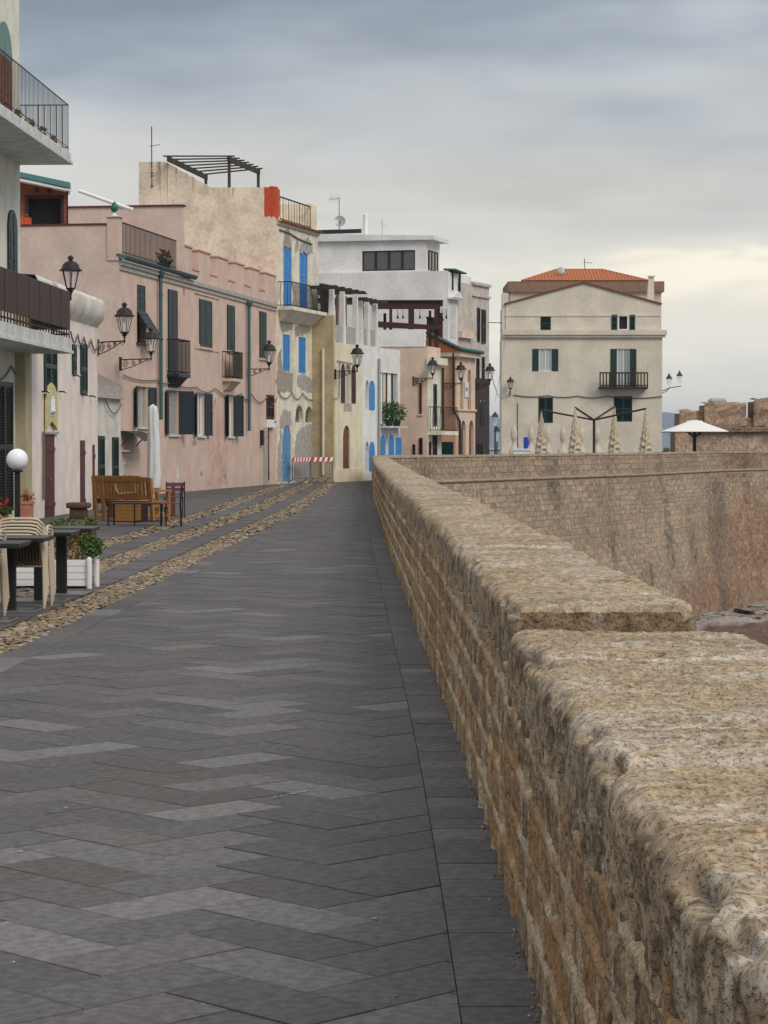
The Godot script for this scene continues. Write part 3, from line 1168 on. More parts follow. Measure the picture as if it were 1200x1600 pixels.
func boulder(called: String, label: String, x: float, d: float, s: float, tall: float, c: Color) -> void:
	var g := Geo.new()
	var pts := PackedVector3Array()
	var cc := PackedColorArray()
	var ph := rng.randf() * 50.0
	for i in 7:
		var la := (i / 6.0 - 0.35) * PI * 0.77
		for j in 11:
			var az := TAU * j / 11.0
			var q := Vector3(cos(az) * cos(la), sin(la), sin(az) * cos(la))
			q *= 1.0 + nz_b.get_noise_3dv(q * 0.2 + Vector3(ph, 0, 0)) * 0.75
			q.y = minf(q.y, 0.62)
			pts.append(Vector3(q.x * s, q.y * s * tall, q.z * s * 0.8))
			var k := 1.0 + nz_c.get_noise_3dv(q + Vector3(ph, 0, 0)) * 0.4
			cc.append(Color(c.r * k, c.g * k, c.b * k))
	for i in 6:
		for j in 11:
			var j2 := (j + 1) % 11
			g.col = cc[i * 11 + j]
			g.quad(pts[i * 11 + j], pts[(i + 1) * 11 + j], pts[(i + 1) * 11 + j2], pts[i * 11 + j2])
	var o := part(self, numbered(called), g, M.bastion)
	o.position = Vector3(x, -8.6, -d)
	o.rotation.y = rng.randf() * TAU
	o.set_meta("label", label)
	o.set_meta("category", "rock")
	o.set_meta("group", "rocks on the shore")
# ---------- building kit ----------
func more_materials() -> void:
	var P: Texture2D = M.t_plaster
	var O: Texture2D = M.t_old
	M.cream = mat(lin(0.72, 0.715, 0.63), 0.92, P, 3.1, M.t_grain, 0.15)
	M.khaki = mat(lin(0.44, 0.39, 0.26), 0.92, P, 3.1)
	M.blush = mat(lin(0.80, 0.72, 0.67), 0.92, P, 3.7, M.t_grain, 0.15)
	M.bone = mat(lin(0.66, 0.63, 0.57), 0.92, O, 4.1)
	M.pink = mat(lin(0.635, 0.48, 0.41), 0.92, P, 4.3, M.t_grain, 0.15)
	M.rose = mat(lin(0.62, 0.49, 0.435), 0.92, P, 5.1)
	M.salmon = mat(lin(0.58, 0.33, 0.25), 0.92, P, 4.1)
	M.sandwash = mat(lin(0.80, 0.69, 0.55), 0.92, O, 5.3)
	M.ivory = mat(lin(0.76, 0.72, 0.61), 0.92, O, 3.3)
	M.straw = mat(lin(0.74, 0.68, 0.52), 0.92, P, 3.3)
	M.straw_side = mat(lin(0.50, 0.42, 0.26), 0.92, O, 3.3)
	M.white = mat(lin(0.76, 0.77, 0.76), 0.9, P, 3.9)
	M.chalk = mat(lin(0.79, 0.785, 0.775), 0.92, P, 6.0)
	M.peach = mat(lin(0.72, 0.56, 0.45), 0.92, P, 3.3)
	M.apricot = mat(lin(0.66, 0.405, 0.26), 0.92, P, 3.3)
	M.umber = mat(lin(0.055, 0.042, 0.036), 0.85, O, 3.3)
	M.dove = mat(lin(0.58, 0.53, 0.48), 0.92, O, 3.3)
	M.beige = mat(lin(0.675, 0.62, 0.52), 0.92, P, 7.0)
	M.terra = mat(lin(0.46, 0.155, 0.062), 0.85, O, 0.6)
	M.brickred = mat(lin(0.42, 0.17, 0.11), 0.9, O, 1.2)
	M.redpaint = mat(lin(0.56, 0.085, 0.03), 0.7, O, 0.8)
	M.render = mat(lin(0.37, 0.325, 0.28), 0.97, O, 0.7)
	M.concrete = mat(lin(0.42, 0.40, 0.37), 0.95, O, 1.4)
	M.slab = mat(lin(0.60, 0.62, 0.62), 0.9, O, 2.2)
	M.soffit = mat(lin(0.58, 0.56, 0.48), 0.92, P, 2.2)
	M.green = mat(lin(0.010, 0.038, 0.032), 0.5, M.t_fine, 0.5)
	M.slate = mat(lin(0.018, 0.030, 0.038), 0.5, M.t_fine, 0.5)
	M.teal = mat(lin(0.03, 0.085, 0.088), 0.5, M.t_fine, 0.7)
	M.blue = mat(lin(0.045, 0.255, 0.64), 0.5, M.t_old, 0.9)
	M.oldblue = mat(lin(0.12, 0.29, 0.52), 0.75, M.t_old, 0.5)
	M.wine = mat(lin(0.105, 0.028, 0.026), 0.6, M.t_old, 0.6)
	M.brown = mat(lin(0.17, 0.058, 0.03), 0.6, M.t_old, 0.6)
	M.darkwood = mat(lin(0.045, 0.018, 0.014), 0.6, M.t_old, 0.6)
	M.black = mat(lin(0.012, 0.012, 0.014), 0.5)
	M.iron = mat(lin(0.02, 0.016, 0.016), 0.55, M.t_fine, 0.1)
	M.grey_iron = mat(lin(0.13, 0.12, 0.115), 0.5)
	M.copper = mat(lin(0.055, 0.13, 0.135), 0.6, M.t_old, 0.7)
	M.zinc = mat(lin(0.32, 0.34, 0.36), 0.45, null, 1.0, null, 0.0, 0.3)
	M.greenurn = mat(lin(0.01, 0.11, 0.065), 0.25)
	M.awning_green = mat(lin(0.04, 0.12, 0.125), 0.85)
	M.glass = StandardMaterial3D.new()
	M.glass.albedo_color = Color(0.75, 0.8, 0.82, 0.28)
	M.glass.transparency = BaseMaterial3D.TRANSPARENCY_ALPHA
	M.glass.roughness = 0.05
	M.lampglass = StandardMaterial3D.new()
	M.lampglass.albedo_color = Color(0.92, 0.94, 0.95, 0.18)
	M.lampglass.transparency = BaseMaterial3D.TRANSPARENCY_ALPHA
	M.lampglass.roughness = 0.08
	M.pane = mat(lin(0.035, 0.04, 0.045), 0.06)
	M.pane.metallic_specular = 0.8
	M.room = mat(lin(0.02, 0.018, 0.017), 0.95)
	M.curtain = mat(lin(0.68, 0.72, 0.74), 0.95, M.t_fine, 0.3)
	M.whitepaint = mat(lin(0.74, 0.75, 0.75), 0.45)
	M.eaves = mat(lin(0.27, 0.17, 0.12), 0.9, O, 1.2)
	M.blind = mat(lin(0.20, 0.14, 0.11), 0.9)
	M.opal = mat(lin(0.78, 0.79, 0.86), 0.3)
	M.cable = mat(lin(0.16, 0.14, 0.13), 0.8)
	M.wood = mat(lin(0.52, 0.245, 0.075), 0.45, M.t_wood, 0.35)
	M.greywood = mat(lin(0.075, 0.062, 0.052), 0.8, M.t_wood, 0.5)
	M.leaf = mat(lin(0.035, 0.095, 0.018), 0.6)
	M.leaf2 = mat(lin(0.075, 0.115, 0.028), 0.6)
	M.dryleaf = mat(lin(0.24, 0.14, 0.055), 0.8)
	M.redflower = mat(lin(0.62, 0.02, 0.03), 0.6)
	for k in ["leaf", "leaf2", "dryleaf", "redflower"]:
		M[k].backlight_enabled = true
		M[k].backlight = M[k].albedo_color * 0.5

# front with openings cut in it: ops are [s0, s1, y0, y1, rise]; rise > 0 rounds the top, < 0 points it
func cut_front(g: Geo, L: float, y0: float, hl: float, hr: float, ops: Array, rev: float) -> void:
	var xs := [0.0, L]
	var hm := minf(hl, hr)
	var ys := [y0, hm]
	for o in ops:
		for k in [o[0], o[1]]:
			if k > 0.0 and k < L: xs.append(k)
		for k in [o[2], o[3]]:
			if k > y0 and k < hm: ys.append(k)
	xs.sort()
	ys.sort()
	for i in xs.size() - 1:
		var a: float = xs[i]
		var b: float = xs[i + 1]
		if b - a < 0.0005: continue
		for j in ys.size() - 1:
			var c: float = ys[j]
			var d: float = ys[j + 1]
			if d - c < 0.0005: continue
			var mx := (a + b) * 0.5
			var my := (c + d) * 0.5
			var hole := false
			for o in ops:
				if mx > o[0] and mx < o[1] and my > o[2] and my < o[3]:
					hole = true
					break
			if not hole:
				g.quad(Vector3(a, c, 0), Vector3(b, c, 0), Vector3(b, d, 0), Vector3(a, d, 0))
		if hl != hr:
			g.quad(Vector3(a, hm, 0), Vector3(b, hm, 0), Vector3(b, lerpf(hl, hr, b / L), 0), Vector3(a, lerpf(hl, hr, a / L), 0))
	for o in ops:
		var a: float = o[0]
		var b: float = o[1]
		var c: float = o[2]
		var d: float = o[3]
		var rise: float = absf(o[4])
		var sp := d - rise
		g.quad(Vector3(a, c, -rev), Vector3(a, c, 0), Vector3(a, sp, 0), Vector3(a, sp, -rev))
		g.quad(Vector3(b, c, 0), Vector3(b, c, -rev), Vector3(b, sp, -rev), Vector3(b, sp, 0))
		g.quad(Vector3(a, c, -rev), Vector3(b, c, -rev), Vector3(b, c, 0), Vector3(a, c, 0))
		if rise == 0.0:
			g.quad(Vector3(a, d, 0), Vector3(b, d, 0), Vector3(b, d, -rev), Vector3(a, d, -rev))
		else:
			var arch := arch_points(a, b, d, o[4])
			for i in arch.size() - 1:
				var p: Vector2 = arch[i]
				var q: Vector2 = arch[i + 1]
				g.quad(Vector3(p.x, p.y, 0), Vector3(q.x, q.y, 0), Vector3(q.x, d, 0), Vector3(p.x, d, 0))
				g.quad(Vector3(p.x, p.y, 0), Vector3(q.x, q.y, 0), Vector3(q.x, q.y, -rev), Vector3(p.x, p.y, -rev))

func arch_points(a: float, b: float, top: float, rise: float) -> PackedVector2Array:
	var p := PackedVector2Array()
	var m := (a + b) * 0.5
	var h := (b - a) * 0.5
	for i in 13:
		var t := i / 12.0 * 2.0 - 1.0
		var f := sqrt(maxf(0.0, 1.0 - t * t)) if rise > 0.0 else 1.0 - pow(absf(t), 1.7)
		p.append(Vector2(m + h * t, top - absf(rise) + absf(rise) * f))
	return p

func arch_outline(a: float, b: float, y0: float, top: float, rise: float) -> PackedVector2Array:
	var p := PackedVector2Array([Vector2(a, y0), Vector2(b, y0)])
	if rise == 0.0:
		p.append(Vector2(b, top))
		p.append(Vector2(a, top))
		return p
	var q := arch_points(a, b, top, rise)
	q.reverse()
	for k in q:
		if not k.is_equal_approx(p[p.size() - 1]):
			p.append(k)
	return p

func shell(g: Geo, L: float, y0: float, hl: float, hr: float, depth: float) -> void:
	g.quad(Vector3(0, y0, -depth), Vector3(0, y0, 0), Vector3(0, hl, 0), Vector3(0, hl, -depth))
	g.quad(Vector3(L, y0, 0), Vector3(L, y0, -depth), Vector3(L, hr, -depth), Vector3(L, hr, 0))
	g.quad(Vector3(L, y0, -depth), Vector3(0, y0, -depth), Vector3(0, hl, -depth), Vector3(L, hr, -depth))
	g.quad(Vector3(0, hl, 0), Vector3(L, hr, 0), Vector3(L, hr, -depth), Vector3(0, hl, -depth))

# specs: [kind, s0, s1, y0, y1, options]
func walls(h: Node3D, m: Material, L: float, hl: float, hr: float, depth: float, specs: Array, called := "wall", rev := 0.2) -> void:
	var ops := []
	for q in specs:
		var o: Dictionary = q[5] if q.size() > 5 else {}
		ops.append([q[1], q[2], q[3], q[4], o.get("rise", 0.0)])
	var g := Geo.new()
	cut_front(g, L, -0.3, hl, hr, ops, rev)
	shell(g, L, -0.3, hl, hr, depth)
	part(h, called, g, m)
	for q in specs:
		opening(h, q, rev)

func leaf_mesh(w: float, hgt: float, style: String, rise := 0.0) -> ArrayMesh:
	var key := "%.2f_%.2f_%s_%.2f" % [w, hgt, style, rise]
	if leaf_cache.has(key):
		return leaf_cache[key]
	var g := Geo.new()
	var st := minf(0.075, w * 0.2)
	if style == "plain" or rise != 0.0:
		g.plate(arch_outline(0, w, 0, hgt, rise), 0.0, 0.04)
		g.box(w * 0.16, w * 0.84, hgt * 0.1, hgt * 0.42, 0.04, 0.048)
		g.box(w * 0.16, w * 0.84, hgt * 0.5, hgt * 0.72, 0.04, 0.048)
	elif style == "board":
		var k := maxi(2, int(round(w / 0.14)))
		for i in k:
			g.box(w * i / k + 0.004, w * (i + 1) / k - 0.004, 0, hgt, 0.0, 0.035)
		g.box(0.01, w - 0.01, hgt * 0.12, hgt * 0.12 + 0.09, 0.035, 0.055)
		g.box(0.01, w - 0.01, hgt * 0.8, hgt * 0.8 + 0.09, 0.035, 0.055)
	else:
		g.box(0, st, 0, hgt, 0, 0.042)
		g.box(w - st, w, 0, hgt, 0, 0.042)
		var rails := [0.0, hgt * 0.5 - 0.05, hgt - 0.1]
		if style == "panel":
			rails = [0.0, hgt * 0.56, hgt - 0.1]
		for y in rails:
			g.box(st, w - st, y, y + 0.1, 0, 0.042)
		if style == "panel":
			g.box(st, w - st, 0.1, hgt - 0.1, 0.014, 0.028)
			for i in 2:
				var y0: float = rails[i] + 0.15
				var y1: float = rails[i + 1] - 0.05
				g.box(st + 0.04, w - st - 0.04, y0, y1, 0.005, 0.037)
		else:
			g.box(st, w - st, 0.1, hgt - 0.1, 0.0, 0.005)
			for i in 2:
				var y: float = rails[i] + 0.1
				while y < rails[i + 1] - 0.03:
					g.obox(Transform3D(Basis(Vector3.RIGHT, 0.7), Vector3(w * 0.5, y + 0.03, 0.02)), Vector3(w - 2.0 * st, 0.055, 0.008))
					y += 0.058
	leaf_cache[key] = g.mesh()
	return leaf_cache[key]

func opening(h: Node3D, q: Array, rev: float) -> void:
	var o: Dictionary = q[5] if q.size() > 5 else {}
	var w: float = q[2] - q[1]
	var t: float = q[4] - q[3]
	var kind: String = q[0]
	var m: Material = o.get("m", M.green)
	var rise: float = o.get("rise", 0.0)
	var style: String = o.get("style", "louvre")
	var called := "door" if kind == "door" else "window"
	var n := node(h, called, Vector3(q[1], q[3], 0))
	var sink: float = o.get("sink", 0.0 if kind == "door" else -0.045)
	if kind == "shut" or kind == "door":
		var k: int = o.get("leaves", 2)
		if rise != 0.0:
			var g := Geo.new()
			g.plate(arch_outline(0.004, w - 0.004, 0, t - 0.004, rise), -sink - 0.05, -sink)
			if k == 2:
				g.box(w * 0.5 - 0.015, w * 0.5 + 0.015, 0, t - absf(rise) * 0.3, -sink, -sink + 0.012)
			for i in 3:
				var y := t * (0.1 + 0.22 * i)
				g.box(w * 0.12, w * 0.42, y, y + t * 0.17, -sink, -sink + 0.01)
				g.box(w * 0.58, w * 0.88, y, y + t * 0.17, -sink, -sink + 0.01)
			part(n, "leaf", g, m)
		else:
			for i in k:
				var lf := part(n, "leaf", leaf_mesh(w / k - 0.006, t - 0.01, style), m)
				lf.position = Vector3(w * i / k + 0.003, 0.005, -sink - 0.042)
			if style != "board":
				var g := Geo.new()
				g.box(-0.0, w, t * 0.0, t, -rev - 0.01, -rev)
				part(n, "back", g, M.room)
		if kind == "door":
			var g := Geo.new()
			g.lathe(Vector3(w * 0.44, minf(1.0, t * 0.45), -sink + 0.03), [[0.0, -0.03], [0.025, -0.02], [0.03, 0.0], [0.025, 0.02], [0.0, 0.03]], 8)
			g.box(w * 0.44 - 0.02, w * 0.44 + 0.02, minf(1.0, t * 0.45) - 0.09, minf(1.0, t * 0.45) + 0.06, -sink, -sink + 0.008)
			part(n, "handle", g, M.grey_iron)
	elif kind == "glass" or kind == "open":
		var fm: Material = o.get("frame", M.whitepaint)
		var z := -rev + 0.06
		var g := Geo.new()
		var f := 0.05
		if rise == 0.0:
			g.box(0.0, f, 0, t, z, z + 0.05)
			g.box(w - f, w, 0, t, z, z + 0.05)
			g.box(f, w - f, 0, f, z, z + 0.05)
			g.box(f, w - f, t - f, t, z, z + 0.05)
		var cols: int = o.get("cols", 2)
		for i in range(1, cols):
			g.box(w * i / cols - 0.028, w * i / cols + 0.028, f, t - f - absf(rise) * 0.3, z + 0.002, z + 0.052)
		var rws: int = o.get("rows", 1)
		for i in range(1, rws):
			g.box(f, w - f, t * i / rws - 0.02, t * i / rws + 0.02, z + 0.004, z + 0.048)
		if g.v.size() > 0:
			part(n, "frame", g, fm)
		g = Geo.new()
		g.plate(arch_outline(0.0, w, 0.0, t, rise), z + 0.015, z + 0.022)
		part(n, "pane", g, M.pane if o.get("dark", false) else M.glass)
		if not o.get("dark", false):
			g = Geo.new()
			g.box(-0.1, w + 0.1, -0.1, t + 0.1, -rev - 0.9, -rev - 0.85)
			g.box(-0.1, -0.09, -0.1, t + 0.1, -rev - 0.85, -rev - 0.05)
			g.box(w + 0.09, w + 0.1, -0.1, t + 0.1, -rev - 0.85, -rev - 0.05)
			g.box(-0.1, w + 0.1, -0.1, -0.09, -rev - 0.85, -rev - 0.05)
			g.box(-0.1, w + 0.1, t + 0.09, t + 0.1, -rev - 0.85, -rev - 0.05)
			part(n, "room", g, M.room)
			if o.get("curtain", true):
				g = Geo.new()
				var pts := PackedVector3Array()
				var c0: float = o.get("c0", 0.05) * w
				var c1: float = o.get("c1", 0.95) * w
				for i in 25:
					var x := lerpf(c0, c1, i / 24.0)
					for y in [0.02, t - 0.02]:
						pts.append(Vector3(x, y, z - 0.05 + sin(i * 1.6) * 0.02))
				g.sheet(pts, 25, 2)
				part(n, "curtain", g, M.curtain)
		if kind == "open":
			var an: Array = o.get("a", [100.0, 100.0])
			var lw: float = o.get("leaf", w * 0.5)
			for i in 2:
				if an[i] < 0.0:
					continue
				var lf := part(n, "leaf", leaf_mesh(lw, t - 0.01, style, rise * 0.9 if rise != 0.0 else 0.0), m)
				# hinged at the jamb, swung out over the wall face
				if i == 0:
					lf.transform = Transform3D(Basis(Vector3.UP, -deg_to_rad(an[0])), Vector3(-0.005, 0.005, 0.012))
				else:
					lf.transform = Transform3D(Basis(Vector3.UP, deg_to_rad(an[1])), Vector3(w + 0.005, 0.005, 0.012)) * Transform3D(Basis.IDENTITY, Vector3(-lw, 0, 0))
	elif kind == "void":
		var g := Geo.new()
		g.plate(arch_outline(0.0, w, 0.0, t, rise), -rev - 0.02, -rev)
		part(n, "pane", g, o.get("m", M.pane))
	if o.get("sill", false):
		var g := Geo.new()
		g.box(-0.06, w + 0.06, -0.07, 0.0, -0.05, 0.07)
		part(n, "sill", g, o.get("sillm", M.slab))

# straight railing of thin upright bars between two points, in a parent's own axes
func railing(parent: Node3D, a: Vector3, b: Vector3, tall: float, gap: float, r: float, m: Material, called := "railing") -> void:
	var g := Geo.new()
	var n := maxi(1, int(round(a.distance_to(b) / gap)))
	for i in n + 1:
		var p := a.lerp(b, float(i) / n)
		g.tube([p, p + Vector3(0, tall, 0)], r, 4)
	g.tube([a + Vector3(0, tall, 0), b + Vector3(0, tall, 0)], r * 2.0, 6)
	g.tube([a + Vector3(0, 0.08, 0), b + Vector3(0, 0.08, 0)], r * 1.4, 4)
	part(parent, called, g, m)

# bellied bars, as on the old iron balconies
func belly_railing(parent: Node3D, a: Vector3, b: Vector3, out: Vector3, tall: float, gap: float, m: Material) -> void:
	var g := Geo.new()
	var n := maxi(1, int(round(a.distance_to(b) / gap)))
	for i in n + 1:
		var p := a.lerp(b, float(i) / n)
		var pts := []
		for k in 7:
			var t := k / 6.0
			pts.append(p + Vector3(0, tall * t, 0) + out * (0.13 * sin(t * PI) * (1.3 - t)))
		g.tube(pts, 0.012, 4)
	g.tube([a + Vector3(0, tall, 0), b + Vector3(0, tall, 0)], 0.022, 6)
	g.tube([a + Vector3(0, 0.05, 0), b + Vector3(0, 0.05, 0)], 0.018, 5)
	part(parent, "railing", g, m)

func sagging(a: Vector3, b: Vector3, sag: float, n := 10) -> Array:
	var p := []
	for i in n + 1:
		var t := float(i) / n
		p.append(a.lerp(b, t) - Vector3(0, sag * 4.0 * t * (1.0 - t), 0))
	return p

# ragged patch of bare render where plaster has come off (or of paint brushed on), a thin sheet with its own uneven edge
func patch(h: Node3D, called: String, pts: Array, m: Material, z: float, rough := 0.06) -> void:
	var base := PackedVector2Array(pts)
	if Geometry2D.is_polygon_clockwise(base):
		base.reverse()
	var p := PackedVector2Array()
	for i in base.size():
		var a := base[i]
		var b := base[(i + 1) % base.size()]
		var n := maxi(2, int(a.distance_to(b) / 0.09))
		for k in n:
			var q := a.lerp(b, float(k) / n)
			var nn := (b - a).orthogonal().normalized()
			p.append(q + nn * (nz_b.get_noise_2d(q.x * 0.9 + z * 100.0, q.y * 0.9) * rough * 2.2 + nz_a.get_noise_2d(q.x * 0.9, q.y * 0.9 + 4.0) * rough * 1.5))
	var t := Geometry2D.triangulate_polygon(p)
	if t.is_empty():
		p = base
	var g := Geo.new()
	g.plate(p, z - 0.004, z)
	part(h, called, g, m)

# street lantern on a scrolled wall bracket; local x runs from the wall along the arm, y = 0 is the arm
func lantern(label: String, foot: Vector3, tip: Vector3, size: float, dark := true) -> void:
	var dir := tip - foot
	var reach := Vector2(dir.x, dir.z).length()
	var t := thing("wall_lantern", label, "street lamp", foot, 0.0, "iron lanterns on wall brackets")
	t.rotation.y = atan2(-dir.z, dir.x)
	var g := Geo.new()
	g.box(-0.02, 0.03, -0.34, 0.08, -0.035, 0.035)
	part(t, "wall_plate", g, M.iron)
	g = Geo.new()
	g.tube([Vector3(0, 0, 0), Vector3(reach, 0, 0)], 0.02, 6)
	var low := []
	for i in 9:
		var f := i / 8.0
		low.append(Vector3(lerpf(0.02, reach * 0.86, f), -0.30 + 0.27 * pow(f, 1.5), 0))
	g.tube(low, 0.014, 5)
	for s in [[0.17, -0.14, 0.125, 2.2], [0.43, -0.095, 0.08, -1.7], [0.64, -0.065, 0.055, 1.6]]:
		var sp := []
		for i in 22:
			var a: float = i / 21.0 * TAU * s[3]
			var r: float = s[2] * (1.0 - 0.8 * i / 21.0)
			sp.append(Vector3(reach * s[0] + cos(a) * r * minf(1.0, reach), s[1] + sin(a) * r, 0))
		g.tube(sp, 0.011, 4)
	var curl := []
	for i in 12:
		var a := i / 11.0 * TAU * 0.8 - PI * 0.5
		curl.append(Vector3(reach * 0.9 + cos(a) * 0.045, -0.05 + sin(a) * 0.045, 0))
	g.tube(curl, 0.011, 4)
	part(t, "bracket", g, M.iron)
	var ln := node(t, "lantern", Vector3(reach, 0, 0))
	ln.scale = Vector3.ONE * size
	g = Geo.new()
	g.lathe(Vector3.ZERO, [[0.0, -0.06], [0.02, -0.05], [0.025, 0.0], [0.018, 0.06], [0.035, 0.1], [0.02, 0.13], [0.06, 0.2], [0.075, 0.22], [0.0, 0.225]], 10)
	part(ln, "stem", g, M.iron)
	# cage of six sides, wider at the top
	g = Geo.new()
	var gl := Geo.new()
	var y0 := 0.22
	var y1 := 0.62
	for i in 6:
		var a := TAU * i / 6.0 + 0.3
		var b := TAU * (i + 1) / 6.0 + 0.3
		var p0 := Vector3(cos(a) * 0.105, y0, sin(a) * 0.105)
		var p1 := Vector3(cos(a) * 0.2, y1, sin(a) * 0.2)
		var q0 := Vector3(cos(b) * 0.105, y0, sin(b) * 0.105)
		var q1 := Vector3(cos(b) * 0.2, y1, sin(b) * 0.2)
		g.tube([p0, p1], 0.012, 4)
		g.tube([p0, q0], 0.011, 4)
		g.tube([p1, q1], 0.014, 4)
		g.tube([Vector3(cos(a) * 0.03, 0.12, sin(a) * 0.03), p0], 0.01, 4)
		gl.quad(p0, q0, q1, p1)
	part(ln, "cage", g, M.iron)
	part(ln, "glass", gl, M.lampglass)
	g = Geo.new()
	g.lathe(Vector3(0, y1, 0), [[0.0, 0.0], [0.255, -0.012], [0.26, 0.012], [0.205, 0.05], [0.185, 0.13], [0.11, 0.2], [0.05, 0.215], [0.045, 0.25], [0.075, 0.265], [0.06, 0.31], [0.02, 0.34], [0.0, 0.35]], 12)
	part(ln, "cap", g, M.iron)
	g = Geo.new()
	g.lathe(Vector3(0, y1 - 0.19, 0), [[0.0, 0.0], [0.035, 0.03], [0.045, 0.08], [0.03, 0.14], [0.03, 0.19]], 10)
	part(ln, "bulb", g, M.curtain)

func leaf_ball(g: Geo, c: Vector3, r: Vector3, n: int, size: float) -> void:
	for i in n:
		var d := Vector3(rng.randfn(), rng.randfn(), rng.randfn()).normalized() * pow(rng.randf(), 0.45)
		var p := c + d * r
		var ax := Vector3(rng.randfn(), rng.randfn(), rng.randfn()).normalized()
		var up := Vector3(rng.randfn(), rng.randfn() + 0.4, rng.randfn()).normalized()
		var sd := ax.cross(up).normalized()
		var s := size * rng.randf_range(0.6, 1.3)
		g.quad(p, p + (up * 0.5 + sd * 0.28) * s, p + up * s, p + (up * 0.5 - sd * 0.28) * s)
# ---------- the houses along the left side, from the camera outwards ----------
func pot_with_plant(label: String, at: Vector3, r: float, tall: float, m: Material, leafm: Material, flower: bool, group := "") -> Node3D:
	var t := thing("flower_pot", label, "flower pot", at, 0.0, group)
	var g := Geo.new()
	g.lathe(Vector3.ZERO, [[0.0, 0.0], [r * 0.72, 0.0], [r * 0.95, tall * 0.85], [r * 1.05, tall * 0.86], [r * 1.05, tall], [r * 0.9, tall], [r * 0.85, tall * 0.9], [0.0, tall * 0.9]], 12)
	part(t, "pot", g, m)
	g = Geo.new()
	leaf_ball(g, Vector3(0, tall + r * 0.6, 0), Vector3(r * 1.1, r * 0.9, r * 1.1), 70, r * 0.7)
	part(t, "foliage", g, leafm)
	if flower:
		g = Geo.new()
		leaf_ball(g, Vector3(0, tall + r * 1.2, 0), Vector3(r * 0.9, r * 0.6, r * 0.9), 26, r * 0.5)
		part(t, "blossom", g, M.redflower)
	return t

func balcony_house() -> void:
	var h := house("balcony_house", "cream house with two long balconies at the left edge", "house", -8.180, 40.000, -7.750, 50.600)
	var L := 10.609
	walls(h, M.cream, L, 13.5, 13.5, 9.0, [
		["shut", 7.913, 9.610, 8.189, 10.139, {"m": M.brown, "rise": 0.7}],
		["shut", 9.192, 10.107, 4.953, 6.517, {"m": M.slate, "rise": 0.35}],
		["shut", 7.864, 9.565, 0.230, 2.912, {"m": M.black, "leaves": 2, "style": "louvre"}],
	])
	# green fanlight over the upper door
	var g := Geo.new()
	g.plate(arch_outline(8.05, 9.57, 9.55, 10.27, 0.64), 0.047, 0.056)
	part(h, "fanlight", g, M.greenurn)
	for q in [[7.56, 7.80, "upper"], [3.55, 3.86, "lower"]]:
		g = Geo.new()
		g.box(0.3, L - 0.02, q[0] + 0.06, q[1], 0.0, 1.1)
		g.box(0.3, L, q[0], q[0] + 0.06, 0.0, 1.14)
		part(h, "balcony_slab", g, M.slab)
	# upper railing: plain thin bars on a maroon kerb
	railing(h, Vector3(0.4, 7.84, 1.05), Vector3(L - 0.06, 7.84, 1.05), 0.98, 0.135, 0.006, M.iron)
	railing(h, Vector3(L - 0.06, 7.84, 1.05), Vector3(L - 0.06, 7.84, 0.02), 0.98, 0.135, 0.006, M.iron)
	# lower railing with dark screens
	railing(h, Vector3(0.4, 3.88, 1.05), Vector3(L - 0.06, 3.88, 1.05), 0.96, 0.3, 0.014, M.iron)
	railing(h, Vector3(L - 0.06, 3.88, 1.05), Vector3(L - 0.06, 3.88, 0.02), 0.96, 0.3, 0.014, M.iron)
	var x := 1.2
	while x < L - 0.3:
		if absf(x - 8.0) > 0.1:
			g = Geo.new()
			g.cbox(x + 0.02, minf(x + 1.12, L - 0.08), 4.06, 4.83, 1.075, 1.09, 0.004)
			part(h, "screen", g, M.darkwood)
		x += 1.16
	g = Geo.new()
	g.cbox(0.0, 0.012, 4.06, 4.83, 0.06, 1.03, 0.003)
	var sc := part(h, "screen", g, M.darkwood)
	sc.position.x = L - 0.045
	# looped service cable under the slab
	g = Geo.new()
	g.tube(sagging(Vector3(6.5, 3.3, 0.04), Vector3(L - 1.2, 3.25, 0.04), 0.35), 0.016, 5)
	g.tube(sagging(Vector3(L - 1.2, 3.25, 0.04), Vector3(L, 3.2, 0.05), 0.12), 0.016, 5)
	part(h, "cable", g, M.cable)
	for k in 5:
		var o := h.transform * Vector3(4.6 + k * 1.28, 7.81, 0.88)
		pot_with_plant(["terracotta pot nearest the camera on the upper balcony floor", "second terracotta pot along the upper balcony floor", "middle terracotta pot on the upper balcony floor", "fourth terracotta pot along the upper balcony floor", "terracotta pot at the outer corner of the upper balcony"][k], o, 0.085, 0.14, M.brown, M.dryleaf if k % 2 == 0 else M.leaf2, false, "pots on the upper balcony")

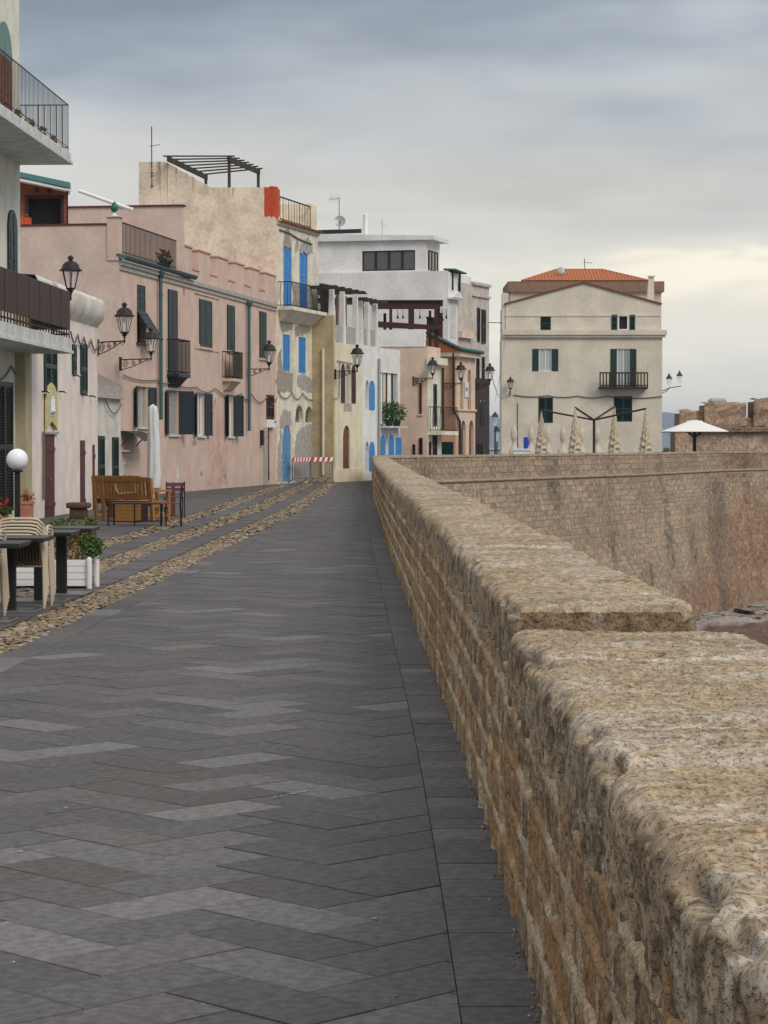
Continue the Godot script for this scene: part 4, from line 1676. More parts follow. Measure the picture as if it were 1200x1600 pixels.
func blush_house() -> void:
	var h := house("blush_house", "low pale pink house with green louvred shutters and wine red doors", "house", -7.560, 50.700, -7.200, 59.600)
	var L := 8.907
	var wd := {"m": M.wine, "leaves": 1, "style": "board", "sink": -0.01}
	walls(h, M.blush, L, 5.0, 4.95, 8.0, [
		["shut", 1.524, 3.022, 2.793, 3.936, {"m": M.green, "sill": true}],
		["shut", 5.132, 5.618, 3.269, 3.979, {"m": M.green}],
		["shut", 6.290, 7.170, 2.827, 4.051, {"m": M.green}],
		["door", 1.58, 2.82, 0.0, 1.83, wd],
		["door", 6.233, 6.972, -0.006, 1.712, wd],
		["door", 8.048, 8.439, -0.022, 1.602, wd],
	])
	# swollen parapet moulding
	var pts := PackedVector3Array()
	var g := Geo.new()
	for i in 30:
		var s := lerpf(-0.1, L, i / 29.0)
		for q in [[-0.02, 4.5], [0.06, 4.62], [0.16, 4.74], [0.2, 4.92], [0.19, 5.12], [0.12, 5.24], [-0.3, 5.26], [-0.3, 4.9]]:
			var o := nz_b.get_noise_2d(s * 0.16, q[1] * 0.4) * 0.014
			pts.append(Vector3(s, q[1] + o, q[0] + o))
	g.sheet(pts, 30, 8, PackedColorArray(), true)
	var cap := PackedVector2Array([Vector2(-0.3, 4.6), Vector2(0.06, 4.62), Vector2(0.16, 4.74), Vector2(0.2, 4.92), Vector2(0.19, 5.12), Vector2(0.12, 5.24), Vector2(-0.3, 5.26)])
	var cp := []
	for q in cap:
		cp.append([q.x, q.y])
	g.side_plate(cp, L - 0.03, L)
	part(h, "parapet", g, M.bone)
	g = Geo.new()
	g.box(-0.75, -0.002, -0.2, 4.4, -0.3, 0.03)
	part(h, "pilaster", g, M.khaki)
	# small iron shutter stays with white ceramic knobs
	var stays := [[1.396, 2.775], [3.499, 2.820], [5.432, 3.240], [6.643, 2.811], [7.725, 2.801]]
	for q in stays:
		var st := node(h, "shutter_stay", Vector3(q[0], q[1], 0))
		g = Geo.new()
		g.tube([Vector3(-0.1, 0, 0), Vector3(-0.1, 0, 0.12), Vector3(0.1, -0.02, 0.12)], 0.018, 5)
		part(st, "hook", g, M.iron)
		g = Geo.new()
		g.lathe(Vector3(0.06, 0.0, 0.12), [[0.0, -0.03], [0.03, -0.01], [0.03, 0.02], [0.0, 0.035]], 8)
		part(st, "knob", g, M.whitepaint)
	g = Geo.new()
	g.tube([Vector3(1.25, 1.9, 0.05), Vector3(1.25, 1.4, 0.05), Vector3(1.22, 0.4, 0.05)], 0.03, 6)
	part(h, "conduit", g, M.grey_iron)
	g = Geo.new()
	g.box(1.35, 3.1, 1.85, 1.9, 0.0, 0.06)
	part(h, "door_lintel", g, M.concrete)
	g = Geo.new()
	var sx := [4.74, 5.7, 6.6, 7.6, 8.85]
	for i in 4:
		g.tube(sagging(Vector3(sx[i], 4.25 - 0.02 * i, 0.05), Vector3(sx[i + 1], 4.22 - 0.02 * i, 0.05), 0.22), 0.02, 5)
	part(h, "cable", g, M.cable)
	# painted board in the shape of a wave-topped arch over the door
	var o := h.transform
	var sg := thing("shop_sign", "yellow arched signboard with a white hand mark above the wine red door", "sign")
	sg.transform = Transform3D(o.basis, o * Vector3(1.5, 1.93, 0.03))
	g = Geo.new()
	var p := PackedVector2Array([Vector2(0, 0), Vector2(0.3, 0.14), Vector2(0.65, 0.2), Vector2(1.0, 0.12), Vector2(1.3, 0.0), Vector2(1.34, 0.62), Vector2(1.2, 0.86), Vector2(0.95, 1.0), Vector2(0.65, 1.06), Vector2(0.3, 0.98), Vector2(0.08, 0.8), Vector2(0.0, 0.6)])
	g.plate(p, 0.0, 0.05)
	part(sg, "board", g, mat(lin(0.62, 0.58, 0.25), 0.6, M.t_old, 0.7))
	g = Geo.new()
	g.plate(PackedVector2Array([Vector2(0.2, 0.3), Vector2(0.98, 0.3), Vector2(1.02, 0.56), Vector2(0.86, 0.76), Vector2(0.56, 0.88), Vector2(0.3, 0.72), Vector2(0.2, 0.52)]), 0.05, 0.056)
	part(sg, "field", g, mat(lin(0.5, 0.53, 0.5), 0.6, M.t_old, 0.7))
	g = Geo.new()
	for q in [[0.46, 0.68], [0.6, 0.76], [0.74, 0.7]]:
		g.tube([Vector3(q[0], 0.45, 0.06), Vector3(q[0], q[1], 0.06)], 0.035, 6)
	g.tube([Vector3(0.42, 0.43, 0.06), Vector3(0.78, 0.43, 0.06)], 0.05, 6)
	part(sg, "emblem", g, M.whitepaint)

func bone_house() -> void:
	var h := house("recessed_house", "small off white house set back between the two pink houses", "house", -8.600, 66.000, -8.000, 72.000)
	var L := 6.030
	walls(h, M.bone, L, 3.0, 3.0, 6.0, [
		["shut", 2.814, 3.627, 0.080, 1.856, {"m": M.green, "leaves": 1}],
		["shut", 4.771, 5.557, 0.036, 1.823, {"m": M.green, "leaves": 1}],
	])
	var g := Geo.new()
	g.box(-0.1, L, 2.96, 3.06, -0.1, 0.14)
	g.box(-0.1, L, 3.06, 3.34, -0.1, 0.06)
	part(h, "cornice", g, M.concrete)
	g = Geo.new()
	g.hexa([Vector3(-0.1, 3.3, -3.0), Vector3(L, 3.3, -3.0), Vector3(L, 3.3, 0.0), Vector3(-0.1, 3.3, 0.0), Vector3(-0.1, 4.3, -3.0), Vector3(L, 3.5, -3.0), Vector3(L, 3.42, 0.0), Vector3(-0.1, 3.9, 0.0)])
	part(h, "roof", g, M.render)
	g = Geo.new()
	g.tube(sagging(Vector3(3.6, 2.9, 0.08), Vector3(5.8, 2.85, 0.08), 0.35), 0.018, 5)
	part(h, "cable", g, M.cable)

func pink_house() -> void:
	var h := house("pink_house", "long salmon pink house with dark green shutters and a notched roof parapet", "house", -8.060, 72.200, -4.350, 95.000)
	var L := 23.100
	var sh := {"m": M.slate, "style": "panel"}
	var gr := {"m": M.green, "style": "panel", "sill": true, "sillm": M.pink}
	walls(h, M.pink, L, 7.2, 7.22, 9.0, [
		["void", 2.061, 3.141, 4.795, 6.608, {"m": M.room}],
		["shut", 5.891, 7.084, 3.961, 6.714, sh],
		["shut", 10.234, 12.049, 4.993, 6.651, gr],
		["shut", 14.507, 15.658, 5.032, 6.698, gr],
		["shut", 20.051, 21.234, 4.946, 6.767, gr],
		["open", 2.104, 3.343, 2.155, 3.428, {"m": M.slate, "style": "panel", "a": [166.0, 168.0], "frame": M.concrete, "leaf": 0.62, "sill": true}],
		["open", 6.031, 7.317, 1.927, 3.394, {"m": M.slate, "style": "panel", "a": [170.0, 138.0], "frame": M.concrete, "leaf": 0.62, "sill": true, "c0": 0.3, "c1": 0.7}],
		["open", 9.925, 10.959, 1.895, 3.387, {"m": M.slate, "style": "panel", "a": [166.0, 166.0], "leaf": 0.62, "sill": true}],
		["open", 14.635, 15.525, 1.885, 3.413, {"m": M.slate, "style": "panel", "a": [164.0, 158.0], "leaf": 0.66, "sill": true}],
		["door", 0.329, 1.027, -0.004, 1.217, {"m": M.dove, "leaves": 1, "style": "board"}],
		["door", 21.201, 21.926, 0.160, 2.256, {"m": M.wine, "leaves": 1, "style": "board"}],
		["shut", 21.334, 22.674, 2.588, 3.551, {"m": M.darkwood, "leaves": 1}],
	])
	# gable end towards the camera, a little greyer
	var g := Geo.new()
	g.side_plate([[-10.0, -0.3], [0.004, -0.3], [0.004, 7.4], [-0.02, 8.27], [-10.0, 8.32]], -0.03, 0.22)
	part(h, "gable", g, M.rose)
	g = Geo.new()
	g.box(-0.06, 0.26, 8.27, 8.33, -10.0, -0.36)
	part(h, "gable_coping", g, M.wine)
	g = Geo.new()
	g.cbox(-0.07, 0.3, 7.2, 8.5, -0.36, 0.02, 0.01)
	g.cbox(-0.11, 0.34, 8.5, 8.55, -0.4, 0.06, 0.01)
	part(h, "pillar", g, M.pink)
	# glazed green pine-cone finial on its white foot
	var fn := node(h, "finial", Vector3(0.115, 8.55, -0.17))
	g = Geo.new()
	g.lathe(Vector3.ZERO, [[0.0, 0.0], [0.1, 0.0], [0.1, 0.03], [0.05, 0.06], [0.05, 0.1], [0.09, 0.12], [0.0, 0.13]], 12)
	part(fn, "foot", g, M.whitepaint)
	g = Geo.new()
	g.lathe(Vector3(0, 0.12, 0), [[0.0, 0.0], [0.08, 0.02], [0.12, 0.1], [0.11, 0.18], [0.06, 0.27], [0.0, 0.34]], 14)
	part(fn, "cone", g, M.greenurn)
	# terrace wall standing across the roof
	g = Geo.new()
	g.box(7.95, 8.2, 6.6, 9.62, -10.0, 0.0)
	part(h, "terrace_wall", g, M.rose)
	g = Geo.new()
	g.box(7.9, 8.25, 9.62, 9.68, -10.0, 0.04)
	part(h, "terrace_coping", g, M.wine)
	railing(h, Vector3(0.35, 7.42, -0.06), Vector3(7.25, 7.42, -0.06), 0.98, 0.15, 0.012, M.iron, "terrace_railing")
	# half-round gutter with its fascia
	g = Geo.new()
	var pts := PackedVector3Array()
	for i in 8:
		for j in 7:
			var a := PI * j / 6.0
			pts.append(Vector3(lerpf(-0.1, 9.0, i / 7.0), 7.34 - sin(a) * 0.13, 0.15 - cos(a) * 0.12))
	g.sheet(pts, 8, 7)
	g.box(-0.1, 9.0, 7.33, 7.4, -0.05, 0.04)
	part(h, "gutter", g, M.copper)
	g = Geo.new()
	g.box(0.0, L, 6.92, 7.06, 0.0, 0.05)
	g.box(0.0, L, 7.06, 7.2, 0.0, 0.1)
	part(h, "cornice", g, M.concrete)
	for q in [[4.55, 2.4, 7.2], [17.7, 2.1, 7.0]]:
		g = Geo.new()
		g.tube([Vector3(q[0], q[2], 0.16), Vector3(q[0], q[2] - 0.25, 0.12), Vector3(q[0], q[1], 0.12)], 0.062, 8)
		for y in [3.2, 5.0, 6.4]:
			g.tube([Vector3(q[0], y, 0.12), Vector3(q[0], y + 0.05, 0.12)], 0.075, 8)
		g.lathe(Vector3(q[0], q[2] - 0.12, 0.14), [[0.0, -0.1], [0.07, -0.1], [0.13, 0.06], [0.13, 0.12], [0.0, 0.12]], 8)
		part(h, "downpipe", g, M.copper)
	# notched parapet: merlons with tile caps
	var cuts := [9.194, 10.255, 7.535, 8.283, 11.873, 13.004, 7.546, 8.296, 14.680, 15.781, 7.551, 8.325, 17.348, 18.461, 7.584, 8.334, 20.066, 21.129, 7.610, 8.357]
	var x := 8.25
	g = Geo.new()
	g.box(x, L, 7.2, 7.58, -0.24, 0.0)
	part(h, "parapet", g, M.pink)
	for i in 6:
		var e: float = cuts[i * 4] if i < 5 else L
		g = Geo.new()
		g.cbox(x, e, 7.58, 8.3, -0.4, 0.0, 0.012)
		part(h, "merlon", g, M.pink)
		g = Geo.new()
		g.box(x - 0.04, e + 0.04, 8.3, 8.35, -0.44, 0.04)
		part(h, "merlon_cap", g, M.salmon)
		if i < 5:
			x = cuts[i * 4 + 1]
			g = Geo.new()
			g.box(e + 0.02, x - 0.02, 7.58, 7.62, -0.27, 0.03)
			part(h, "notch_sill", g, M.salmon)
	# the salmon backs of the parapets towards the taller house
	g = Geo.new()
	g.hexa([Vector3(8.2, 7.2, -3.4), Vector3(L - 0.1, 7.2, -3.4), Vector3(L - 0.1, 7.2, -3.2), Vector3(8.2, 7.2, -3.2), Vector3(8.2, 8.9, -3.4), Vector3(L - 0.1, 9.1, -3.4), Vector3(L - 0.1, 9.1, -3.2), Vector3(8.2, 8.9, -3.2)])
	part(h, "roof_wall", g, M.salmon)
	# the first upper window has its lower shutters pushed out on a stay
	var up := [2.061, 3.141, 4.795, 6.608]
	var w := node(h, "window", Vector3(up[0], up[2], 0.0))
	var ww: float = up[1] - up[0]
	var hh: float = up[3] - up[2]
	for i in 2:
		var lf := part(w, "leaf", leaf_mesh(ww * 0.5 - 0.006, hh * 0.46, "panel"), M.slate)
		lf.position = Vector3(ww * 0.5 * i + 0.003, hh * 0.53, -0.06)
	var fl := part(w, "flap", leaf_mesh(ww - 0.01, hh * 0.55, "panel"), M.slate)
	fl.transform = Transform3D(Basis(Vector3.RIGHT, deg_to_rad(-32.0)), Vector3(0.005, hh * 0.53, 0.0)) * Transform3D(Basis.IDENTITY, Vector3(0, -hh * 0.55, 0))
	g = Geo.new()
	g.tube([Vector3(0.05, 0.05, 0), Vector3(0.05, hh * 0.15, 0.33)], 0.012, 4)
	g.tube([Vector3(ww - 0.05, 0.05, 0), Vector3(ww - 0.05, hh * 0.15, 0.33)], 0.012, 4)
	part(w, "stay", g, M.iron)
	g = Geo.new()
	g.box(-0.1, ww + 0.1, -0.07, 0.0, -0.02, 0.08)
	part(w, "sill", g, M.slate)
	# raised plaster frame round the third window
	g = Geo.new()
	var fr := [9.539, 13.236, 4.799, 6.799]
	g.box(fr[0], fr[1], fr[3], fr[3] + 0.05, 0.0, 0.04)
	g.box(fr[0], fr[1], fr[2] + 0.1, fr[2] + 0.28, 0.0, 0.03)
	part(h, "window_surround", g, M.pink)
	# two small iron balconies
	for b in [[5.75, 7.3, 3.92, 5.05, false], [13.75, 15.3, 3.98, 4.95, true]]:
		var bl := node(h, "balcony", Vector3.ZERO)
		g = Geo.new()
		g.box(b[0], b[1], b[2] - 0.1, b[2], 0.0, 0.42)
		g.hexa([Vector3(b[0] + 0.15, b[2] - 0.42, 0.0), Vector3(b[1] - 0.15, b[2] - 0.42, 0.0), Vector3(b[1] - 0.15, b[2] - 0.42, 0.06), Vector3(b[0] + 0.15, b[2] - 0.42, 0.06), Vector3(b[0] + 0.1, b[2] - 0.1, 0.0), Vector3(b[1] - 0.1, b[2] - 0.1, 0.0), Vector3(b[1] - 0.1, b[2] - 0.1, 0.36), Vector3(b[0] + 0.1, b[2] - 0.1, 0.36)])
		part(bl, "slab", g, M.slate if not b[4] else M.pink)
		for e in [[Vector3(b[0], b[2], 0.0), Vector3(b[0], b[2], 0.4)], [Vector3(b[0], b[2], 0.4), Vector3(b[1], b[2], 0.4)], [Vector3(b[1], b[2], 0.4), Vector3(b[1], b[2], 0.0)]]:
			railing(bl, e[0], e[1], b[3] - b[2], 0.13, 0.012, M.iron)
		if b[4]:
			g = Geo.new()
			g.box(b[0] + 0.06, b[1] - 0.02, b[2] + 0.06, b[3] - 0.06, 0.37, 0.385)
			part(bl, "reed_screen", g, M.dove)
	# canopy and ledge over the side door
	g = Geo.new()
	pts = PackedVector3Array()
	for i in 2:
		for j in 9:
			var t := j / 8.0
			pts.append(Vector3(0.05 + i * 1.9, 2.02 - 0.32 * t * t, t * 0.75))
	g.sheet(pts, 2, 9)
	g.tube([Vector3(0.1, 1.55, 0.02), Vector3(0.1, 1.95, 0.4)], 0.02, 5)
	g.tube([Vector3(1.85, 1.55, 0.02), Vector3(1.85, 1.95, 0.4)], 0.02, 5)
	part(h, "canopy", g, M.greywood)
	g = Geo.new()
	g.box(0.2, 1.5, 1.38, 1.43, 0.0, 0.22)
	part(h, "ledge", g, M.dove)
	var mb := [21.329, 22.546, 2.258, 2.562]
	g = Geo.new()
	g.cbox(mb[0], mb[1], mb[2], mb[3], 0.0, 0.14, 0.01)
	part(h, "meter_box", g, M.whitepaint)
	g = Geo.new()
	g.box(mb[0] + 0.9, mb[0] + 1.25, mb[2] + 0.2, mb[3] - 0.05, 0.14, 0.146)
	part(h, "meter_window", g, M.black)
	g = Geo.new()
	g.box(20.75, 21.35, 0.0, mb[2], 0.0, 0.06)
	part(h, "pilaster", g, M.concrete)
	g = Geo.new()
	g.cbox(20.15, 20.4, 1.55, 2.15, 0.0, 0.12, 0.01)
	part(h, "letter_box", g, M.darkwood)
	# cable looped from hook to hook
	g = Geo.new()
	var sx := [0.3, 4.2, 6.2, 9.6, 12.4, 16.6, 18.4, 21.2, 23.2]
	var sy := [3.72, 3.68, 3.66, 3.58, 3.6, 3.5, 3.52, 3.45, 3.5]
	for i in 8:
		g.tube(sagging(Vector3(sx[i], sy[i], 0.06), Vector3(sx[i + 1], sy[i + 1], 0.06), 0.08 + 0.05 * i * (0.6 if i > 2 else 0.1)), 0.02, 5)
	part(h, "cable", g, M.cable)
	# bare and repainted spots low on the wall
	patch(h, "patch", [Vector2(6.6, -0.1), Vector2(7.6, -0.1), Vector2(7.45, 0.55), Vector2(7.15, 0.85), Vector2(6.95, 0.5)], M.bone, 0.004, 0.05)
	patch(h, "patch", [Vector2(11.6, 0.1), Vector2(14.6, 0.15), Vector2(14.4, 2.4), Vector2(12.0, 3.4)], mat(lin(0.62, 0.43, 0.365), 0.92, M.t_old, 3.0), 0.003, 0.05)
	for q in [[9.2, 1.55, 0.7], [15.4, 1.6, 0.12], [15.9, 1.62, 0.12], [12.6, 3.0, 0.15], [18.4, 0.9, 0.1], [10.4, 0.5, 0.3], [13.8, 0.35, 0.5]]:
		patch(h, "stain", [Vector2(q[0], q[1]), Vector2(q[0] + q[2], q[1] + 0.02), Vector2(q[0] + q[2] * 0.8, q[1] + 0.2), Vector2(q[0] + 0.1 * q[2], q[1] + 0.17)], M.render, 0.005, 0.05)
	var fp := h.transform * Vector3(6.55, 7.43, -0.28)
	pot_with_plant("dark trough of red geraniums behind the pink house terrace railing", fp, 0.24, 0.2, M.black, M.leaf, true)

func roof_room() -> void:
	# a terracotta-painted room and its awning on the flat roof of the pink house
	var r := thing("roof_room", "terracotta walled roof room under a green and white awning", "roof room", Vector3(-11.55, 8.3, -75.2), 0.16)
	var g := Geo.new()
	cut_front(g, 1.5, 0.0, 1.6, 1.6, [[0.3, 1.3, 0.0, 1.1, 0.0]], 0.2)
	shell(g, 1.5, 0.0, 1.6, 1.6, 2.2)
	part(r, "wall", g, mat(lin(0.26, 0.10, 0.055), 0.9, M.t_old, 1.4))
	g = Geo.new()
	g.box(0.3, 1.3, 0.0, 1.1, -0.25, -0.2)
	part(r, "opening", g, M.room)
	g = Geo.new()
	g.box(0.2, 1.4, 1.1, 1.2, -0.02, 0.05)
	g.box(0.2, 0.3, 0.0, 1.1, -0.02, 0.05)
	g.box(1.3, 1.4, 0.0, 1.1, -0.02, 0.05)
	part(r, "door_frame", g, M.darkwood)
	g = Geo.new()
	g.hexa([Vector3(-0.3, 1.68, -0.8), Vector3(1.6, 1.3, -0.8), Vector3(1.6, 1.26, 0.75), Vector3(-0.3, 1.62, 0.75), Vector3(-0.3, 1.82, -0.8), Vector3(1.6, 1.45, -0.8), Vector3(1.6, 1.32, 0.75), Vector3(-0.3, 1.72, 0.75)])
	part(r, "awning_box", g, M.whitepaint)
	g = Geo.new()
	g.hexa([Vector3(-0.3, 1.74, 0.55), Vector3(1.6, 1.35, 0.55), Vector3(1.6, 1.35, 0.8), Vector3(-0.3, 1.74, 0.8), Vector3(-0.3, 1.92, 0.5), Vector3(1.6, 1.55, 0.5), Vector3(1.6, 1.55, 0.6), Vector3(-0.3, 1.92, 0.6)])
	part(r, "awning_cloth", g, M.awning_green)
	for k in 2:
		g = Geo.new()
		g.lathe(Vector3(0.55 + k * 0.4, 1.34, 0.06), [[0.0, -0.07], [0.06, -0.05], [0.07, 0.05], [0.0, 0.08]], 8)
		part(r, "wall_lamp", g, M.iron)
	g = Geo.new()
	g.tube([Vector3(1.5, 0.0, 0.45), Vector3(1.5, 1.35, 0.45)], 0.03, 6)
	part(r, "post", g, M.iron)
	var b := thing("awning_arm", "white awning arm reaching over the pink roof terrace", "pole", Vector3(-9.1, 9.42, -74.4))
	g = Geo.new()
	g.tube([Vector3(-0.45, 0.12, 0), Vector3(1.25, -0.52, 0.6)], 0.06, 8)
	part(b, "arm", g, M.whitepaint)
	g = Geo.new()
	g.lathe(Vector3(1.25, -0.52, 0.6), [[0.0, -0.06], [0.07, -0.03], [0.07, 0.05], [0.0, 0.07]], 8)
	part(b, "end_cap", g, M.whitepaint)
	var tr := thing("window_box", "orange window box on the roof room terrace edge", "planter", Vector3(-11.55, 8.33, -73.6), 0.16)
	g = Geo.new()
	g.cbox(0.0, 0.62, 0.0, 0.3, -0.25, 0.0, 0.012)
	part(tr, "box", g, M.redpaint)
	g = Geo.new()
	rng.seed = 3
	leaf_ball(g, Vector3(0.3, 0.32, -0.12), Vector3(0.3, 0.1, 0.12), 60, 0.07)
	part(tr, "plants", g, M.dryleaf)
func blue_house() -> void:
	var h := house("blue_shutter_house", "tall peeling ivory house with bright blue shutters and an orange red roof corner", "house", -4.300, 95.000, -2.800, 100.600)
	var L := 5.797
	var bl := {"m": M.blue, "style": "panel", "sink": 0.03}
	walls(h, M.ivory, L, 10.5, 10.5, 5.85, [
		["shut", 0.931, 2.065, 7.162, 9.601, bl],
		["shut", 3.135, 4.321, 7.258, 9.593, bl],
		["shut", 0.832, 1.833, 4.559, 6.038, bl],
		["shut", 2.989, 4.035, 4.543, 6.028, bl],
		["door", 0.729, 1.950, 0.063, 2.586, {"m": M.oldblue, "rise": -0.75, "leaves": 2, "sink": 0.04}],
		["void", 2.532, 3.660, 2.497, 3.210, {"rise": 0.55, "m": M.pane}],
		["void", 3.935, 5.048, 2.508, 3.178, {"rise": 0.55, "m": M.pane}],
	])
	var g := Geo.new()
	g.side_plate([[-5.85, -0.3], [0.004, -0.3], [0.004, 11.86], [-2.76, 11.93], [-4.72, 13.02], [-5.85, 13.05]], -0.03, 0.22)
	part(h, "gable", g, M.sandwash)
	# rain drips down from the gable coping
	rng.seed = 31
	M.drip = mat(lin(0.56, 0.47, 0.36), 0.95, M.t_old, 0.8)
	for i in 26:
		var z := -0.7 - rng.randf() * 5.0
		if i < 7:
			z = -4.55 - rng.randf() * 0.55
		var top := 11.9 if z > -2.76 else (lerpf(11.93, 13.02, (-2.76 - z) / 1.96) if z > -4.72 else 13.03)
		var len := rng.randf_range(0.25, 0.7) if i >= 7 else rng.randf_range(0.9, 1.9)
		var wd := rng.randf_range(0.03, 0.09)
		g = Geo.new()
		g.side_plate([[z, top], [z + wd, top], [z + wd * 0.8, top - len * 0.5], [z + wd * 0.55, top - len], [z + wd * 0.35, top - len * 0.8], [z + wd * 0.1, top - len * 0.4]], -0.033, -0.03)
		part(h, "drip_stain", g, M.drip)
	g = Geo.new()
	g.cbox(0.22, 0.42, 10.5, 11.86, -0.4, 0.0, 0.01)
	g.cbox(5.0, L, 10.5, 11.7, -2.6, -0.05, 0.01)
	g.box(0.3, 5.0, 10.5, 11.55, -2.8, -2.6)
	part(h, "roof_wall", g, M.sandwash)
	# brushed-on orange red paint round the roof corner
	patch(h, "paint", [Vector2(-0.03, 10.55), Vector2(0.42, 10.75), Vector2(0.45, 11.8), Vector2(-0.03, 11.9)], M.redpaint, 0.008, 0.02)
	g = Geo.new()
	g.side_plate([[-0.5, 10.72], [-0.42, 10.68], [-0.3, 10.74], [-0.2, 10.66], [-0.1, 10.72], [0.012, 10.62], [0.012, 11.88], [-0.2, 11.92], [-0.38, 11.86], [-0.5, 11.9]], -0.036, -0.03)
	part(h, "paint", g, M.redpaint)
	railing(h, Vector3(0.45, 10.62, -0.1), Vector3(5.0, 10.62, -0.1), 0.95, 0.75, 0.014, M.iron, "roof_railing")
	railing(h, Vector3(0.45, 10.62, -0.1), Vector3(5.0, 10.62, -0.1), 0.93, 0.38, 0.007, M.iron, "roof_railing")
	# row of edge tiles
	for i in 20:
		g = Geo.new()
		var pts := PackedVector3Array()
		for k in 2:
			for j in 6:
				var a := PI * j / 5.0
				pts.append(Vector3(0.02 + i * 0.29 + 0.14 - cos(a) * 0.14, 10.56 + sin(a) * 0.07 - k * 0.05, -0.2 + k * 0.42))
		g.sheet(pts, 2, 6)
		part(h, "eaves_tile", g, M.terra)
	g = Geo.new()
	g.box(0.0, L, 10.4, 10.53, 0.0, 0.08)
	part(h, "cornice", g, M.concrete)
	# balcony with bellied bars round the corner
	var b := node(h, "balcony")
	g = Geo.new()
	g.box(0.1, L + 0.35, 6.98, 7.12, 0.0, 0.62)
	g.hexa([Vector3(0.4, 6.55, 0.0), Vector3(L - 0.2, 6.55, 0.0), Vector3(L - 0.2, 6.55, 0.05), Vector3(0.4, 6.55, 0.05), Vector3(0.2, 6.98, 0.0), Vector3(L, 6.98, 0.0), Vector3(L, 6.98, 0.5), Vector3(0.2, 6.98, 0.5)])
	part(b, "slab", g, M.ivory)
	belly_railing(b, Vector3(0.12, 7.12, 0.58), Vector3(L + 0.32, 7.12, 0.58), Vector3(0, 0, 1), 0.98, 0.14, M.iron)
	belly_railing(b, Vector3(0.12, 7.12, 0.0), Vector3(0.12, 7.12, 0.58), Vector3(-1, 0, 0), 0.98, 0.14, M.iron)
	belly_railing(b, Vector3(L + 0.32, 7.12, 0.58), Vector3(L + 0.32, 7.12, 0.0), Vector3(1, 0, 0), 0.98, 0.14, M.iron)
	g = Geo.new()
	g.box(4.5, 5.9, 7.14, 8.05, 0.5, 0.52)
	part(b, "screen", g, M.darkwood)
	# where the plaster has fallen
	for q in [
		[Vector2(0.849, 9.549), Vector2(2.070, 9.646), Vector2(1.808, 10.171), Vector2(1.459, 10.478), Vector2(1.111, 10.086)],
		[Vector2(3.050, 9.566), Vector2(5.068, 9.589), Vector2(4.976, 10.038), Vector2(4.420, 10.313), Vector2(4.051, 10.176), Vector2(3.321, 9.851)],
		[Vector2(2.468, 9.390), Vector2(2.960, 9.664), Vector2(2.872, 10.078), Vector2(2.603, 10.003)],
		[Vector2(0.155, 7.037), Vector2(2.147, 6.675), Vector2(2.057, 6.279), Vector2(0.663, 6.086), Vector2(0.408, 6.460)],
		[Vector2(2.501, 6.378), Vector2(4.594, 6.878), Vector2(4.592, 6.396), Vector2(4.222, 6.192), Vector2(2.500, 6.064)],
		[Vector2(0.055, 3.625), Vector2(2.136, 3.746), Vector2(2.139, 4.505), Vector2(0.742, 4.517), Vector2(0.660, 5.442), Vector2(0.062, 5.240)],
		[Vector2(2.852, 4.472), Vector2(4.309, 4.513), Vector2(5.052, 4.130), Vector2(4.957, 3.777), Vector2(3.300, 3.876), Vector2(2.760, 4.075)],
		[Vector2(-0.003, 0.059), Vector2(0.724, 0.047), Vector2(0.647, 2.218), Vector2(1.954, 2.435), Vector2(1.780, 2.877), Vector2(0.909, 2.996), Vector2(0.477, 2.732), Vector2(0.387, 1.702), Vector2(0.045, 1.445)],
		[Vector2(2.299, 0.021), Vector2(5.510, -0.003), Vector2(5.517, 2.408), Vector2(4.394, 2.400), Vector2(2.753, 2.125), Vector2(2.483, 1.440)],
	]:
		patch(h, "bare_render", q, M.render if rng.randf() < 0.6 else M.concrete, 0.006, 0.07)
	g = Geo.new()
	var sx := [0.0, 1.9, 3.4, 5.7]
	for i in 3:
		g.tube(sagging(Vector3(sx[i], 3.72, 0.05), Vector3(sx[i + 1], 3.68, 0.05), 0.25), 0.02, 5)
	g.tube([Vector3(0.3, 10.2, 0.04), Vector3(1.6, 10.18, 0.04), Vector3(2.8, 10.05, 0.04), Vector3(4.8, 9.98, 0.04)], 0.03, 5)
	part(h, "cable", g, M.cable)

	var pg := thing("roof_pergola", "open grey timber pergola on the roof of the blue shuttered house", "pergola")
	var c := [Vector3(-8.67, 13.2, -95.8), Vector3(-6.24, 13.2, -95.8), Vector3(-5.3, 13.2, -100.2), Vector3(-7.66, 13.2, -102.2)]
	for e in [[0, 3], [1, 2]]:
		g = Geo.new()
		var a: Vector3 = c[e[0]]
		var d: Vector3 = c[e[1]]
		g.obox(Transform3D(Basis.looking_at(d - a), (a + d) * 0.5 - Vector3(0, 0.12, 0)), Vector3(0.1, 0.2, a.distance_to(d) + 0.3))
		part(pg, "beam", g, M.greywood)
	for i in 7:
		g = Geo.new()
		var a: Vector3 = c[0].lerp(c[3], i / 6.0)
		var d: Vector3 = c[1].lerp(c[2], i / 6.0)
		g.obox(Transform3D(Basis.looking_at(d - a), (a + d) * 0.5), Vector3(0.06, 0.055, a.distance_to(d) + 0.45))
		part(pg, "rafter", g, M.greywood)
	for i in [1, 2, 3]:
		g = Geo.new()
		var a: Vector3 = c[i]
		g.box(a.x - 0.06, a.x + 0.06, 11.2, 13.1, a.z - 0.06, a.z + 0.06)
		part(pg, "post", g, M.greywood)

	var an := thing("roof_aerial", "tall thin aerial fixed to the sand coloured gable", "aerial", Vector3(-9.37, 11.9, -95.9))
	g = Geo.new()
	g.tube([Vector3(0, 0, 0), Vector3(0, 2.5, 0)], 0.022, 5)
	part(an, "mast", g, M.iron)
	g = Geo.new()
	g.tube([Vector3(-0.1, 1.7, 0), Vector3(0.34, 1.78, 0)], 0.012, 4)
	part(an, "arm", g, M.iron)
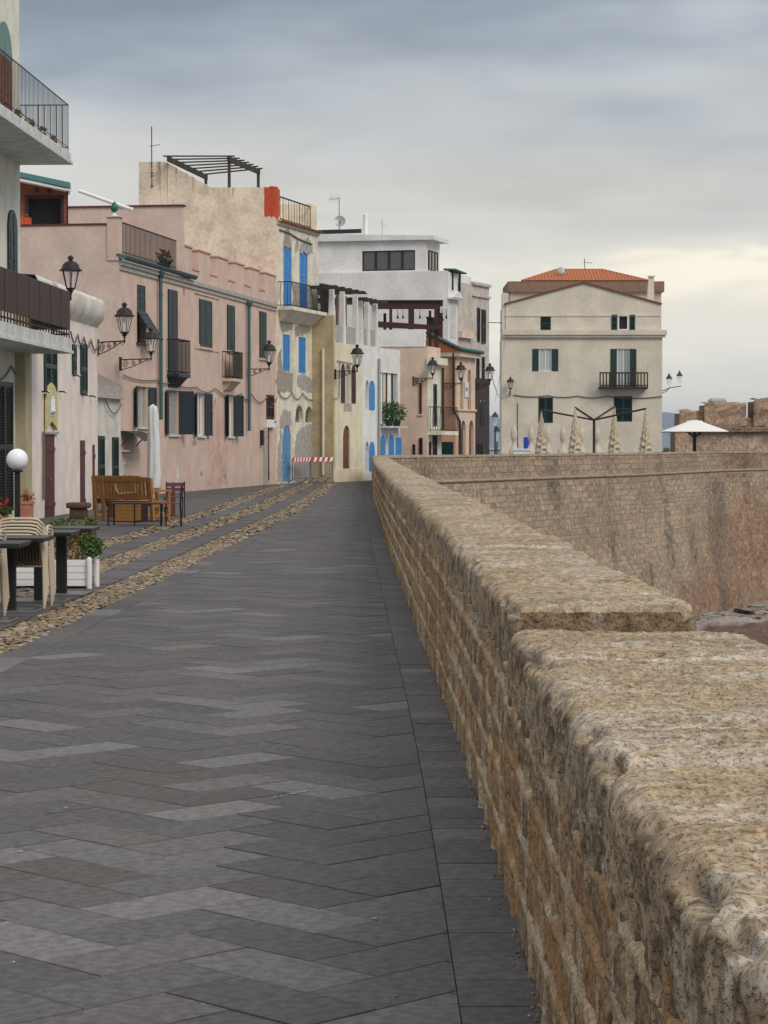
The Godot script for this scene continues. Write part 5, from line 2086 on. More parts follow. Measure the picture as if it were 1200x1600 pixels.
	for y in [0.1, 0.5, 0.62]:
		g = Geo.new()
		g.box(-0.07, 0.07, y, y + 0.03, -0.1, 0.03)
		part(an, "clamp", g, M.iron)

func column_terrace(h: Node3D, cols: Array, base: float, top: float, m: Material, beam_ends: Array) -> void:
	for c in cols:
		var g := Geo.new()
		g.hexa([Vector3(c[0], base, -0.28), Vector3(c[1], base, -0.28), Vector3(c[1], base, -0.02), Vector3(c[0], base, -0.02), Vector3(c[0] + 0.03, top, -0.24), Vector3(c[1] - 0.03, top, -0.24), Vector3(c[1] - 0.03, top, -0.05), Vector3(c[0] + 0.03, top, -0.05)])
		part(h, "column", g, m)
	for i in cols.size() - 1:
		var g := Geo.new()
		g.box(cols[i][1], cols[i + 1][0], base, base + 0.75, -0.26, -0.1)
		part(h, "parapet_panel", g, M.concrete)
		g = Geo.new()
		g.box(cols[i][1] + 0.05, cols[i + 1][0] - 0.05, base + 0.75, top - 0.1, -0.5, -0.47)
		part(h, "blind", g, M.blind)
	for b in beam_ends:
		var g := Geo.new()
		g.hexa([Vector3(b[0], top, -2.6), Vector3(b[0] + 0.14, top, -2.6), Vector3(b[0] + 0.14, top, 0.35), Vector3(b[0], top, 0.35), Vector3(b[0], top + 0.14, -2.6), Vector3(b[0] + 0.14, top + 0.14, -2.6), Vector3(b[0] + 0.14, top + 0.14, 0.22), Vector3(b[0], top + 0.14, 0.22)])
		part(h, "roof_beam", g, M.greywood)

func straw_house() -> void:
	var h := house("straw_house", "narrow straw yellow house with a brown arched door beside the white house", "house", -2.120, 99.500, -0.950, 103.400)
	var L := 4.072
	walls(h, M.straw, L, 5.88, 5.88, 3.2, [
		["open", 1.588, 2.496, 3.348, 5.017, {"m": M.darkwood, "rise": 0.42, "a": [178.0, 178.0], "leaf": 0.55, "cols": 1, "style": "plain"}],
		["door", 1.314, 2.309, 0.036, 2.388, {"m": M.brown, "rise": 0.5, "leaves": 1, "sink": 0.06}],
	])
	var g := Geo.new()
	g.side_plate([[-3.2, -0.3], [0.004, -0.3], [0.004, 7.0], [-3.2, 7.0]], -0.04, 0.2)
	part(h, "side_wall", g, M.straw_side)
	g = Geo.new()
	g.tube([Vector3(-0.12, 5.6, -0.42), Vector3(-0.12, 0.3, -0.42)], 0.06, 8)
	part(h, "downpipe", g, M.straw)
	g = Geo.new()
	var q := [1.407, 2.495, 3.018, 3.346]
	g.box(q[0], q[1], q[2], q[3], 0.0, 0.02)
	part(h, "panel", g, M.concrete)
	g = Geo.new()
	g.box(0.0, L, -0.1, 0.55, 0.0, 0.03)
	part(h, "plinth", g, M.straw)
	g = Geo.new()
	g.box(0.2, L, 7.0, 7.9, -3.2, -3.0)
	part(h, "terrace_wall", g, M.dove)
	column_terrace(h, [[0.1, 0.32], [1.55, 1.8], [3.4, 3.65]], 5.88, 8.1, M.white, [-0.3, 0.7, 1.7, 2.7, 3.6].map(func(x): return [x]))
	g = Geo.new()
	g.box(-0.4, 4.0, 8.24, 8.32, -0.5, -0.36)
	part(h, "roof_beam", g, M.greywood)
	g = Geo.new()
	g.tube([Vector3(-0.1, 3.5, 0.05), Vector3(0.6, 3.55, 0.05), Vector3(0.75, 5.1, 0.05)], 0.018, 4)
	g.tube([Vector3(0.3, 5.1, 0.05), Vector3(2.6, 5.05, 0.05)], 0.02, 4)
	part(h, "cable", g, M.cable)

func white_house() -> void:
	var h := house("white_narrow_house", "narrow white house with sky blue arched shutters at the bend", "house", -0.950, 103.400, 0.740, 109.000)
	var L := 5.849
	var bl := {"m": M.blue, "rise": 0.4, "a": [-1.0, 176.0], "leaf": 0.7, "cols": 1, "style": "plain"}
	walls(h, M.white, L, 5.9, 5.9, 3.4, [
		["open", 0.474, 0.996, 3.111, 4.403, bl],
		["open", 0.472, 0.995, 0.413, 1.706, bl],
		["void", 2.792, 5.471, 2.403, 4.807, {"m": M.curtain}],
		["open", 3.438, 3.990, 0.957, 2.025, {"m": M.blue, "rise": 0.4, "a": [176.0, 176.0], "leaf": 0.72, "cols": 1, "style": "plain"}],
		["open", 5.029, 5.162, 0.948, 1.913, {"m": M.blue, "rise": 0.1, "a": [-1.0, 176.0], "leaf": 0.72, "cols": 1, "style": "plain", "curtain": false}],
	])
	var g := Geo.new()
	g.tube([Vector3(2.32, 5.4, 0.08), Vector3(2.3, 0.2, 0.08)], 0.06, 8)
	part(h, "downpipe", g, M.zinc)
	column_terrace(h, [[0.1, 0.25], [1.0, 1.25], [2.25, 2.5]], 5.9, 7.85, M.white, [-0.1, 0.6, 1.3, 2.0, 2.7].map(func(x): return [x]))
	g = Geo.new()
	g.box(0.0, 5.8, 5.9, 6.3, -3.4, -3.2)
	part(h, "terrace_wall", g, M.white)
	# tall striped curtains in the wide window
	var q := [2.792, 5.471, 2.403, 4.807]
	for k in 4:
		g = Geo.new()
		var pts := PackedVector3Array()
		var x0: float = lerpf(q[0], q[1], [0.03, 0.25, 0.48, 0.82][k])
		var x1: float = lerpf(q[0], q[1], [0.17, 0.36, 0.68, 0.98][k])
		for i in 13:
			for y in [q[2] + 0.1, q[3]]:
				pts.append(Vector3(lerpf(x0, x1, i / 12.0), y, -0.08 + sin(i * 1.9) * 0.025))
		g.sheet(pts, 13, 2)
		part(h, "curtain", g, [M.white, M.peach, M.white, M.concrete][k])
	g = Geo.new()
	g.box(q[0] - 0.1, q[1] + 0.1, q[2] - 0.08, q[2], -0.15, 0.45)
	part(h, "sill", g, M.slab)
	rng.seed = 8
	for k in 2:
		var at := h.transform * Vector3(lerpf(q[0], q[1], 0.22 + k * 0.48), q[2] + 0.005, 0.2)
		var t := thing("potted_bush", ["dark leafy bush on the left of the white house window sill", "dark leafy bush on the right of the white house window sill"][k], "plant", at, 0.0, "bushes on the white house sill")
		g = Geo.new()
		g.lathe(Vector3.ZERO, [[0.0, 0.0], [0.14, 0.0], [0.18, 0.3], [0.2, 0.3], [0.0, 0.28]], 10)
		part(t, "pot", g, M.green)
		g = Geo.new()
		leaf_ball(g, Vector3(0, 0.62, 0), Vector3(0.46, 0.5, 0.3), 420, 0.13)
		if k == 1:
			leaf_ball(g, Vector3(-0.55, 1.0, 0), Vector3(0.22, 0.4, 0.2), 160, 0.13)
		part(t, "foliage", g, M.leaf)

func peach_house() -> void:
	var h := house("peach_house", "peach house with a white roof terrace parapet beyond the white house", "house", -0.900, 110.900, 2.020, 110.000)
	var L := 3.056
	walls(h, M.peach, L, 6.13, 6.13, 2.2, [
		["shut", 2.653, 2.786, 2.987, 4.413, {"m": M.brown, "leaves": 1, "sill": true}],
		["shut", 2.344, 2.468, 0.936, 1.590, {"m": M.darkwood, "leaves": 1}],
		["shut", 2.654, 2.824, 0.936, 1.888, {"m": M.darkwood, "leaves": 1}],
	])
	var g := Geo.new()
	g.box(0.0, 2.9, 6.13, 6.92, -0.25, 0.0)
	part(h, "parapet", g, M.chalk)
	g = Geo.new()
	g.box(-0.05, 2.95, 6.1, 6.14, -0.2, 0.03)
	part(h, "string_course", g, M.dove)
	var e := house("cream_bay_house", "slim cream house front with a bellied iron balcony", "house", 2.020, 110.000, 2.720, 112.000)
	var LH := 2.12
	walls(e, M.ivory, LH, 5.6, 5.4, 2.8, [
		["shut", 0.860, 1.295, 2.429, 4.406, {"m": M.green, "leaves": 1}],
		["shut", 0.174, 0.461, 0.935, 1.710, {"m": M.darkwood, "leaves": 1}],
		["shut", 0.748, 1.347, 0.931, 2.010, {"m": M.darkwood, "leaves": 1}],
	])
	g = Geo.new()
	g.box(-0.1, LH, 5.3, 5.62, 0.0, 0.3)
	part(e, "cornice", g, M.ivory)
	g = Geo.new()
	g.tube([Vector3(LH - 0.1, 5.2, 0.1), Vector3(LH - 0.1, 2.3, 0.1)], 0.06, 6)
	part(e, "downpipe", g, M.slate)
	var b := node(e, "balcony")
	g = Geo.new()
	g.box(0.1, LH + 0.6, 2.02, 2.2, 0.0, 0.65)
	part(b, "slab", g, M.ivory)
	belly_railing(b, Vector3(0.12, 2.2, 0.0), Vector3(0.12, 2.2, 0.6), Vector3(-1, 0, 0), 1.12, 0.13, M.iron)
	belly_railing(b, Vector3(0.12, 2.2, 0.6), Vector3(LH + 0.55, 2.2, 0.6), Vector3(0, 0, 1), 1.12, 0.16, M.iron)

	# brown timber pergola over the terrace
	var p := thing("terrace_pergola", "dark brown timber pergola on the peach house terrace", "pergola", Vector3(-0.5, 0, -112.4), -0.02)
	g = Geo.new()
	g.box(0.0, 3.15, 7.98, 8.34, 0.0, 0.14)
	part(p, "beam", g, M.darkwood)
	g = Geo.new()
	g.hexa([Vector3(3.02, 7.98, -4.0), Vector3(3.16, 7.98, -4.0), Vector3(3.16, 7.98, 0.0), Vector3(3.02, 7.98, 0.0), Vector3(3.02, 8.34, -4.0), Vector3(3.16, 8.34, -4.0), Vector3(3.16, 8.34, 0.0), Vector3(3.02, 8.34, 0.0)])
	part(p, "beam", g, M.darkwood)
	g = Geo.new()
	g.box(-0.2, 3.3, 8.34, 8.4, -4.1, 0.25)
	part(p, "roof", g, M.darkwood)
	for q in [[0.75, 0.0, 0.14], [1.65, 0.0, 0.28], [2.62, -1.4, 0.12], [2.88, 0.0, 0.2], [3.0, -3.4, 0.3], [0.4, -3.6, 0.14]]:
		g = Geo.new()
		g.box(q[0], q[0] + q[2], 6.0, 7.98, q[1], q[1] + 0.14)
		part(p, "post", g, M.darkwood)
	g = Geo.new()
	g.hexa([Vector3(0.0, 7.12, 0.1), Vector3(3.2, 6.98, 0.1), Vector3(3.2, 6.98, 0.5), Vector3(0.0, 7.12, 0.5), Vector3(0.0, 7.42, 0.1), Vector3(3.2, 7.2, 0.1), Vector3(3.2, 7.12, 0.5), Vector3(0.0, 7.34, 0.5)])
	part(p, "counter_roof", g, M.darkwood)
	for x in [1.15, 1.4, 2.2, 3.25, 3.45]:
		g = Geo.new()
		g.lathe(Vector3(x, 7.62, 0.05), [[0.0, -0.1], [0.05, -0.08], [0.045, 0.0], [0.015, 0.08], [0.01, 0.36]], 8)
		part(p, "pendant", g, M.iron)

func apricot_house() -> void:
	var h := house("apricot_house", "apricot house with paired tall arches under a green edged tile roof", "house", 3.450, 114.000, 4.500, 117.000)
	var L := 3.178
	var ar := {"m": M.brown, "rise": 0.45, "leaves": 1, "sink": 0.14}
	walls(h, M.peach, L, 6.0, 6.0, 4.5, [
		["shut", 0.740, 1.227, 3.201, 4.875, ar],
		["shut", 1.959, 2.510, 3.217, 5.252, ar],
		["shut", 0.871, 1.621, 0.903, 2.738, ar],
		["shut", 2.179, 2.924, 0.895, 2.750, ar],
	])
	var g := Geo.new()
	g.side_plate([[-1.1, -0.3], [0.004, -0.3], [0.004, 6.0], [-1.1, 6.0]], -0.04, 0.2)
	part(h, "side_wall", g, M.apricot)
	g = Geo.new()
	g.box(-0.046, -0.036, 0.0, 1.7, -0.98, -0.1)
	part(h, "garage_door", g, M.green)
	g = Geo.new()
	g.box(-0.2, L + 0.1, 5.8, 6.05, -1.2, 0.25)
	part(h, "cornice", g, M.peach)
	g = Geo.new()
	g.box(-0.1, L + 0.05, 3.2, 3.3, 0.0, 0.08)
	part(h, "string_course", g, M.peach)
	g = Geo.new()
	g.hexa([Vector3(-0.25, 6.05, -1.4), Vector3(L + 0.15, 6.05, -1.4), Vector3(L + 0.15, 6.05, 0.32), Vector3(-0.25, 6.05, 0.32), Vector3(-0.25, 6.95, -1.4), Vector3(L + 0.1, 6.6, -1.4), Vector3(L + 0.15, 6.12, 0.32), Vector3(-0.25, 6.15, 0.32)])
	part(h, "roof", g, M.terra)
	g = Geo.new()
	g.tube([Vector3(-0.28, 6.98, -1.4), Vector3(-0.28, 6.14, 0.34), Vector3(L + 0.15, 6.1, 0.34)], 0.1, 6)
	part(h, "gutter", g, M.copper)
	g = Geo.new()
	g.tube([Vector3(-0.16, 6.0, -0.06), Vector3(-0.16, 3.2, -0.06), Vector3(0.35, 2.7, 0.1), Vector3(0.42, 0.0, 0.1)], 0.06, 6)
	part(h, "downpipe", g, M.slate)
	var o := h.transform
	var sg := thing("banner", "small pale blue and white sign between the apricot house arches", "sign")
	var q := [1.362, 1.917, 3.864, 4.612]
	sg.transform = Transform3D(o.basis, o * Vector3(q[0], q[2], 0.02))
	g = Geo.new()
	g.box(0, q[1] - q[0], 0, q[3] - q[2], 0.0, 0.03)
	part(sg, "panel", g, mat(lin(0.6, 0.65, 0.72), 0.6))
	g = Geo.new()
	g.box(0.1, 0.4, 0.3, 0.48, 0.03, 0.034)
	part(sg, "mark", g, mat(lin(0.2, 0.25, 0.3), 0.6))
	# railed roof balcony of dark timber
	var b := thing("roof_balcony", "dark timber balcony above the apricot house roof", "balcony")
	b.transform = Transform3D(o.basis, o * Vector3(0.4, 6.62, -1.6))
	for x in 8:
		g = Geo.new()
		g.box(x * 0.3, x * 0.3 + 0.14, 0.0, 1.05, 0.0, 0.06)
		part(b, "slat", g, M.darkwood)
	g = Geo.new()
	g.box(-0.05, 2.4, 1.05, 1.14, -0.02, 0.1)
	g.box(-0.05, 2.4, 0.1, 0.2, -0.02, 0.08)
	part(b, "rail", g, M.darkwood)
	g = Geo.new()
	g.box(1.3, 2.42, 0.15, 1.05, -0.03, -0.01)
	part(b, "screen", g, M.darkwood)
	g = Geo.new()
	g.box(-0.2, 2.5, -0.6, 0.0, -2.0, 0.1)
	part(b, "deck", g, M.brickred)

func modern_house() -> void:
	var h := house("modern_white_house", "large plain white block with a long ribbon window behind the narrow houses", "house", -7.000, 123.000, 3.180, 120.000)
	var L := 10.613
	walls(h, M.chalk, L, 10.35, 10.35, 5.0, [])
	var g := Geo.new()
	# set-back upper floor
	var u := node(h, "upper_floor", Vector3(0, 0, -0.32))
	var rw := [6.029, 8.853, 10.436, 11.463]
	var top := 12.0
	cut_front(g, 9.45, 10.3, top, top, [[rw[0], rw[1], rw[2], rw[3], 0.0]], 0.16)
	shell(g, 9.45, 10.3, top, top, 2.6)
	part(u, "wall", g, M.chalk)
	for i in 4:
		g = Geo.new()
		var x0 := lerpf(rw[0], rw[1], i / 4.0) + (0.02 if i == 0 else 0.05)
		var x1 := lerpf(rw[0], rw[1], (i + 1) / 4.0) - 0.05
		g.box(x0, x1, rw[2] + 0.06, rw[3] - 0.05, -0.12, -0.11)
		part(u, "pane", g, M.pane)
	g = Geo.new()
	for i in 5:
		var x := lerpf(rw[0], rw[1], i / 4.0)
		g.box(x - 0.06, x + 0.06, rw[2], rw[3], -0.11, -0.06)
	g.box(rw[0], rw[1], rw[2], rw[2] + 0.07, -0.112, -0.05)
	g.box(rw[0], rw[1], rw[3] - 0.06, rw[3], -0.112, -0.05)
	part(u, "frame", g, M.darkwood)
	# overhanging flat roof
	g = Geo.new()
	g.hexa([Vector3(3.4, 12.0, -3.0), Vector3(9.9, 11.95, -3.0), Vector3(9.9, 11.95, -0.1), Vector3(3.4, 12.0, -0.1), Vector3(3.4, 12.4, -3.0), Vector3(9.9, 12.15, -3.0), Vector3(9.9, 12.15, -0.1), Vector3(3.4, 12.4, -0.1)])
	part(h, "roof", g, M.chalk)
	g = Geo.new()
	g.box(3.4, 5.9, 12.42, 12.62, -0.7, -0.5)
	part(h, "roof_upstand", g, M.slate)
	# end window of the upper floor
	g = Geo.new()
	g.box(9.46, 9.5, 10.5, 11.4, -2.3, -0.65)
	part(h, "end_pane", g, M.pane)
	g = Geo.new()
	for z in [-2.35, -1.8, -1.2, -0.65]:
		g.box(9.46, 9.53, 10.45, 11.45, z, z + 0.06)
	g.box(9.46, 9.53, 11.4, 11.46, -2.35, -0.6)
	part(h, "end_frame", g, M.darkwood)

	var o := h.transform
	var ch := thing("chimney", "slim white metal chimney on the modern white roof", "chimney", o * Vector3(5.95, 12.35, -1.2))
	g = Geo.new()
	g.lathe(Vector3.ZERO, [[0.13, 0.0], [0.13, 0.85], [0.115, 0.86], [0.115, 0.9], [0.13, 0.9], [0.13, 0.95], [0.115, 0.96], [0.115, 1.0], [0.13, 1.0], [0.13, 1.08], [0.0, 1.09]], 12)
	part(ch, "flue", g, M.whitepaint)
	var di := thing("satellite_dish", "grey satellite dish on a mast at the edge of the modern white roof", "satellite dish", o * Vector3(4.72, 12.3, -0.6))
	g = Geo.new()
	g.tube([Vector3(0, 0, 0), Vector3(0, 2.0, 0)], 0.03, 6)
	part(di, "mast", g, M.zinc)
	g = Geo.new()
	g.tube([Vector3(0, 1.92, 0), Vector3(-0.5, 1.88, 0)], 0.02, 5)
	for k in 4:
		g.tube([Vector3(-0.12 - 0.12 * k, 1.75, 0.0), Vector3(-0.1 - 0.12 * k, 2.1, 0.0)], 0.008, 4)
	part(di, "yagi", g, M.zinc)
	g = Geo.new()
	var k0 := g.v.size()
	g.lathe(Vector3.ZERO, [[0.0, 0.0], [0.12, 0.008], [0.22, 0.035], [0.3, 0.075], [0.3, 0.085], [0.2, 0.04], [0.0, 0.012]], 18)
	g.xform(k0, Transform3D(Basis(Vector3.RIGHT, deg_to_rad(72.0)), Vector3(0.03, 0.72, 0.1)))
	part(di, "dish", g, M.zinc)
	g = Geo.new()
	g.tube([Vector3(0.03, 0.45, 0.15), Vector3(0.03, 0.62, 0.42)], 0.014, 4)
	g.box(-0.01, 0.07, 0.6, 0.7, 0.4, 0.48)
	part(di, "feed_arm", g, M.iron)
	var ae := thing("small_aerial", "short white aerial right of the chimney on the modern roof", "aerial", o * Vector3(6.9, 12.35, -1.0))
	g = Geo.new()
	g.tube([Vector3(0, 0, 0), Vector3(0, 0.8, 0)], 0.018, 5)
	part(ae, "mast", g, M.zinc)
	g = Geo.new()
	g.tube([Vector3(-0.02, 0.5, 0), Vector3(0.25, 0.42, 0)], 0.01, 4)
	part(ae, "arm", g, M.zinc)

func corner_house() -> void:
	# the row that ends at the gap: pale upper storeys, dark brown below
	var h := house("corner_house", "tall grey and dark brown house ending the row at the gap to the sea", "house", 3.18, 120.0, 5.6, 126.3)
	var L := 6.749
	walls(h, M.dove, L, 9.9, 9.9, 4.0, [
		["shut", 4.7, 5.15, 6.95, 8.75, {"m": M.slate, "leaves": 1}],
		["shut", 5.4, 6.1, 6.9, 8.7, {"m": M.slate}],
		["shut", 4.6, 5.05, 4.9, 6.2, {"m": M.black, "leaves": 1}],
		["shut", 5.5, 5.9, 4.9, 6.2, {"m": M.black, "leaves": 1}],
		["shut", 5.2, 6.0, 2.6, 3.9, {"m": M.black, "rise": 0.3}],
		["shut", 4.6, 5.6, 0.0, 1.7, {"m": M.black}],
	])
	var g := Geo.new()
	g.box(3.9, L + 0.02, 9.3, 9.42, 0.0, 0.1)
	g.box(3.9, L + 0.02, 9.9, 10.05, -0.1, 0.12)
	part(h, "cornice", g, M.dove)
	# dark painted lower storeys, in relief over the old plaster
	g = Geo.new()
	cut_front(g, L, -0.3, 5.05, 5.05, [[4.6, 5.05, 4.9, 5.05, 0.0], [5.5, 5.9, 4.9, 5.05, 0.0], [5.2, 6.0, 2.6, 3.9, 0.0], [4.6, 5.6, 0.0, 1.7, 0.0]], 0.02)
	part(h, "dark_render", g, M.umber).position.z = 0.02
	# white upper bay with its pediment
	g = Geo.new()
	g.box(0.0, 1.5, 5.1, 10.3, 0.0, 0.05)
	part(h, "white_bay", g, M.white)
	g = Geo.new()
	g.plate(PackedVector2Array([Vector2(0.0, 9.0), Vector2(1.6, 9.0), Vector2(0.8, 9.35)]), 0.05, 0.35)
	g.box(-0.05, 1.65, 8.92, 9.0, 0.05, 0.3)
	part(h, "pediment", g, M.white)
	g = Geo.new()
	g.box(0.35, 1.2, 7.0, 8.8, 0.05, 0.07)
	part(h, "blind_window", g, M.slab)
	g = Geo.new()
	g.box(1.7, 3.7, 7.05, 7.4, 0.0, 0.22)
	part(h, "balcony_base", g, M.peach)
	g = Geo.new()
	g.hexa([Vector3(0.3, 10.42, -0.3), Vector3(2.1, 10.32, -0.3), Vector3(2.1, 10.3, 0.35), Vector3(0.3, 10.4, 0.35), Vector3(0.3, 10.5, -0.3), Vector3(2.1, 10.38, -0.3), Vector3(2.1, 10.36, 0.35), Vector3(0.3, 10.47, 0.35)])
	part(h, "sun_roof", g, M.awning_green)
	for x in [0.6, 1.7]:
		g = Geo.new()
		g.box(x, x + 0.1, 9.4, 10.45, 0.02, 0.12)
		part(h, "sun_roof_post", g, M.slate)

func beige_house() -> void:
	var h := house("beige_house", "broad beige gabled house with dark green shutters standing beyond the bastion", "house", 8.730, 170.000, 19.950, 170.000)
	var L := 11.220
	var gs := {"m": M.green, "sink": 0.02}
	walls(h, M.beige, L, 9.3, 9.3, 9.0, [
		["open", 2.373, 3.290, 6.787, 8.390, {"m": M.green, "a": [178.0, 178.0], "leaf": 0.47, "c0": 0.02, "c1": 0.98}],
		["open", 7.972, 8.890, 5.595, 8.390, {"m": M.green, "a": [178.0, 178.0], "leaf": 0.47, "c0": 0.02, "c1": 0.5}],
		["shut", 2.334, 3.390, 3.073, 4.908, gs],
		["shut", 7.751, 9.082, 3.165, 4.999, gs],
	])
	var up := node(h, "upper_storey", Vector3(0, 0, -0.12))
	var g := Geo.new()
	var x0 := 0.27
	var x1 := 11.1
	cut_front(g, x1, 9.3, 11.6, 11.6, [[2.482, 3.239, 9.673, 10.771, 0.0], [8.077, 8.765, 9.764, 10.817, 0.0]], 0.15)
	shell(g, x1, 9.3, 11.6, 11.6, 8.0)
	g.plate(PackedVector2Array([Vector2(0.0, 11.6), Vector2(x1, 11.6), Vector2(5.57, 13.08)]), -0.3, 0.0)
	part(up, "wall", g, M.beige)
	var a := [2.482, 3.239, 9.673, 10.771]
	var lf := part(up, "shutter", leaf_mesh(a[1] - a[0], a[3] - a[2], "louvre"), M.green)
	lf.position = Vector3(a[0], a[2], -0.04)
	a = [7.573, 7.985, 9.741, 10.840]
	lf = part(up, "shutter", leaf_mesh(a[1] - a[0], a[3] - a[2], "louvre"), M.green)
	lf.position = Vector3(a[0], a[2], 0.01)
	a = [8.880, 9.269, 9.741, 10.840]
	lf = part(up, "shutter", leaf_mesh(a[1] - a[0], a[3] - a[2], "louvre"), M.green)
	lf.position = Vector3(a[0], a[2], 0.01)
	a = [8.077, 8.765, 9.764, 10.817]
	g = Geo.new()
	g.box(a[0], a[1], a[2], a[3], -0.2, -0.15)
	part(up, "window_void", g, M.room)
	g = Geo.new()
	g.box(a[0] - 0.03, a[0] + 0.05, a[2], a[3], -0.1, 0.02)
	g.box(a[1] - 0.05, a[1] + 0.03, a[2], a[3], -0.1, 0.02)
	g.box(a[0], a[1], a[2] - 0.05, a[2] + 0.04, -0.1, 0.03)
	part(up, "window_frame", g, M.whitepaint)
	# string course, heavy cornice, raking roof edge
	g = Geo.new()
	g.box(-0.02, x1 + 0.04, 10.72, 10.86, 0.0, 0.05)
	part(up, "string_course", g, M.beige)
	g = Geo.new()
	g.hexa([Vector3(-0.1, 11.56, -0.4), Vector3(5.57, 13.08, -0.4), Vector3(5.57, 13.08, 0.12), Vector3(-0.1, 11.56, 0.12), Vector3(-0.1, 11.66, -0.4), Vector3(5.57, 13.2, -0.4), Vector3(5.57, 13.2, 0.12), Vector3(-0.1, 11.66, 0.12)])
	g.hexa([Vector3(5.57, 13.08, -0.4), Vector3(11.2, 11.56, -0.4), Vector3(11.2, 11.56, 0.12), Vector3(5.57, 13.08, 0.12), Vector3(5.57, 13.2, -0.4), Vector3(11.2, 11.66, -0.4), Vector3(11.2, 11.66, 0.12), Vector3(5.57, 13.2, 0.12)])
	part(up, "roof_edge", g, M.brown)
	g = Geo.new()
	g.box(-0.25, L + 0.3, 9.38, 9.72, -0.1, 0.32)
	g.box(-0.15, L + 0.2, 9.2, 9.38, -0.1, 0.2)
	part(h, "cornice", g, M.beige)
	g = Geo.new()
	g.box(-0.3, 0.0, -0.3, 9.2, -1.2, 0.02)
	g.box(-0.26, 0.2, 9.7, 12.4, -1.2, -0.2)
	part(h, "corner_pier", g, M.beige)
	g = Geo.new()
	g.hexa([Vector3(10.2, 11.6, -1.6), Vector3(10.75, 11.6, -1.6), Vector3(10.75, 11.6, -1.0), Vector3(10.2, 11.6, -1.0), Vector3(10.38, 13.6, -1.5), Vector3(10.72, 13.6, -1.5), Vector3(10.72, 13.6, -1.1), Vector3(10.38, 13.6, -1.1)])
	g.box(10.32, 10.78, 13.6, 13.7, -1.6, -1.0)
	part(h, "chimney", g, M.beige)
	# timber balcony: rails, posts and slats
	var b := node(h, "balcony")
	var q := [6.644, 10.108, 5.504, 6.695]
	g = Geo.new()
	g.box(q[0], q[1], q[2], q[2] + 0.16, 0.0, 0.9)
	part(b, "deck", g, M.darkwood)
	g = Geo.new()
	g.box(q[0], q[1], q[3] - 0.1, q[3], 0.8, 0.9)
	g.box(q[0], q[1], q[2] + 0.2, q[2] + 0.28, 0.8, 0.88)
	part(b, "rail", g, M.darkwood)
	for i in 16:
		g = Geo.new()
		var x := lerpf(q[0], q[1] - 0.09, i / 15.0)
		g.box(x, x + 0.09, q[2] + 0.1, q[3] - 0.06, 0.815, 0.88)
		part(b, "slat", g, M.darkwood)
	g = Geo.new()
	var sx := [0.55, 3.0, 5.2, 7.4, 11.2]
	for i in 4:
		g.tube(sagging(Vector3(sx[i], 5.1 - 0.05 * i, 0.06), Vector3(sx[i + 1], 5.05 - 0.02 * i, 0.06), 0.12), 0.035, 5)
	g.tube([Vector3(0.85, 4.5, 0.05), Vector3(0.85, 2.5, 0.05), Vector3(0.9, 0.5, 0.05)], 0.03, 4)
	part(h, "cable", g, M.cable)

	var r := house("tile_roof_house", "house with an orange tiled hip roof rising behind the beige gable", "house", 9.8, 184.0, 21.5, 184.0)
	walls(r, M.rose, 11.7, 13.4, 13.4, 8.0, [])
	g = Geo.new()
	g.box(-0.2, 11.9, 13.35, 14.15, -8.0, 0.3)
	part(r, "eaves", g, M.eaves)
	# rows of barrel tiles on the near slope
	var n := 38
	for i in n:
		var f0 := float(i) / n
		var xa := lerpf(0.9, 10.7, f0)
		var xb := lerpf(0.9, 10.7, (i + 1.0) / n)
		g = Geo.new()
		var pts := PackedVector3Array()
		for k in 5:
			var t := k / 4.0
			for j in 4:
				var aa := PI * j / 3.0
				# hips: the slope is shorter near the two ends
				var lim := clampf(minf((xa - 0.9) / 2.9, (10.7 - xb) / 3.3), 0.02, 1.0)
				var tt := t * lim
				pts.append(Vector3(lerpf(xa, xb, (1.0 - cos(aa)) * 0.5), 14.15 + tt * 1.1 + sin(aa) * 0.1, 0.35 - tt * 3.4))
		g.sheet(pts, 5, 4)
		part(r, "roof_tile_row", g, M.terra)
	g = Geo.new()
	g.quad(Vector3(0.9, 14.14, 0.3), Vector3(10.7, 14.14, 0.3), Vector3(7.4, 15.2, -3.1), Vector3(3.8, 15.2, -3.1))
	g.tri(Vector3(0.9, 14.14, -7.0), Vector3(0.9, 14.14, 0.3), Vector3(3.8, 15.2, -3.1))
	g.tri(Vector3(10.7, 14.14, 0.3), Vector3(10.7, 14.14, -7.0), Vector3(7.4, 15.2, -3.1))
	g.quad(Vector3(10.7, 14.14, -7.0), Vector3(0.9, 14.14, -7.0), Vector3(3.8, 15.2, -3.1), Vector3(7.4, 15.2, -3.1))
	part(r, "roof", g, M.terra)
	g = Geo.new()
	for e in [[Vector3(0.9, 14.17, 0.3), Vector3(3.8, 15.26, -3.1)], [Vector3(3.8, 15.26, -3.1), Vector3(7.4, 15.26, -3.1)], [Vector3(7.4, 15.26, -3.1), Vector3(10.7, 14.17, 0.3)]]:
		g.tube([e[0], e[1]], 0.13, 6)
	part(r, "ridge_tiles", g, M.terra)
	g = Geo.new()
	var k0 := g.v.size()
	g.lathe(Vector3.ZERO, [[0.0, 0.0], [0.2, 0.02], [0.3, 0.1], [0.0, 0.03]], 14)
	g.xform(k0, Transform3D(Basis(Vector3.RIGHT, 1.3), Vector3(4.0, 15.05, -1.4)))
	part(r, "dish", g, M.zinc)
	g = Geo.new()
	g.tube([Vector3(6.0, 15.2, -3.0), Vector3(6.0, 16.2, -3.0)], 0.025, 4)
	g.tube([Vector3(5.9, 15.9, -3.0), Vector3(6.6, 15.8, -3.0)], 0.018, 4)
	part(r, "aerial", g, M.iron)

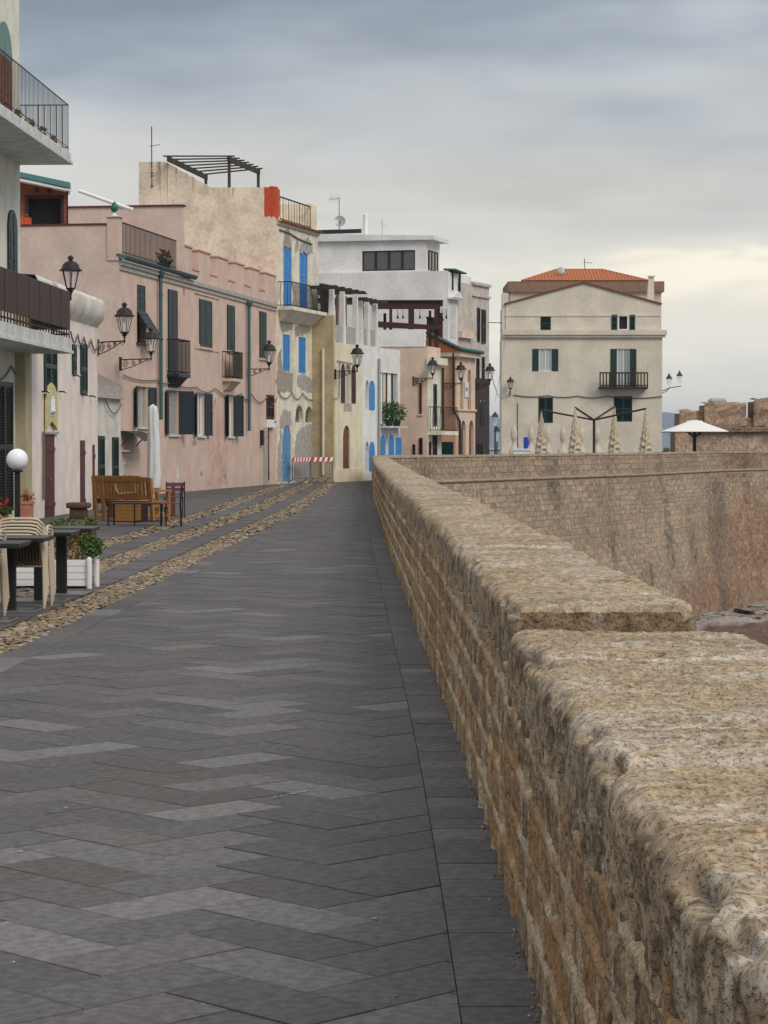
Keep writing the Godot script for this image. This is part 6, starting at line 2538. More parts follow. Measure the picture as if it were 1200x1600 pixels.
func fort() -> void:
	rng.seed = 5
	var t := thing("old_fort", "ruined sandstone fort tower with broken battlements at the right edge", "fort")
	var D := 192.0
	var rows := 26
	# each piece: x0, x1 (m), y0, y1, depth offset
	for q in [["wall", 23.6, 40.0, -2.0, 3.0, 0.0], ["upper_wall", 24.0, 26.0, 3.0, 4.3, 0.5], ["merlon", 25.95, 29.35, 3.0, 4.95, -0.1], ["merlon", 29.95, 36.0, 3.0, 5.25, -0.2], ["low_wall", 29.3, 30.0, 3.0, 3.7, 0.2], ["cordon", 25.2, 40.0, 2.55, 2.95, -0.45]]:
		var g := Geo.new()
		var nx := int((q[2] - q[1]) / 0.35) + 3
		var ny := int((q[4] - q[3]) / 0.3) + 3
		var front := PackedVector3Array()
		var cc := PackedColorArray()
		for i in nx:
			for j in ny + 6:
				var x := lerpf(q[1], q[2], float(i) / (nx - 1))
				var jj := mini(j, ny - 1)
				var y := lerpf(q[3], q[4], float(jj) / (ny - 1))
				var z: float = -D - q[5]
				if j >= ny:
					z -= (j - ny + 1) * 0.5
				var edge := nz_b.get_noise_2d(x * 0.25, y * 0.25) * 0.3 + nz_a.get_noise_2d(x * 0.35, y * 0.3) * 0.3
				front.append(Vector3(x, y + (edge * 0.5 if jj == ny - 1 else 0.0), z + edge * 0.5))
				var k := 1.0 + nz_b.get_noise_2d(x * 0.3, y * 0.6) * 0.5
				var c := Color(0.50, 0.36, 0.25).lerp(Color(0.33, 0.215, 0.16), smoothstep(-0.1, 0.25, nz_a.get_noise_2d(x * 0.12, y * 1.1)) if y > 2.3 else 0.15)
				if y < 2.4:
					c = Color(0.60, 0.43, 0.32)
				cc.append(Color(c.r * k, c.g * k, c.b * k))
		g.sheet(front, nx, ny + 6, cc, true)
		g.col = Color(0.3, 0.22, 0.15)
		g.box(q[1] + 0.02, q[2] - 0.02, q[3], q[4] - 0.25, -D - q[5] - 3.5, -D - q[5] - 0.2)
		part(t, q[0], g, M.bastion)
	var g := Geo.new()
	g.cbox(26.6, 28.0, 4.6, 5.3, -D - 3.0, -D - 1.5, 0.2)
	part(t, "skylight", g, M.zinc)
# ---------- things in the street ----------
func lamps() -> void:
	lantern("black lantern above the lower balcony corner of the cream house", Vector3(-7.503, 4.852, -53.5), Vector3(-6.930, 4.820, -52.5), 0.98)
	lantern("larger black lantern on the far corner of the pale pink house", Vector3(-7.229, 4.182, -59.8), Vector3(-6.455, 4.132, -59.0), 1.0)
	lantern("black lantern on the near corner of the long pink house", Vector3(-8.006, 4.175, -72.0), Vector3(-6.994, 4.185, -71.2), 0.98)
	lantern("black lantern beside the second green downpipe of the pink house", Vector3(-5.320, 4.442, -90.0), Vector3(-4.331, 4.472, -89.4), 1.12)
	lantern("black lantern on the straw yellow house by the brown arched shutters", Vector3(-2.043, 4.660, -99.6), Vector3(-1.122, 4.642, -99.0), 1.15)
	lantern("black lantern in front of the cream bay house balcony", Vector3(1.368, 4.653, -110.2), Vector3(2.248, 4.666, -109.6), 1.0)
	lantern("black lantern in front of the apricot house upper arches", Vector3(2.821, 4.501, -113.6), Vector3(3.661, 4.516, -113.0), 1.05)
	lantern("black lantern against the sky beside the dark corner house", Vector3(4.568, 4.567, -117.5), Vector3(5.223, 4.584, -116.9), 1.05)
	lantern("small lantern on the left of the beige house front", Vector3(9.042, 5.320, -170.0), Vector3(9.032, 5.536, -169.4), 1.1)
	# pair of lanterns on one bracket at the right corner of the beige house
	var t := thing("twin_lantern", "pair of lanterns on one bracket at the right corner of the beige house", "street lamp", Vector3(20.024, 5.377, -170.5))
	var g := Geo.new()
	g.tube([Vector3(0, 0, 0), Vector3(0.5, 0.22, 0.2), Vector3(1.3, 0.35, 0.3)], 0.035, 5)
	g.tube([Vector3(0, -0.15, 0), Vector3(0.3, 0.0, 0.1), Vector3(0.5, 0.22, 0.2)], 0.03, 5)
	part(t, "bracket", g, M.grey_iron)
	for q in [[0.45, 0.25], [1.2, 0.45]]:
		g = Geo.new()
		g.lathe(Vector3(q[0], q[1], 0.25), [[0.0, 0.0], [0.04, 0.0], [0.04, 0.15], [0.13, 0.2], [0.21, 0.62]], 8)
		part(t, "glass", g, M.lampglass)
		g = Geo.new()
		g.lathe(Vector3(q[0], q[1], 0.25), [[0.25, 0.62], [0.2, 0.7], [0.08, 0.88], [0.03, 1.0], [0.0, 1.06]], 10)
		part(t, "cap", g, M.green)
	# far posts in the gap
	for q in [[773.5, 642.0, 666.0, 150.0, "lantern on a tall post in the gap beside the dark house"], [776.5, 664.0, 690.0, 162.0, "second lower post lantern farther back in the gap"]]:
		var x: float = (q[0] - 600.0) / 3700.0 * q[3]
		var y: float = 1.65 + (692.0 - q[2]) / 3700.0 * q[3]
		var s: float = (q[2] - q[1]) / 3700.0 * q[3]
		var p := thing("post_lantern", q[4], "street lamp", Vector3(x, 0, -q[3]), 0.0, "post lanterns in the gap")
		g = Geo.new()
		g.lathe(Vector3.ZERO, [[0.12, 0.0], [0.12, 0.2], [0.06, 0.35], [0.045, y]], 8)
		part(p, "post", g, M.slate)
		g = Geo.new()
		g.lathe(Vector3(0, y, 0), [[0.03, 0.0], [0.13, s * 0.15], [0.2, s * 0.6]], 8)
		part(p, "glass", g, M.lampglass)
		g = Geo.new()
		g.lathe(Vector3(0, y, 0), [[0.25, s * 0.6], [0.12, s * 0.82], [0.03, s * 0.92], [0.0, s]], 8)
		part(p, "cap", g, M.slate)

func globe_lamp() -> void:
	var t := thing("globe_lamp", "white globe lamp on a black post by the cafe tables", "lamp", Vector3(-5.42, 0, -35.0))
	var g := Geo.new()
	g.cbox(-0.04, 0.04, 0.0, 1.22, -0.04, 0.04, 0.006)
	g.cbox(-0.11, 0.11, 0.0, 0.04, -0.11, 0.11, 0.01)
	part(t, "post", g, M.black)
	g = Geo.new()
	g.lathe(Vector3(0, 1.22, 0), [[0.0, 0.0], [0.08, 0.0], [0.085, 0.03], [0.0, 0.035]], 12)
	part(t, "collar", g, M.black)
	g = Geo.new()
	var pr := []
	for i in 15:
		var a := -PI * 0.5 + PI * i / 14.0
		pr.append([cos(a) * 0.16, sin(a) * 0.16])
	g.lathe(Vector3(0, 1.405, 0), pr, 22)
	part(t, "globe", g, M.opal)

func cafe() -> void:
	M.tabletop = mat(lin(0.022, 0.024, 0.028), 0.32)
	M.steel = mat(lin(0.2, 0.2, 0.2), 0.35, null, 1.0, null, 0.0, 0.8)
	M.frame = mat(lin(0.50, 0.43, 0.33), 0.5)
	M.rope = mat(lin(0.17, 0.105, 0.065), 0.9, M.t_fine, 0.06)
	var first: Node3D = null
	var spots := [[-3.7, 21.9, "nearest black cafe table at the left edge of the lane"], [-3.66, 23.15, "second black cafe table from the camera"], [-3.58, 24.6, "third black cafe table, in front of the white planter"], [-3.51, 25.75, "farthest black cafe table, beside the leafy planter"]]
	for q in spots:
		var at := Vector3(q[0], 0, -q[1])
		if first == null:
			first = thing("cafe_table", q[2], "table", at, 0.0, "black cafe tables")
			var g := Geo.new()
			for k in 4:
				g.cbox(-0.38 + k * 0.19 + 0.003, -0.38 + (k + 1) * 0.19 - 0.003, 0.705, 0.735, -0.38, 0.38, 0.004)
			g.box(-0.37, 0.37, 0.69, 0.705, -0.37, 0.37)
			part(first, "tabletop", g, M.tabletop)
			g = Geo.new()
			g.cbox(-0.055, 0.055, 0.02, 0.69, -0.055, 0.055, 0.008)
			part(first, "column", g, M.black)
			g = Geo.new()
			g.cbox(-0.28, 0.28, 0.0, 0.02, -0.28, 0.28, 0.006)
			part(first, "base_plate", g, M.steel)
		else:
			copy_of(first, q[2], at, 0.0)
	# stacking armchairs; x to the right, the back towards +z
	var ch: Node3D = null
	var stacks := [[-3.62, 22.3, 6, "first"], [-3.38, 23.8, 6, "second"]]
	for si in 2:
		var sdef: Array = stacks[si]
		for k in sdef[2]:
			var place: String = ["lowest", "second from the bottom", "third from the bottom", "fourth from the bottom", "fifth from the bottom", "topmost"][k]
			var lb := "beige rope armchair, %s in the %s stack by the tables" % [place, ["nearer", "farther"][si]]
			var at := Vector3(sdef[0] - 0.27 + k * 0.004, k * 0.032, -sdef[1] - k * 0.02)
			if ch == null:
				ch = thing("armchair", lb, "chair", at, 0.0, "stacked armchairs")
				armchair(ch)
			else:
				copy_of(ch, lb, at, 0.0)

func armchair(c: Node3D) -> void:
	# width 0.54, depth 0.5; back at +z (towards the camera)
	for s in [-1.0, 1.0]:
		var g := Geo.new()
		g.tube([Vector3(s * 0.265, 0.0, 0.25), Vector3(s * 0.25, 0.42, 0.2), Vector3(s * 0.25, 0.6, 0.2), Vector3(s * 0.25, 0.645, 0.16), Vector3(s * 0.25, 0.655, 0.05), Vector3(s * 0.25, 0.645, -0.12), Vector3(s * 0.252, 0.6, -0.18), Vector3(s * 0.255, 0.4, -0.2), Vector3(s * 0.27, 0.0, -0.25)], 0.0135, 7)
		part(c, "side_frame", g, M.frame)
	var g := Geo.new()
	var top := []
	for i in 9:
		var t := i / 8.0 * 2.0 - 1.0
		top.append(Vector3(t * 0.235, 0.735 - 0.07 * pow(absf(t), 6.0), 0.27 - 0.02 * (1.0 - t * t) * -1.0))
	g.tube([Vector3(-0.245, 0.44, 0.2)] + top + [Vector3(0.245, 0.44, 0.2)], 0.0135, 7)
	g.tube([Vector3(-0.24, 0.42, 0.19), Vector3(0.24, 0.42, 0.19)], 0.012, 6)
	part(c, "back_frame", g, M.frame)
	g = Geo.new()
	for i in 15:
		var x := lerpf(-0.215, 0.215, i / 14.0)
		g.tube([Vector3(x, 0.43, 0.2), Vector3(x, 0.6, 0.25), Vector3(x, 0.7, 0.265)], 0.011, 5)
	for i in 4:
		var y := 0.47 + 0.07 * i
		g.tube([Vector3(-0.23, y, 0.205 + 0.016 * i), Vector3(0.23, y, 0.205 + 0.016 * i)], 0.008, 4)
	part(c, "woven_back", g, M.rope)
	g = Geo.new()
	g.tube([Vector3(-0.24, 0.42, 0.19), Vector3(-0.235, 0.43, -0.2), Vector3(0.235, 0.43, -0.2), Vector3(0.24, 0.42, 0.19)], 0.012, 6)
	part(c, "seat_frame", g, M.frame)
	g = Geo.new()
	for i in 12:
		var x := lerpf(-0.21, 0.21, i / 11.0)
		g.tube([Vector3(x, 0.425, -0.2), Vector3(x, 0.41, 0.0), Vector3(x, 0.42, 0.19)], 0.014, 4)
	part(c, "woven_seat", g, M.rope)

func planters() -> void:
	rng.seed = 21
	var t := thing("white_planter", "white boarded planter box with a leggy green shrub behind the tables", "planter", Vector3(-3.78, 0, -26.8))
	for side in 2:
		for k in 4:
			var g := Geo.new()
			var z := -0.02 if side == 0 else -0.42
			g.cbox(-0.46, 0.41, 0.03 + k * 0.075, 0.1 + k * 0.075, z - 0.02, z, 0.004)
			part(t, "board", g, M.whitepaint)
	for e in [-0.46, 0.4]:
		var g := Geo.new()
		g.box(e, e + 0.02, 0.03, 0.33, -0.42, -0.04)
		part(t, "end_board", g, M.whitepaint)
	for e in [[-0.47, 0.0], [0.44, 0.0], [0.475, -0.42], [-0.47, -0.42]]:
		var g := Geo.new()
		g.lathe(Vector3(e[0], 0, e[1]), [[0.0, 0.0], [0.03, 0.0], [0.03, 0.32], [0.024, 0.345], [0.012, 0.355], [0.0, 0.358]], 10)
		part(t, "corner_post", g, M.whitepaint)
	var g := Geo.new()
	g.box(-0.45, 0.4, 0.24, 0.28, -0.42, -0.04)
	part(t, "soil", g, M.cobble_bed)
	var sh := thing("shrub", "leggy half dry shrub growing in the white planter", "plant", Vector3(-3.58, 0.27, -27.0))
	g = Geo.new()
	for k in 16:
		var a := rng.randf_range(-0.5, 0.5)
		var b := rng.randf_range(-0.3, 0.3)
		var l := rng.randf_range(0.2, 0.42)
		var x := rng.randf_range(-0.2, 0.2)
		g.tube([Vector3(x, 0, 0), Vector3(x + a * 0.1, l * 0.5, b * 0.1), Vector3(x + a * 0.35, l, b * 0.3)], 0.006, 4, 0.003)
	part(sh, "stems", g, M.dryleaf)
	g = Geo.new()
	leaf_ball(g, Vector3(0.24, 0.2, 0), Vector3(0.15, 0.15, 0.14), 420, 0.05)
	leaf_ball(g, Vector3(0.1, 0.36, -0.05), Vector3(0.18, 0.06, 0.12), 70, 0.05)
	part(sh, "foliage", g, M.leaf)
	g = Geo.new()
	leaf_ball(g, Vector3(-0.05, 0.22, 0), Vector3(0.32, 0.2, 0.15), 330, 0.06)
	part(sh, "dry_leaves", g, M.dryleaf)
	g = Geo.new()
	leaf_ball(g, Vector3(0.05, 0.34, 0), Vector3(0.26, 0.16, 0.14), 200, 0.05)
	part(sh, "pale_foliage", g, M.leaf2)
	# low trough of small plants farther back
	var tr := thing("plant_trough", "low dark trough of small spiky plants behind the far table", "planter", Vector3(-5.0, 0, -37.5))
	g = Geo.new()
	g.cbox(-0.4, 0.4, 0.0, 0.22, -0.2, 0.0, 0.01)
	part(tr, "trough", g, M.greywood)
	g = Geo.new()
	for k in 6:
		leaf_ball(g, Vector3(-0.35 + k * 0.14, 0.27 + 0.03 * (k % 3), -0.1), Vector3(0.1, 0.1 + 0.05 * (k % 2), 0.1), 70, 0.08)
	part(tr, "plants", g, M.leaf2)
	g = Geo.new()
	for k in 5:
		leaf_ball(g, Vector3(-0.33 + k * 0.16, 0.28, -0.08), Vector3(0.1, 0.1, 0.1), 40, 0.07)
	part(tr, "dry_plants", g, M.dryleaf)
	var bx := thing("terracotta_planter", "tall square terracotta planter with red leaves beside the globe lamp", "planter", Vector3(-6.35, 0, -42.0))
	g = Geo.new()
	g.hexa([Vector3(-0.09, 0, -0.18), Vector3(0.09, 0, -0.18), Vector3(0.09, 0, 0), Vector3(-0.09, 0, 0), Vector3(-0.105, 0.58, -0.2), Vector3(0.105, 0.58, -0.2), Vector3(0.105, 0.58, 0.015), Vector3(-0.105, 0.58, 0.015)])
	g.box(-0.12, 0.12, 0.56, 0.62, -0.21, 0.03)
	part(bx, "pot", g, mat(lin(0.46, 0.2, 0.13), 0.85, M.t_old, 0.6))
	g = Geo.new()
	leaf_ball(g, Vector3(-0.02, 0.68, -0.09), Vector3(0.13, 0.1, 0.1), 90, 0.08)
	part(bx, "foliage", g, M.dryleaf)
	g = Geo.new()
	leaf_ball(g, Vector3(0.02, 0.7, -0.07), Vector3(0.11, 0.06, 0.1), 30, 0.06)
	part(bx, "blossom", g, M.redflower)
	pot_with_plant("pot of scarlet flowers at the left edge by the black door", Vector3(-6.4, 0, -39.6), 0.17, 0.42, M.terra, M.leaf, true)
	# grass tuft between slab and table
	var gt := thing("grass_tuft", "tuft of pale green blades beside the terracotta planter", "plant", Vector3(-5.6, 0, -38.6))
	g = Geo.new()
	for k in 40:
		var a := rng.randf() * TAU
		var l := rng.randf_range(0.2, 0.36)
		var o := Vector3(cos(a), 0, sin(a))
		g.quad(o * 0.02, o * 0.02 + o.cross(Vector3.UP) * 0.012, o * l * 0.5 + Vector3(0, l, 0), o * l * 0.48 + Vector3(0, l, 0))
	part(gt, "blades", g, M.leaf2)
	g = Geo.new()
	g.lathe(Vector3.ZERO, [[0.0, 0.0], [0.07, 0.0], [0.08, 0.08], [0.0, 0.08]], 8)
	part(gt, "root_clump", g, M.cobble_bed)

func bench(b: Node3D) -> void:
	# length along x, back at z = 0, seat towards -z
	var L := 1.36
	for x in [0.0, L - 0.075]:
		var g := Geo.new()
		g.hexa([Vector3(x, 0, -0.035), Vector3(x + 0.075, 0, -0.035), Vector3(x + 0.075, 0, 0.035), Vector3(x, 0, 0.035), Vector3(x, 0.92, 0.06), Vector3(x + 0.075, 0.92, 0.06), Vector3(x + 0.075, 0.92, 0.13), Vector3(x, 0.92, 0.13)])
		part(b, "rear_leg", g, M.wood)
		g = Geo.new()
		g.cbox(x, x + 0.075, 0, 0.62, -0.56, -0.49, 0.006)
		part(b, "front_leg", g, M.wood)
		g = Geo.new()
		g.cbox(x - 0.01, x + 0.085, 0.62, 0.66, -0.62, 0.06, 0.008)
		part(b, "armrest", g, M.wood)
		g = Geo.new()
		g.box(x + 0.015, x + 0.06, 0.3, 0.4, -0.49, -0.03)
		g.box(x + 0.015, x + 0.06, 0.09, 0.15, -0.49, -0.03)
		part(b, "side_rail", g, M.wood)
	var g := Geo.new()
	g.hexa([Vector3(0.075, 0.84, 0.06), Vector3(L - 0.075, 0.84, 0.06), Vector3(L - 0.075, 0.84, 0.11), Vector3(0.075, 0.84, 0.11), Vector3(0.075, 0.93, 0.07), Vector3(L - 0.075, 0.93, 0.07), Vector3(L - 0.075, 0.93, 0.12), Vector3(0.075, 0.93, 0.12)])
	part(b, "top_rail", g, M.wood)
	g = Geo.new()
	g.box(0.075, L - 0.075, 0.46, 0.54, 0.02, 0.07)
	part(b, "bottom_rail", g, M.wood)
	for i in 13:
		var x := lerpf(0.1, L - 0.16, i / 12.0)
		g = Geo.new()
		g.hexa([Vector3(x, 0.53, 0.035), Vector3(x + 0.06, 0.53, 0.035), Vector3(x + 0.06, 0.53, 0.055), Vector3(x, 0.53, 0.055), Vector3(x, 0.85, 0.075), Vector3(x + 0.06, 0.85, 0.075), Vector3(x + 0.06, 0.85, 0.095), Vector3(x, 0.85, 0.095)])
		part(b, "back_slat", g, M.wood)
	for i in 5:
		g = Geo.new()
		g.cbox(0.02, L - 0.02, 0.4, 0.425, -0.55 + i * 0.115, -0.455 + i * 0.115, 0.004)
		part(b, "seat_slat", g, M.wood)
	g = Geo.new()
	g.box(0.075, L - 0.075, 0.3, 0.4, -0.54, -0.5)
	part(b, "front_rail", g, M.wood)

func bench_group() -> void:
	rng.seed = 66
	M.wood.uv1_scale = Vector3(8, 1.2, 8)
	var b := thing("wooden_bench", "honey coloured slatted wooden bench with its back to the camera", "bench", Vector3(-5.97, 0, -50.35), -0.52, "slatted wooden benches")
	b.rotation.y = -atan2(0.72, 1.15)
	bench(b)
	var b2 := copy_of(b, "second wooden bench, mostly hidden behind the front one's left end", Vector3(-6.42, 0, -52.6), b.rotation.y)
	b2.set_meta("group", "slatted wooden benches")
	# loop of pale rope hung over the bench back
	var r := thing("rope", "loop of pale rope hanging on the front bench back", "rope")
	r.transform = b.transform
	var g := Geo.new()
	g.tube([Vector3(0.42, 0.78, 0.125), Vector3(0.43, 0.66, 0.105), Vector3(0.5, 0.58, 0.1), Vector3(0.75, 0.6, 0.1), Vector3(0.98, 0.62, 0.1), Vector3(1.02, 0.78, 0.125)], 0.011, 5)
	part(r, "cord", g, M.frame)
	# low black table in front of the bench back
	var t := thing("low_table", "low black metal table with thin legs in front of the bench", "table", Vector3(-4.93, 0, -47.3), -0.1)
	g = Geo.new()
	g.cbox(-0.56, 0.56, 0.43, 0.455, -0.3, 0.3, 0.006)
	part(t, "tabletop", g, M.darkwood)
	for e in [[-0.53, -0.27], [0.53, -0.27], [0.53, 0.27], [-0.53, 0.27], [0.0, 0.27]]:
		g = Geo.new()
		g.cbox(e[0] - 0.014, e[0] + 0.014, 0.0, 0.43, e[1] - 0.014, e[1] + 0.014, 0.002)
		part(t, "leg", g, M.black)
	g = Geo.new()
	g.box(0.0, 0.53, 0.09, 0.11, 0.262, 0.278)
	part(t, "stretcher", g, M.black)
	var bx := thing("wooden_crate", "dark brown wooden box under the bench", "box", Vector3(-5.35, 0, -49.3), -0.3)
	for k in 5:
		g = Geo.new()
		g.cbox(-0.3, 0.3, 0.02 + k * 0.075, 0.09 + k * 0.075, -0.02, 0.0, 0.003)
		part(bx, "board", g, M.wood)
	g = Geo.new()
	g.box(-0.3, 0.3, 0.0, 0.39, -0.4, -0.022)
	part(bx, "body", g, M.darkwood)
	# folding metal chairs with violet slats
	M.violet = mat(lin(0.15, 0.055, 0.11), 0.6, M.t_old, 0.5)
	for q in [["violet slatted folding chair seen from the side right of the bench", Vector3(-4.2, 0, -46.7), 1.62], ["violet slatted folding chair partly hidden behind the bench arm", Vector3(-4.62, 0, -52.2), 0.2]]:
		var c := thing("folding_chair", q[0], "chair", q[1], q[2], "violet folding chairs")
		for s in [-0.2, 0.2]:
			g = Geo.new()
			g.tube([Vector3(s, 0.0, 0.2), Vector3(s, 0.45, 0.18), Vector3(s, 0.8, 0.22)], 0.013, 6)
			part(c, "rear_leg", g, M.black)
			g = Geo.new()
			g.tube([Vector3(s, 0.0, -0.2), Vector3(s, 0.45, -0.18)], 0.013, 6)
			part(c, "front_leg", g, M.black)
		for k in 4:
			g = Geo.new()
			g.cbox(-0.21, 0.21, 0.45, 0.468, -0.19 + k * 0.095, -0.11 + k * 0.095, 0.003)
			part(c, "seat_slat", g, M.violet)
		for k in 2:
			g = Geo.new()
			g.box(-0.2, 0.2, 0.58 + k * 0.11, 0.67 + k * 0.11, 0.175 + k * 0.012, 0.19 + k * 0.012)
			part(c, "back_slat", g, M.violet)
	# furled white parasol
	var u := thing("furled_parasol", "tall furled white parasol standing behind the bench", "parasol", Vector3(-5.28, 0, -54.2), 0.0)
	g = Geo.new()
	g.tube([Vector3(0, 0, 0), Vector3(0, 0.8, 0)], 0.024, 8)
	part(u, "pole", g, M.whitepaint)
	g = Geo.new()
	g.cbox(-0.25, 0.25, 0.0, 0.06, -0.25, 0.25, 0.01)
	part(u, "base", g, M.concrete)
	g = Geo.new()
	var pts := PackedVector3Array()
	var rows := 30
	var cols := 40
	for i in rows:
		var f := float(i) / (rows - 1)
		var y := lerpf(0.55, 2.54, f)
		var rad := 0.15 * (1.0 - 0.3 * f) * (1.0 if f < 0.94 else sqrt(maxf(0.0, 1.0 - pow((f - 0.94) / 0.06, 2.0))))
		rad *= 0.82 + 0.18 * smoothstep(0.0, 0.12, f)
		for j in cols:
			var a := TAU * j / cols
			var w := 1.0 + 0.11 * sin(a * 6.0 + sin(f * 5.0) * 0.9 + f * 2.0) + nz_a.get_noise_3d(cos(a) * 0.8, f * 5.0, sin(a) * 0.8) * 0.16
			pts.append(Vector3(cos(a) * rad * w + sin(f * 4.0) * 0.012, y, sin(a) * rad * w))
	g.sheet(pts, rows, cols, PackedColorArray(), false, true)
	part(u, "cover", g, mat(lin(0.70, 0.74, 0.76), 0.9, M.t_fine, 0.5))
	# pointed wooden board propped beside it
	var wb := thing("pointed_board", "reddish brown pointed board propped beside the furled parasol", "board", Vector3(-4.75, 0, -53.3))
	g = Geo.new()
	g.plate(PackedVector2Array([Vector2(-0.05, 0.0), Vector2(0.05, 0.0), Vector2(0.055, 0.45), Vector2(0.045, 0.66), Vector2(0.0, 0.78), Vector2(-0.045, 0.66), Vector2(-0.055, 0.45)]), -0.012, 0.012)
	part(wb, "plank", g, M.brown)
	g = Geo.new()
	g.box(-0.1, 0.1, 0.0, 0.03, -0.08, 0.08)
	part(wb, "foot", g, M.brown)
	# stone bench made of a slab on a block
	var sb := thing("stone_seat", "rough stone slab seat on a block against the pale pink house", "seat", Vector3(-6.62, 0, -51.3), -0.05)
	for q in [["slab", 0.26, 0.11, 0.3, 0.235], ["block", 0.19, 0.13, 0.22, 0.115]]:
		g = Geo.new()
		var p := PackedVector3Array()
		var cc := PackedColorArray()
		for i in 9:
			var la := -PI * 0.5 + PI * i / 8.0
			for j in 16:
				var az := TAU * j / 16.0
				var d := Vector3(cos(az) * cos(la), sin(la), sin(az) * cos(la))
				var e := Vector3(signf(d.x) * pow(absf(d.x), 0.35), signf(d.y) * pow(absf(d.y), 0.4), signf(d.z) * pow(absf(d.z), 0.35))
				p.append(Vector3(e.x * q[1], e.y * q[2] * (0.62 if q[0] == "slab" else 1.0), e.z * q[3] * 0.7) * (1.0 + nz_b.get_noise_3dv(e * 0.3) * 0.08) + Vector3(0, q[4] + (0.06 if q[0] == "slab" else 0.0), 0))
				var k := 1.0 + nz_c.get_noise_3dv(e * 0.4) * 0.4
				cc.append(Color(0.17 * k, 0.115 * k, 0.085 * k))
		g.sheet(p, 9, 16, cc, false, true)
		part(sb, q[0], g, M.sand)
	# small dark cat-sized pot on the ledge behind the bench
	pot_with_plant("small dark pot on the ground behind the bench top rail", Vector3(-5.75, 0, -53.4), 0.13, 0.72, M.black, M.dryleaf, false)

func barrier() -> void:
	M.galv = mat(lin(0.20, 0.20, 0.205), 0.45, null, 1.0, null, 0.0, 0.5)
	M.tape_red = mat(lin(0.55, 0.03, 0.05), 0.5)
	for q in [["crowd barrier with red and white tape in front of the peeling house", Vector3(-3.72, 0, -96.2), -3.05, -97.4, 6], ["second taped crowd barrier set at an angle to the first", Vector3(-3.0, 0, -97.4), -2.15, -98.2, 4]]:
		var a: Vector3 = q[1]
		var b := Vector3(q[2], 0, q[3])
		var t := thing("crowd_barrier", q[0], "barrier", a, atan2(-(b.z - a.z), b.x - a.x), "taped crowd barriers")
		var L := a.distance_to(b)
		var g := Geo.new()
		g.tube([Vector3(0, 0.22, 0), Vector3(0, 0.95, 0), Vector3(0.06, 1.03, 0), Vector3(L - 0.06, 1.03, 0), Vector3(L, 0.95, 0), Vector3(L, 0.22, 0), Vector3(0, 0.22, 0)], 0.028, 6)
		part(t, "frame", g, M.galv)
		g = Geo.new()
		var n := int(L / 0.13)
		for i in range(1, n):
			g.tube([Vector3(L * i / n, 0.22, 0), Vector3(L * i / n, 1.03, 0)], 0.012, 4)
		part(t, "bars", g, M.galv)
		for x in [0.15, L - 0.15]:
			g = Geo.new()
			g.tube([Vector3(x, 0.24, 0), Vector3(x, 0.12, 0.14), Vector3(x, 0.02, 0.32)], 0.02, 5)
			g.tube([Vector3(x, 0.24, 0), Vector3(x, 0.12, -0.14), Vector3(x, 0.02, -0.32)], 0.02, 5)
			part(t, "foot", g, M.galv)
		var k: int = q[4] * 2
		for i in k:
			g = Geo.new()
			var x0 := L * i / k
			var x1 := L * (i + 1) / k
			g.plate(PackedVector2Array([Vector2(x0 - 0.04, 0.88), Vector2(x1 - 0.04, 0.88), Vector2(x1 + 0.04, 1.06), Vector2(x0 + 0.04, 1.06)]), 0.024, 0.028)
			part(t, "tape_stripe", g, M.tape_red if i % 2 == 0 else M.whitepaint)

func furled_canopy(parent: Node3D, at: Vector3, tall: float, r: float, ruffled: bool, m: Material) -> void:
	var g := Geo.new()
	var pts := PackedVector3Array()
	var cc := PackedColorArray()
	var rows := 40
	var cols := 32
	for i in rows:
		var f := float(i) / (rows - 1)
		var rad := r * (1.0 - f * 0.9) * (0.9 + 0.1 * smoothstep(0.0, 0.1, f))
		if not ruffled:
			rad = r * (0.95 - 0.62 * smoothstep(0.1, 0.42, f) + 0.25 * smoothstep(0.42, 0.6, f) - 0.48 * smoothstep(0.7, 1.0, f))
		for j in cols:
			var a := TAU * j / cols
			var w := 1.0 + 0.12 * sin(a * 8.0 + f * 3.0)
			if ruffled:
				# folds of cloth hanging in tiers
				var tier := fmod(f * 8.0 + sin(a * 3.0 + floor(f * 8.0)) * 0.35 + 8.0, 1.0)
				w += 0.5 * (1.0 - tier) * (1.0 - f * 0.5) - 0.2 + nz_a.get_noise_3d(cos(a) * 1.4, f * 9.0, sin(a) * 1.4) * 0.35
			pts.append(at + Vector3(cos(a) * rad * w, f * tall, sin(a) * rad * w))
	g.sheet(pts, rows, cols, PackedColorArray(), false, true)
	part(parent, "furled_canopy", g, m)

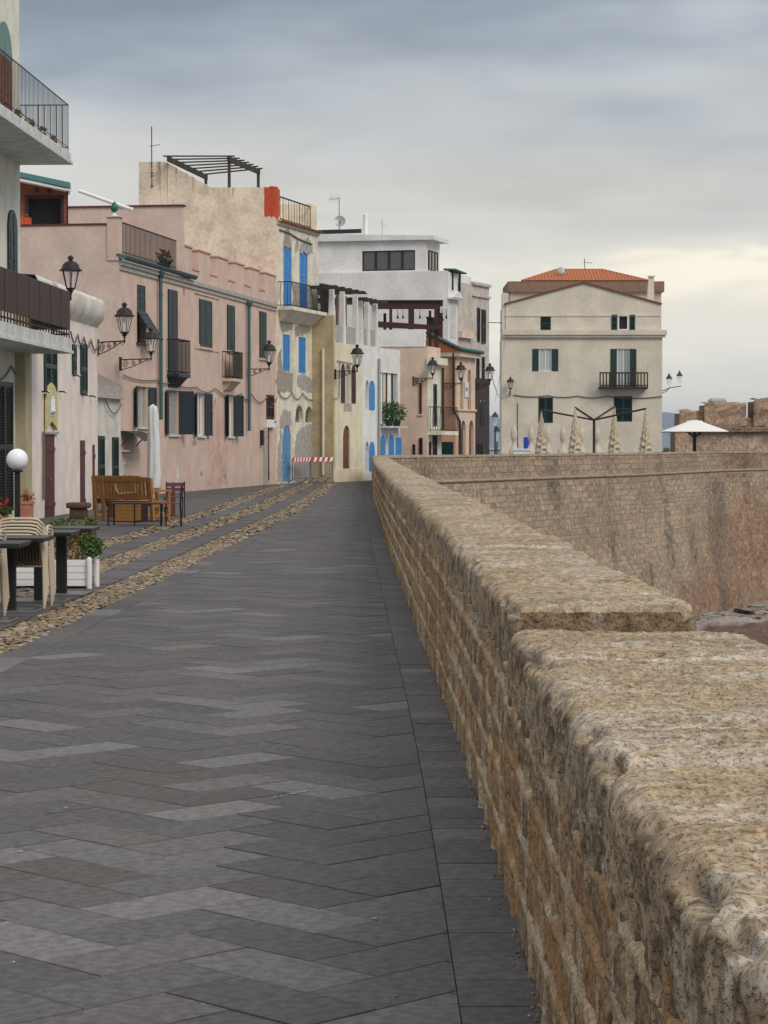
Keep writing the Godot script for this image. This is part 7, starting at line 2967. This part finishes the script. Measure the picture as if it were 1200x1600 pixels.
func far_terrace() -> void:
	rng.seed = 12
	M.canvas = mat(lin(0.60, 0.52, 0.38), 0.92, M.t_fine, 0.3)
	M.palecanvas = mat(lin(0.66, 0.57, 0.48), 0.92, M.t_fine, 0.3)
	# one mast with four furled parasols hanging from its arms
	var D := 150.0
	var mx := (928.0 - 600.0) / 3700.0 * D
	var t := thing("four_arm_parasol", "dark mast with four arms, each holding a furled ruffled beige parasol", "parasol", Vector3(mx, 0, -D))
	var g := Geo.new()
	g.tube([Vector3(0, 0, 0), Vector3(0, 3.15, 0)], 0.085, 8)
	g.box(-0.5, 0.5, 0.0, 0.08, -0.5, 0.5)
	part(t, "mast", g, M.greywood)
	for q in [[846.0, 641.0, 3.4], [898.5, 637.0, -3.4], [960.0, 635.5, 3.0], [1009.0, 638.5, -3.2]]:
		var d: float = D + q[2]
		var x: float = (q[0] - 600.0) / 3700.0 * d - mx
		var y: float = 1.65 + (692.0 - q[1]) / 3700.0 * d
		g = Geo.new()
		g.tube([Vector3(0, 3.1, 0), Vector3(x, y, -q[2])], 0.065, 6)
		part(t, "arm", g, M.greywood)
		furled_canopy(t, Vector3(x, 0.75, -q[2]), y - 0.78, 0.42, true, M.canvas)
	# plain furled parasols near the house
	for q in [[803.0, 660.0, "leftmost plain furled parasol before the beige house"], [829.5, 662.0, "plain furled parasol in front of the blue panel"], [855.5, 662.0, "plain furled parasol just right of the first ruffled one"], [879.5, 662.0, "plain furled parasol midway between two ruffled ones"], [908.0, 663.0, "plain furled parasol just left of the dark mast"], [933.0, 663.0, "plain furled parasol just right of the dark mast"]]:
		var d := 160.0
		var y: float = 1.65 + (692.0 - q[1]) / 3700.0 * d
		var p := thing("plain_parasol", q[2], "parasol", Vector3((q[0] - 600.0) / 3700.0 * d, 0, -d), 0.0, "plain furled parasols before the beige house")
		g = Geo.new()
		g.tube([Vector3(0, 0, 0), Vector3(0, y - 0.2, 0)], 0.03, 6)
		part(p, "pole", g, M.whitepaint)
		furled_canopy(p, Vector3(0, 0.7, 0), y - 0.7, 0.34, false, M.palecanvas)
		g = Geo.new()
		g.cbox(-0.3, 0.3, 0.0, 0.1, -0.3, 0.3, 0.02)
		part(p, "base", g, M.concrete)
	var bp := thing("notice_stand", "bright blue upright stand among the parasols", "stand", Vector3((822.5 - 600.0) / 3700.0 * 162.0, 0, -162.0))
	g = Geo.new()
	g.cbox(-0.2, 0.2, 0.35, 2.05, -0.03, 0.03, 0.01)
	part(bp, "board", g, mat(lin(0.02, 0.06, 0.42), 0.5))
	g = Geo.new()
	g.box(-0.18, -0.12, 0.0, 0.35, -0.15, 0.15)
	g.box(0.12, 0.18, 0.0, 0.35, -0.15, 0.15)
	part(bp, "feet", g, M.black)
	var tb := thing("white_counter", "low white covered counter beside the blue panel", "counter", Vector3((817.0 - 600.0) / 3700.0 * 158.0, 0, -158.0))
	g = Geo.new()
	g.cbox(-0.65, 0.45, 0.0, 1.12, -0.4, 0.0, 0.03)
	part(tb, "body", g, M.whitepaint)
	g = Geo.new()
	g.cbox(-0.7, 0.5, 1.12, 1.26, -0.45, 0.05, 0.03)
	part(tb, "cover", g, mat(lin(0.55, 0.62, 0.68), 0.8))
	# big open parasol by the fort
	var u := thing("open_parasol", "large open white parasol on a dark pole in front of the fort", "parasol", Vector3((1085.0 - 600.0) / 3700.0 * 156.0, 0, -156.0))
	g = Geo.new()
	g.tube([Vector3(0, 0, 0), Vector3(0, 2.95, 0)], 0.12, 8)
	part(u, "pole", g, M.black)
	g = Geo.new()
	var pts := PackedVector3Array()
	for q in [[0.02, 3.16], [0.5, 3.1], [0.55, 3.02], [1.3, 2.74], [2.2, 2.42], [2.2, 2.34], [1.3, 2.66], [0.5, 2.95]]:
		for j in 24:
			var a := TAU * j / 24.0
			var k := 1.0 / maxf(absf(cos(a)), absf(sin(a)))
			k = lerpf(1.0, k, 0.55)
			pts.append(Vector3(cos(a) * q[0] * k, q[1], sin(a) * q[0] * k * 0.9))
	g.sheet(pts, 8, 24, PackedColorArray(), false, true)
	part(u, "canopy", g, mat(lin(0.68, 0.67, 0.64), 0.9))
	for j in 8:
		g = Geo.new()
		var a := TAU * j / 8.0
		g.tube([Vector3(cos(a) * 0.1, 2.05, sin(a) * 0.1), Vector3(cos(a) * 1.0, 2.68, sin(a) * 0.9)], 0.03, 4)
		part(u, "strut", g, M.black)
	g = Geo.new()
	g.cbox(-0.6, 0.6, 0.0, 0.15, -0.6, 0.6, 0.03)
	part(u, "base", g, M.concrete)
	# small dark bush at the foot of the house corner
	var bu := thing("low_bush", "small dark bush at the right foot of the beige house", "plant", Vector3((1040.0 - 600.0) / 3700.0 * 165.0, 0, -165.0))
	g = Geo.new()
	leaf_ball(g, Vector3(0, 0.85, 0), Vector3(0.32, 0.5, 0.3), 260, 0.16)
	part(bu, "crown", g, M.leaf)
	g = Geo.new()
	g.tube([Vector3(0, 0, 0), Vector3(0.03, 0.9, 0)], 0.05, 5)
	part(bu, "trunk", g, M.brown)
	# seat-height railing and a green boat cover seen through the gap
	var rl := thing("quay_railing", "dark iron railing closing the gap to the sea", "railing", Vector3(6.9, 0, -176.0))
	railing(rl, Vector3(0, 0, 0), Vector3(2.6, 0, 0), 1.1, 0.16, 0.02, M.slate)
	g = Geo.new()
	g.box(-0.05, 0.05, 0.0, 1.3, -0.05, 0.05)
	g.box(2.55, 2.65, 0.0, 1.3, -0.05, 0.05)
	part(rl, "post", g, M.slate)

func street_cables() -> void:
	var c := thing("overhead_cables", "thin cables strung across the gap between the dark house and the beige house", "cable")
	var g := Geo.new()
	g.tube(sagging(Vector3(5.75, 5.2, -126.3), Vector3(8.6, 4.9, -169.6), 0.5, 14), 0.018, 4)
	g.tube(sagging(Vector3(7.05, 4.3, -150.0), Vector3(8.7, 9.3, -169.6), 0.1, 8), 0.014, 4)
	part(c, "wires", g, M.cable)
	g = Geo.new()
	g.tube([Vector3(5.55, 8.05, -126.2), Vector3(6.3, 8.05, -126.6)], 0.02, 4)
	part(c, "bracket", g, M.iron)
func _ready() -> void:
	rng.seed = 1
	nz_a = noise(1.0, 101, 3)
	nz_b = noise(5.0, 102, 4)
	nz_c = noise(30.0, 103, 2)
	camera_and_light()
	make_materials()
	more_materials()
	build_promenade()
	build_sea_wall()
	build_litter()
	build_bastion()
	build_shore()
	balcony_house()
	blush_house()
	bone_house()
	pink_house()
	roof_room()
	blue_house()
	straw_house()
	white_house()
	peach_house()
	apricot_house()
	modern_house()
	corner_house()
	beige_house()
	fort()
	lamps()
	globe_lamp()
	cafe()
	planters()
	bench_group()
	barrier()
	far_terrace()
	street_cables()
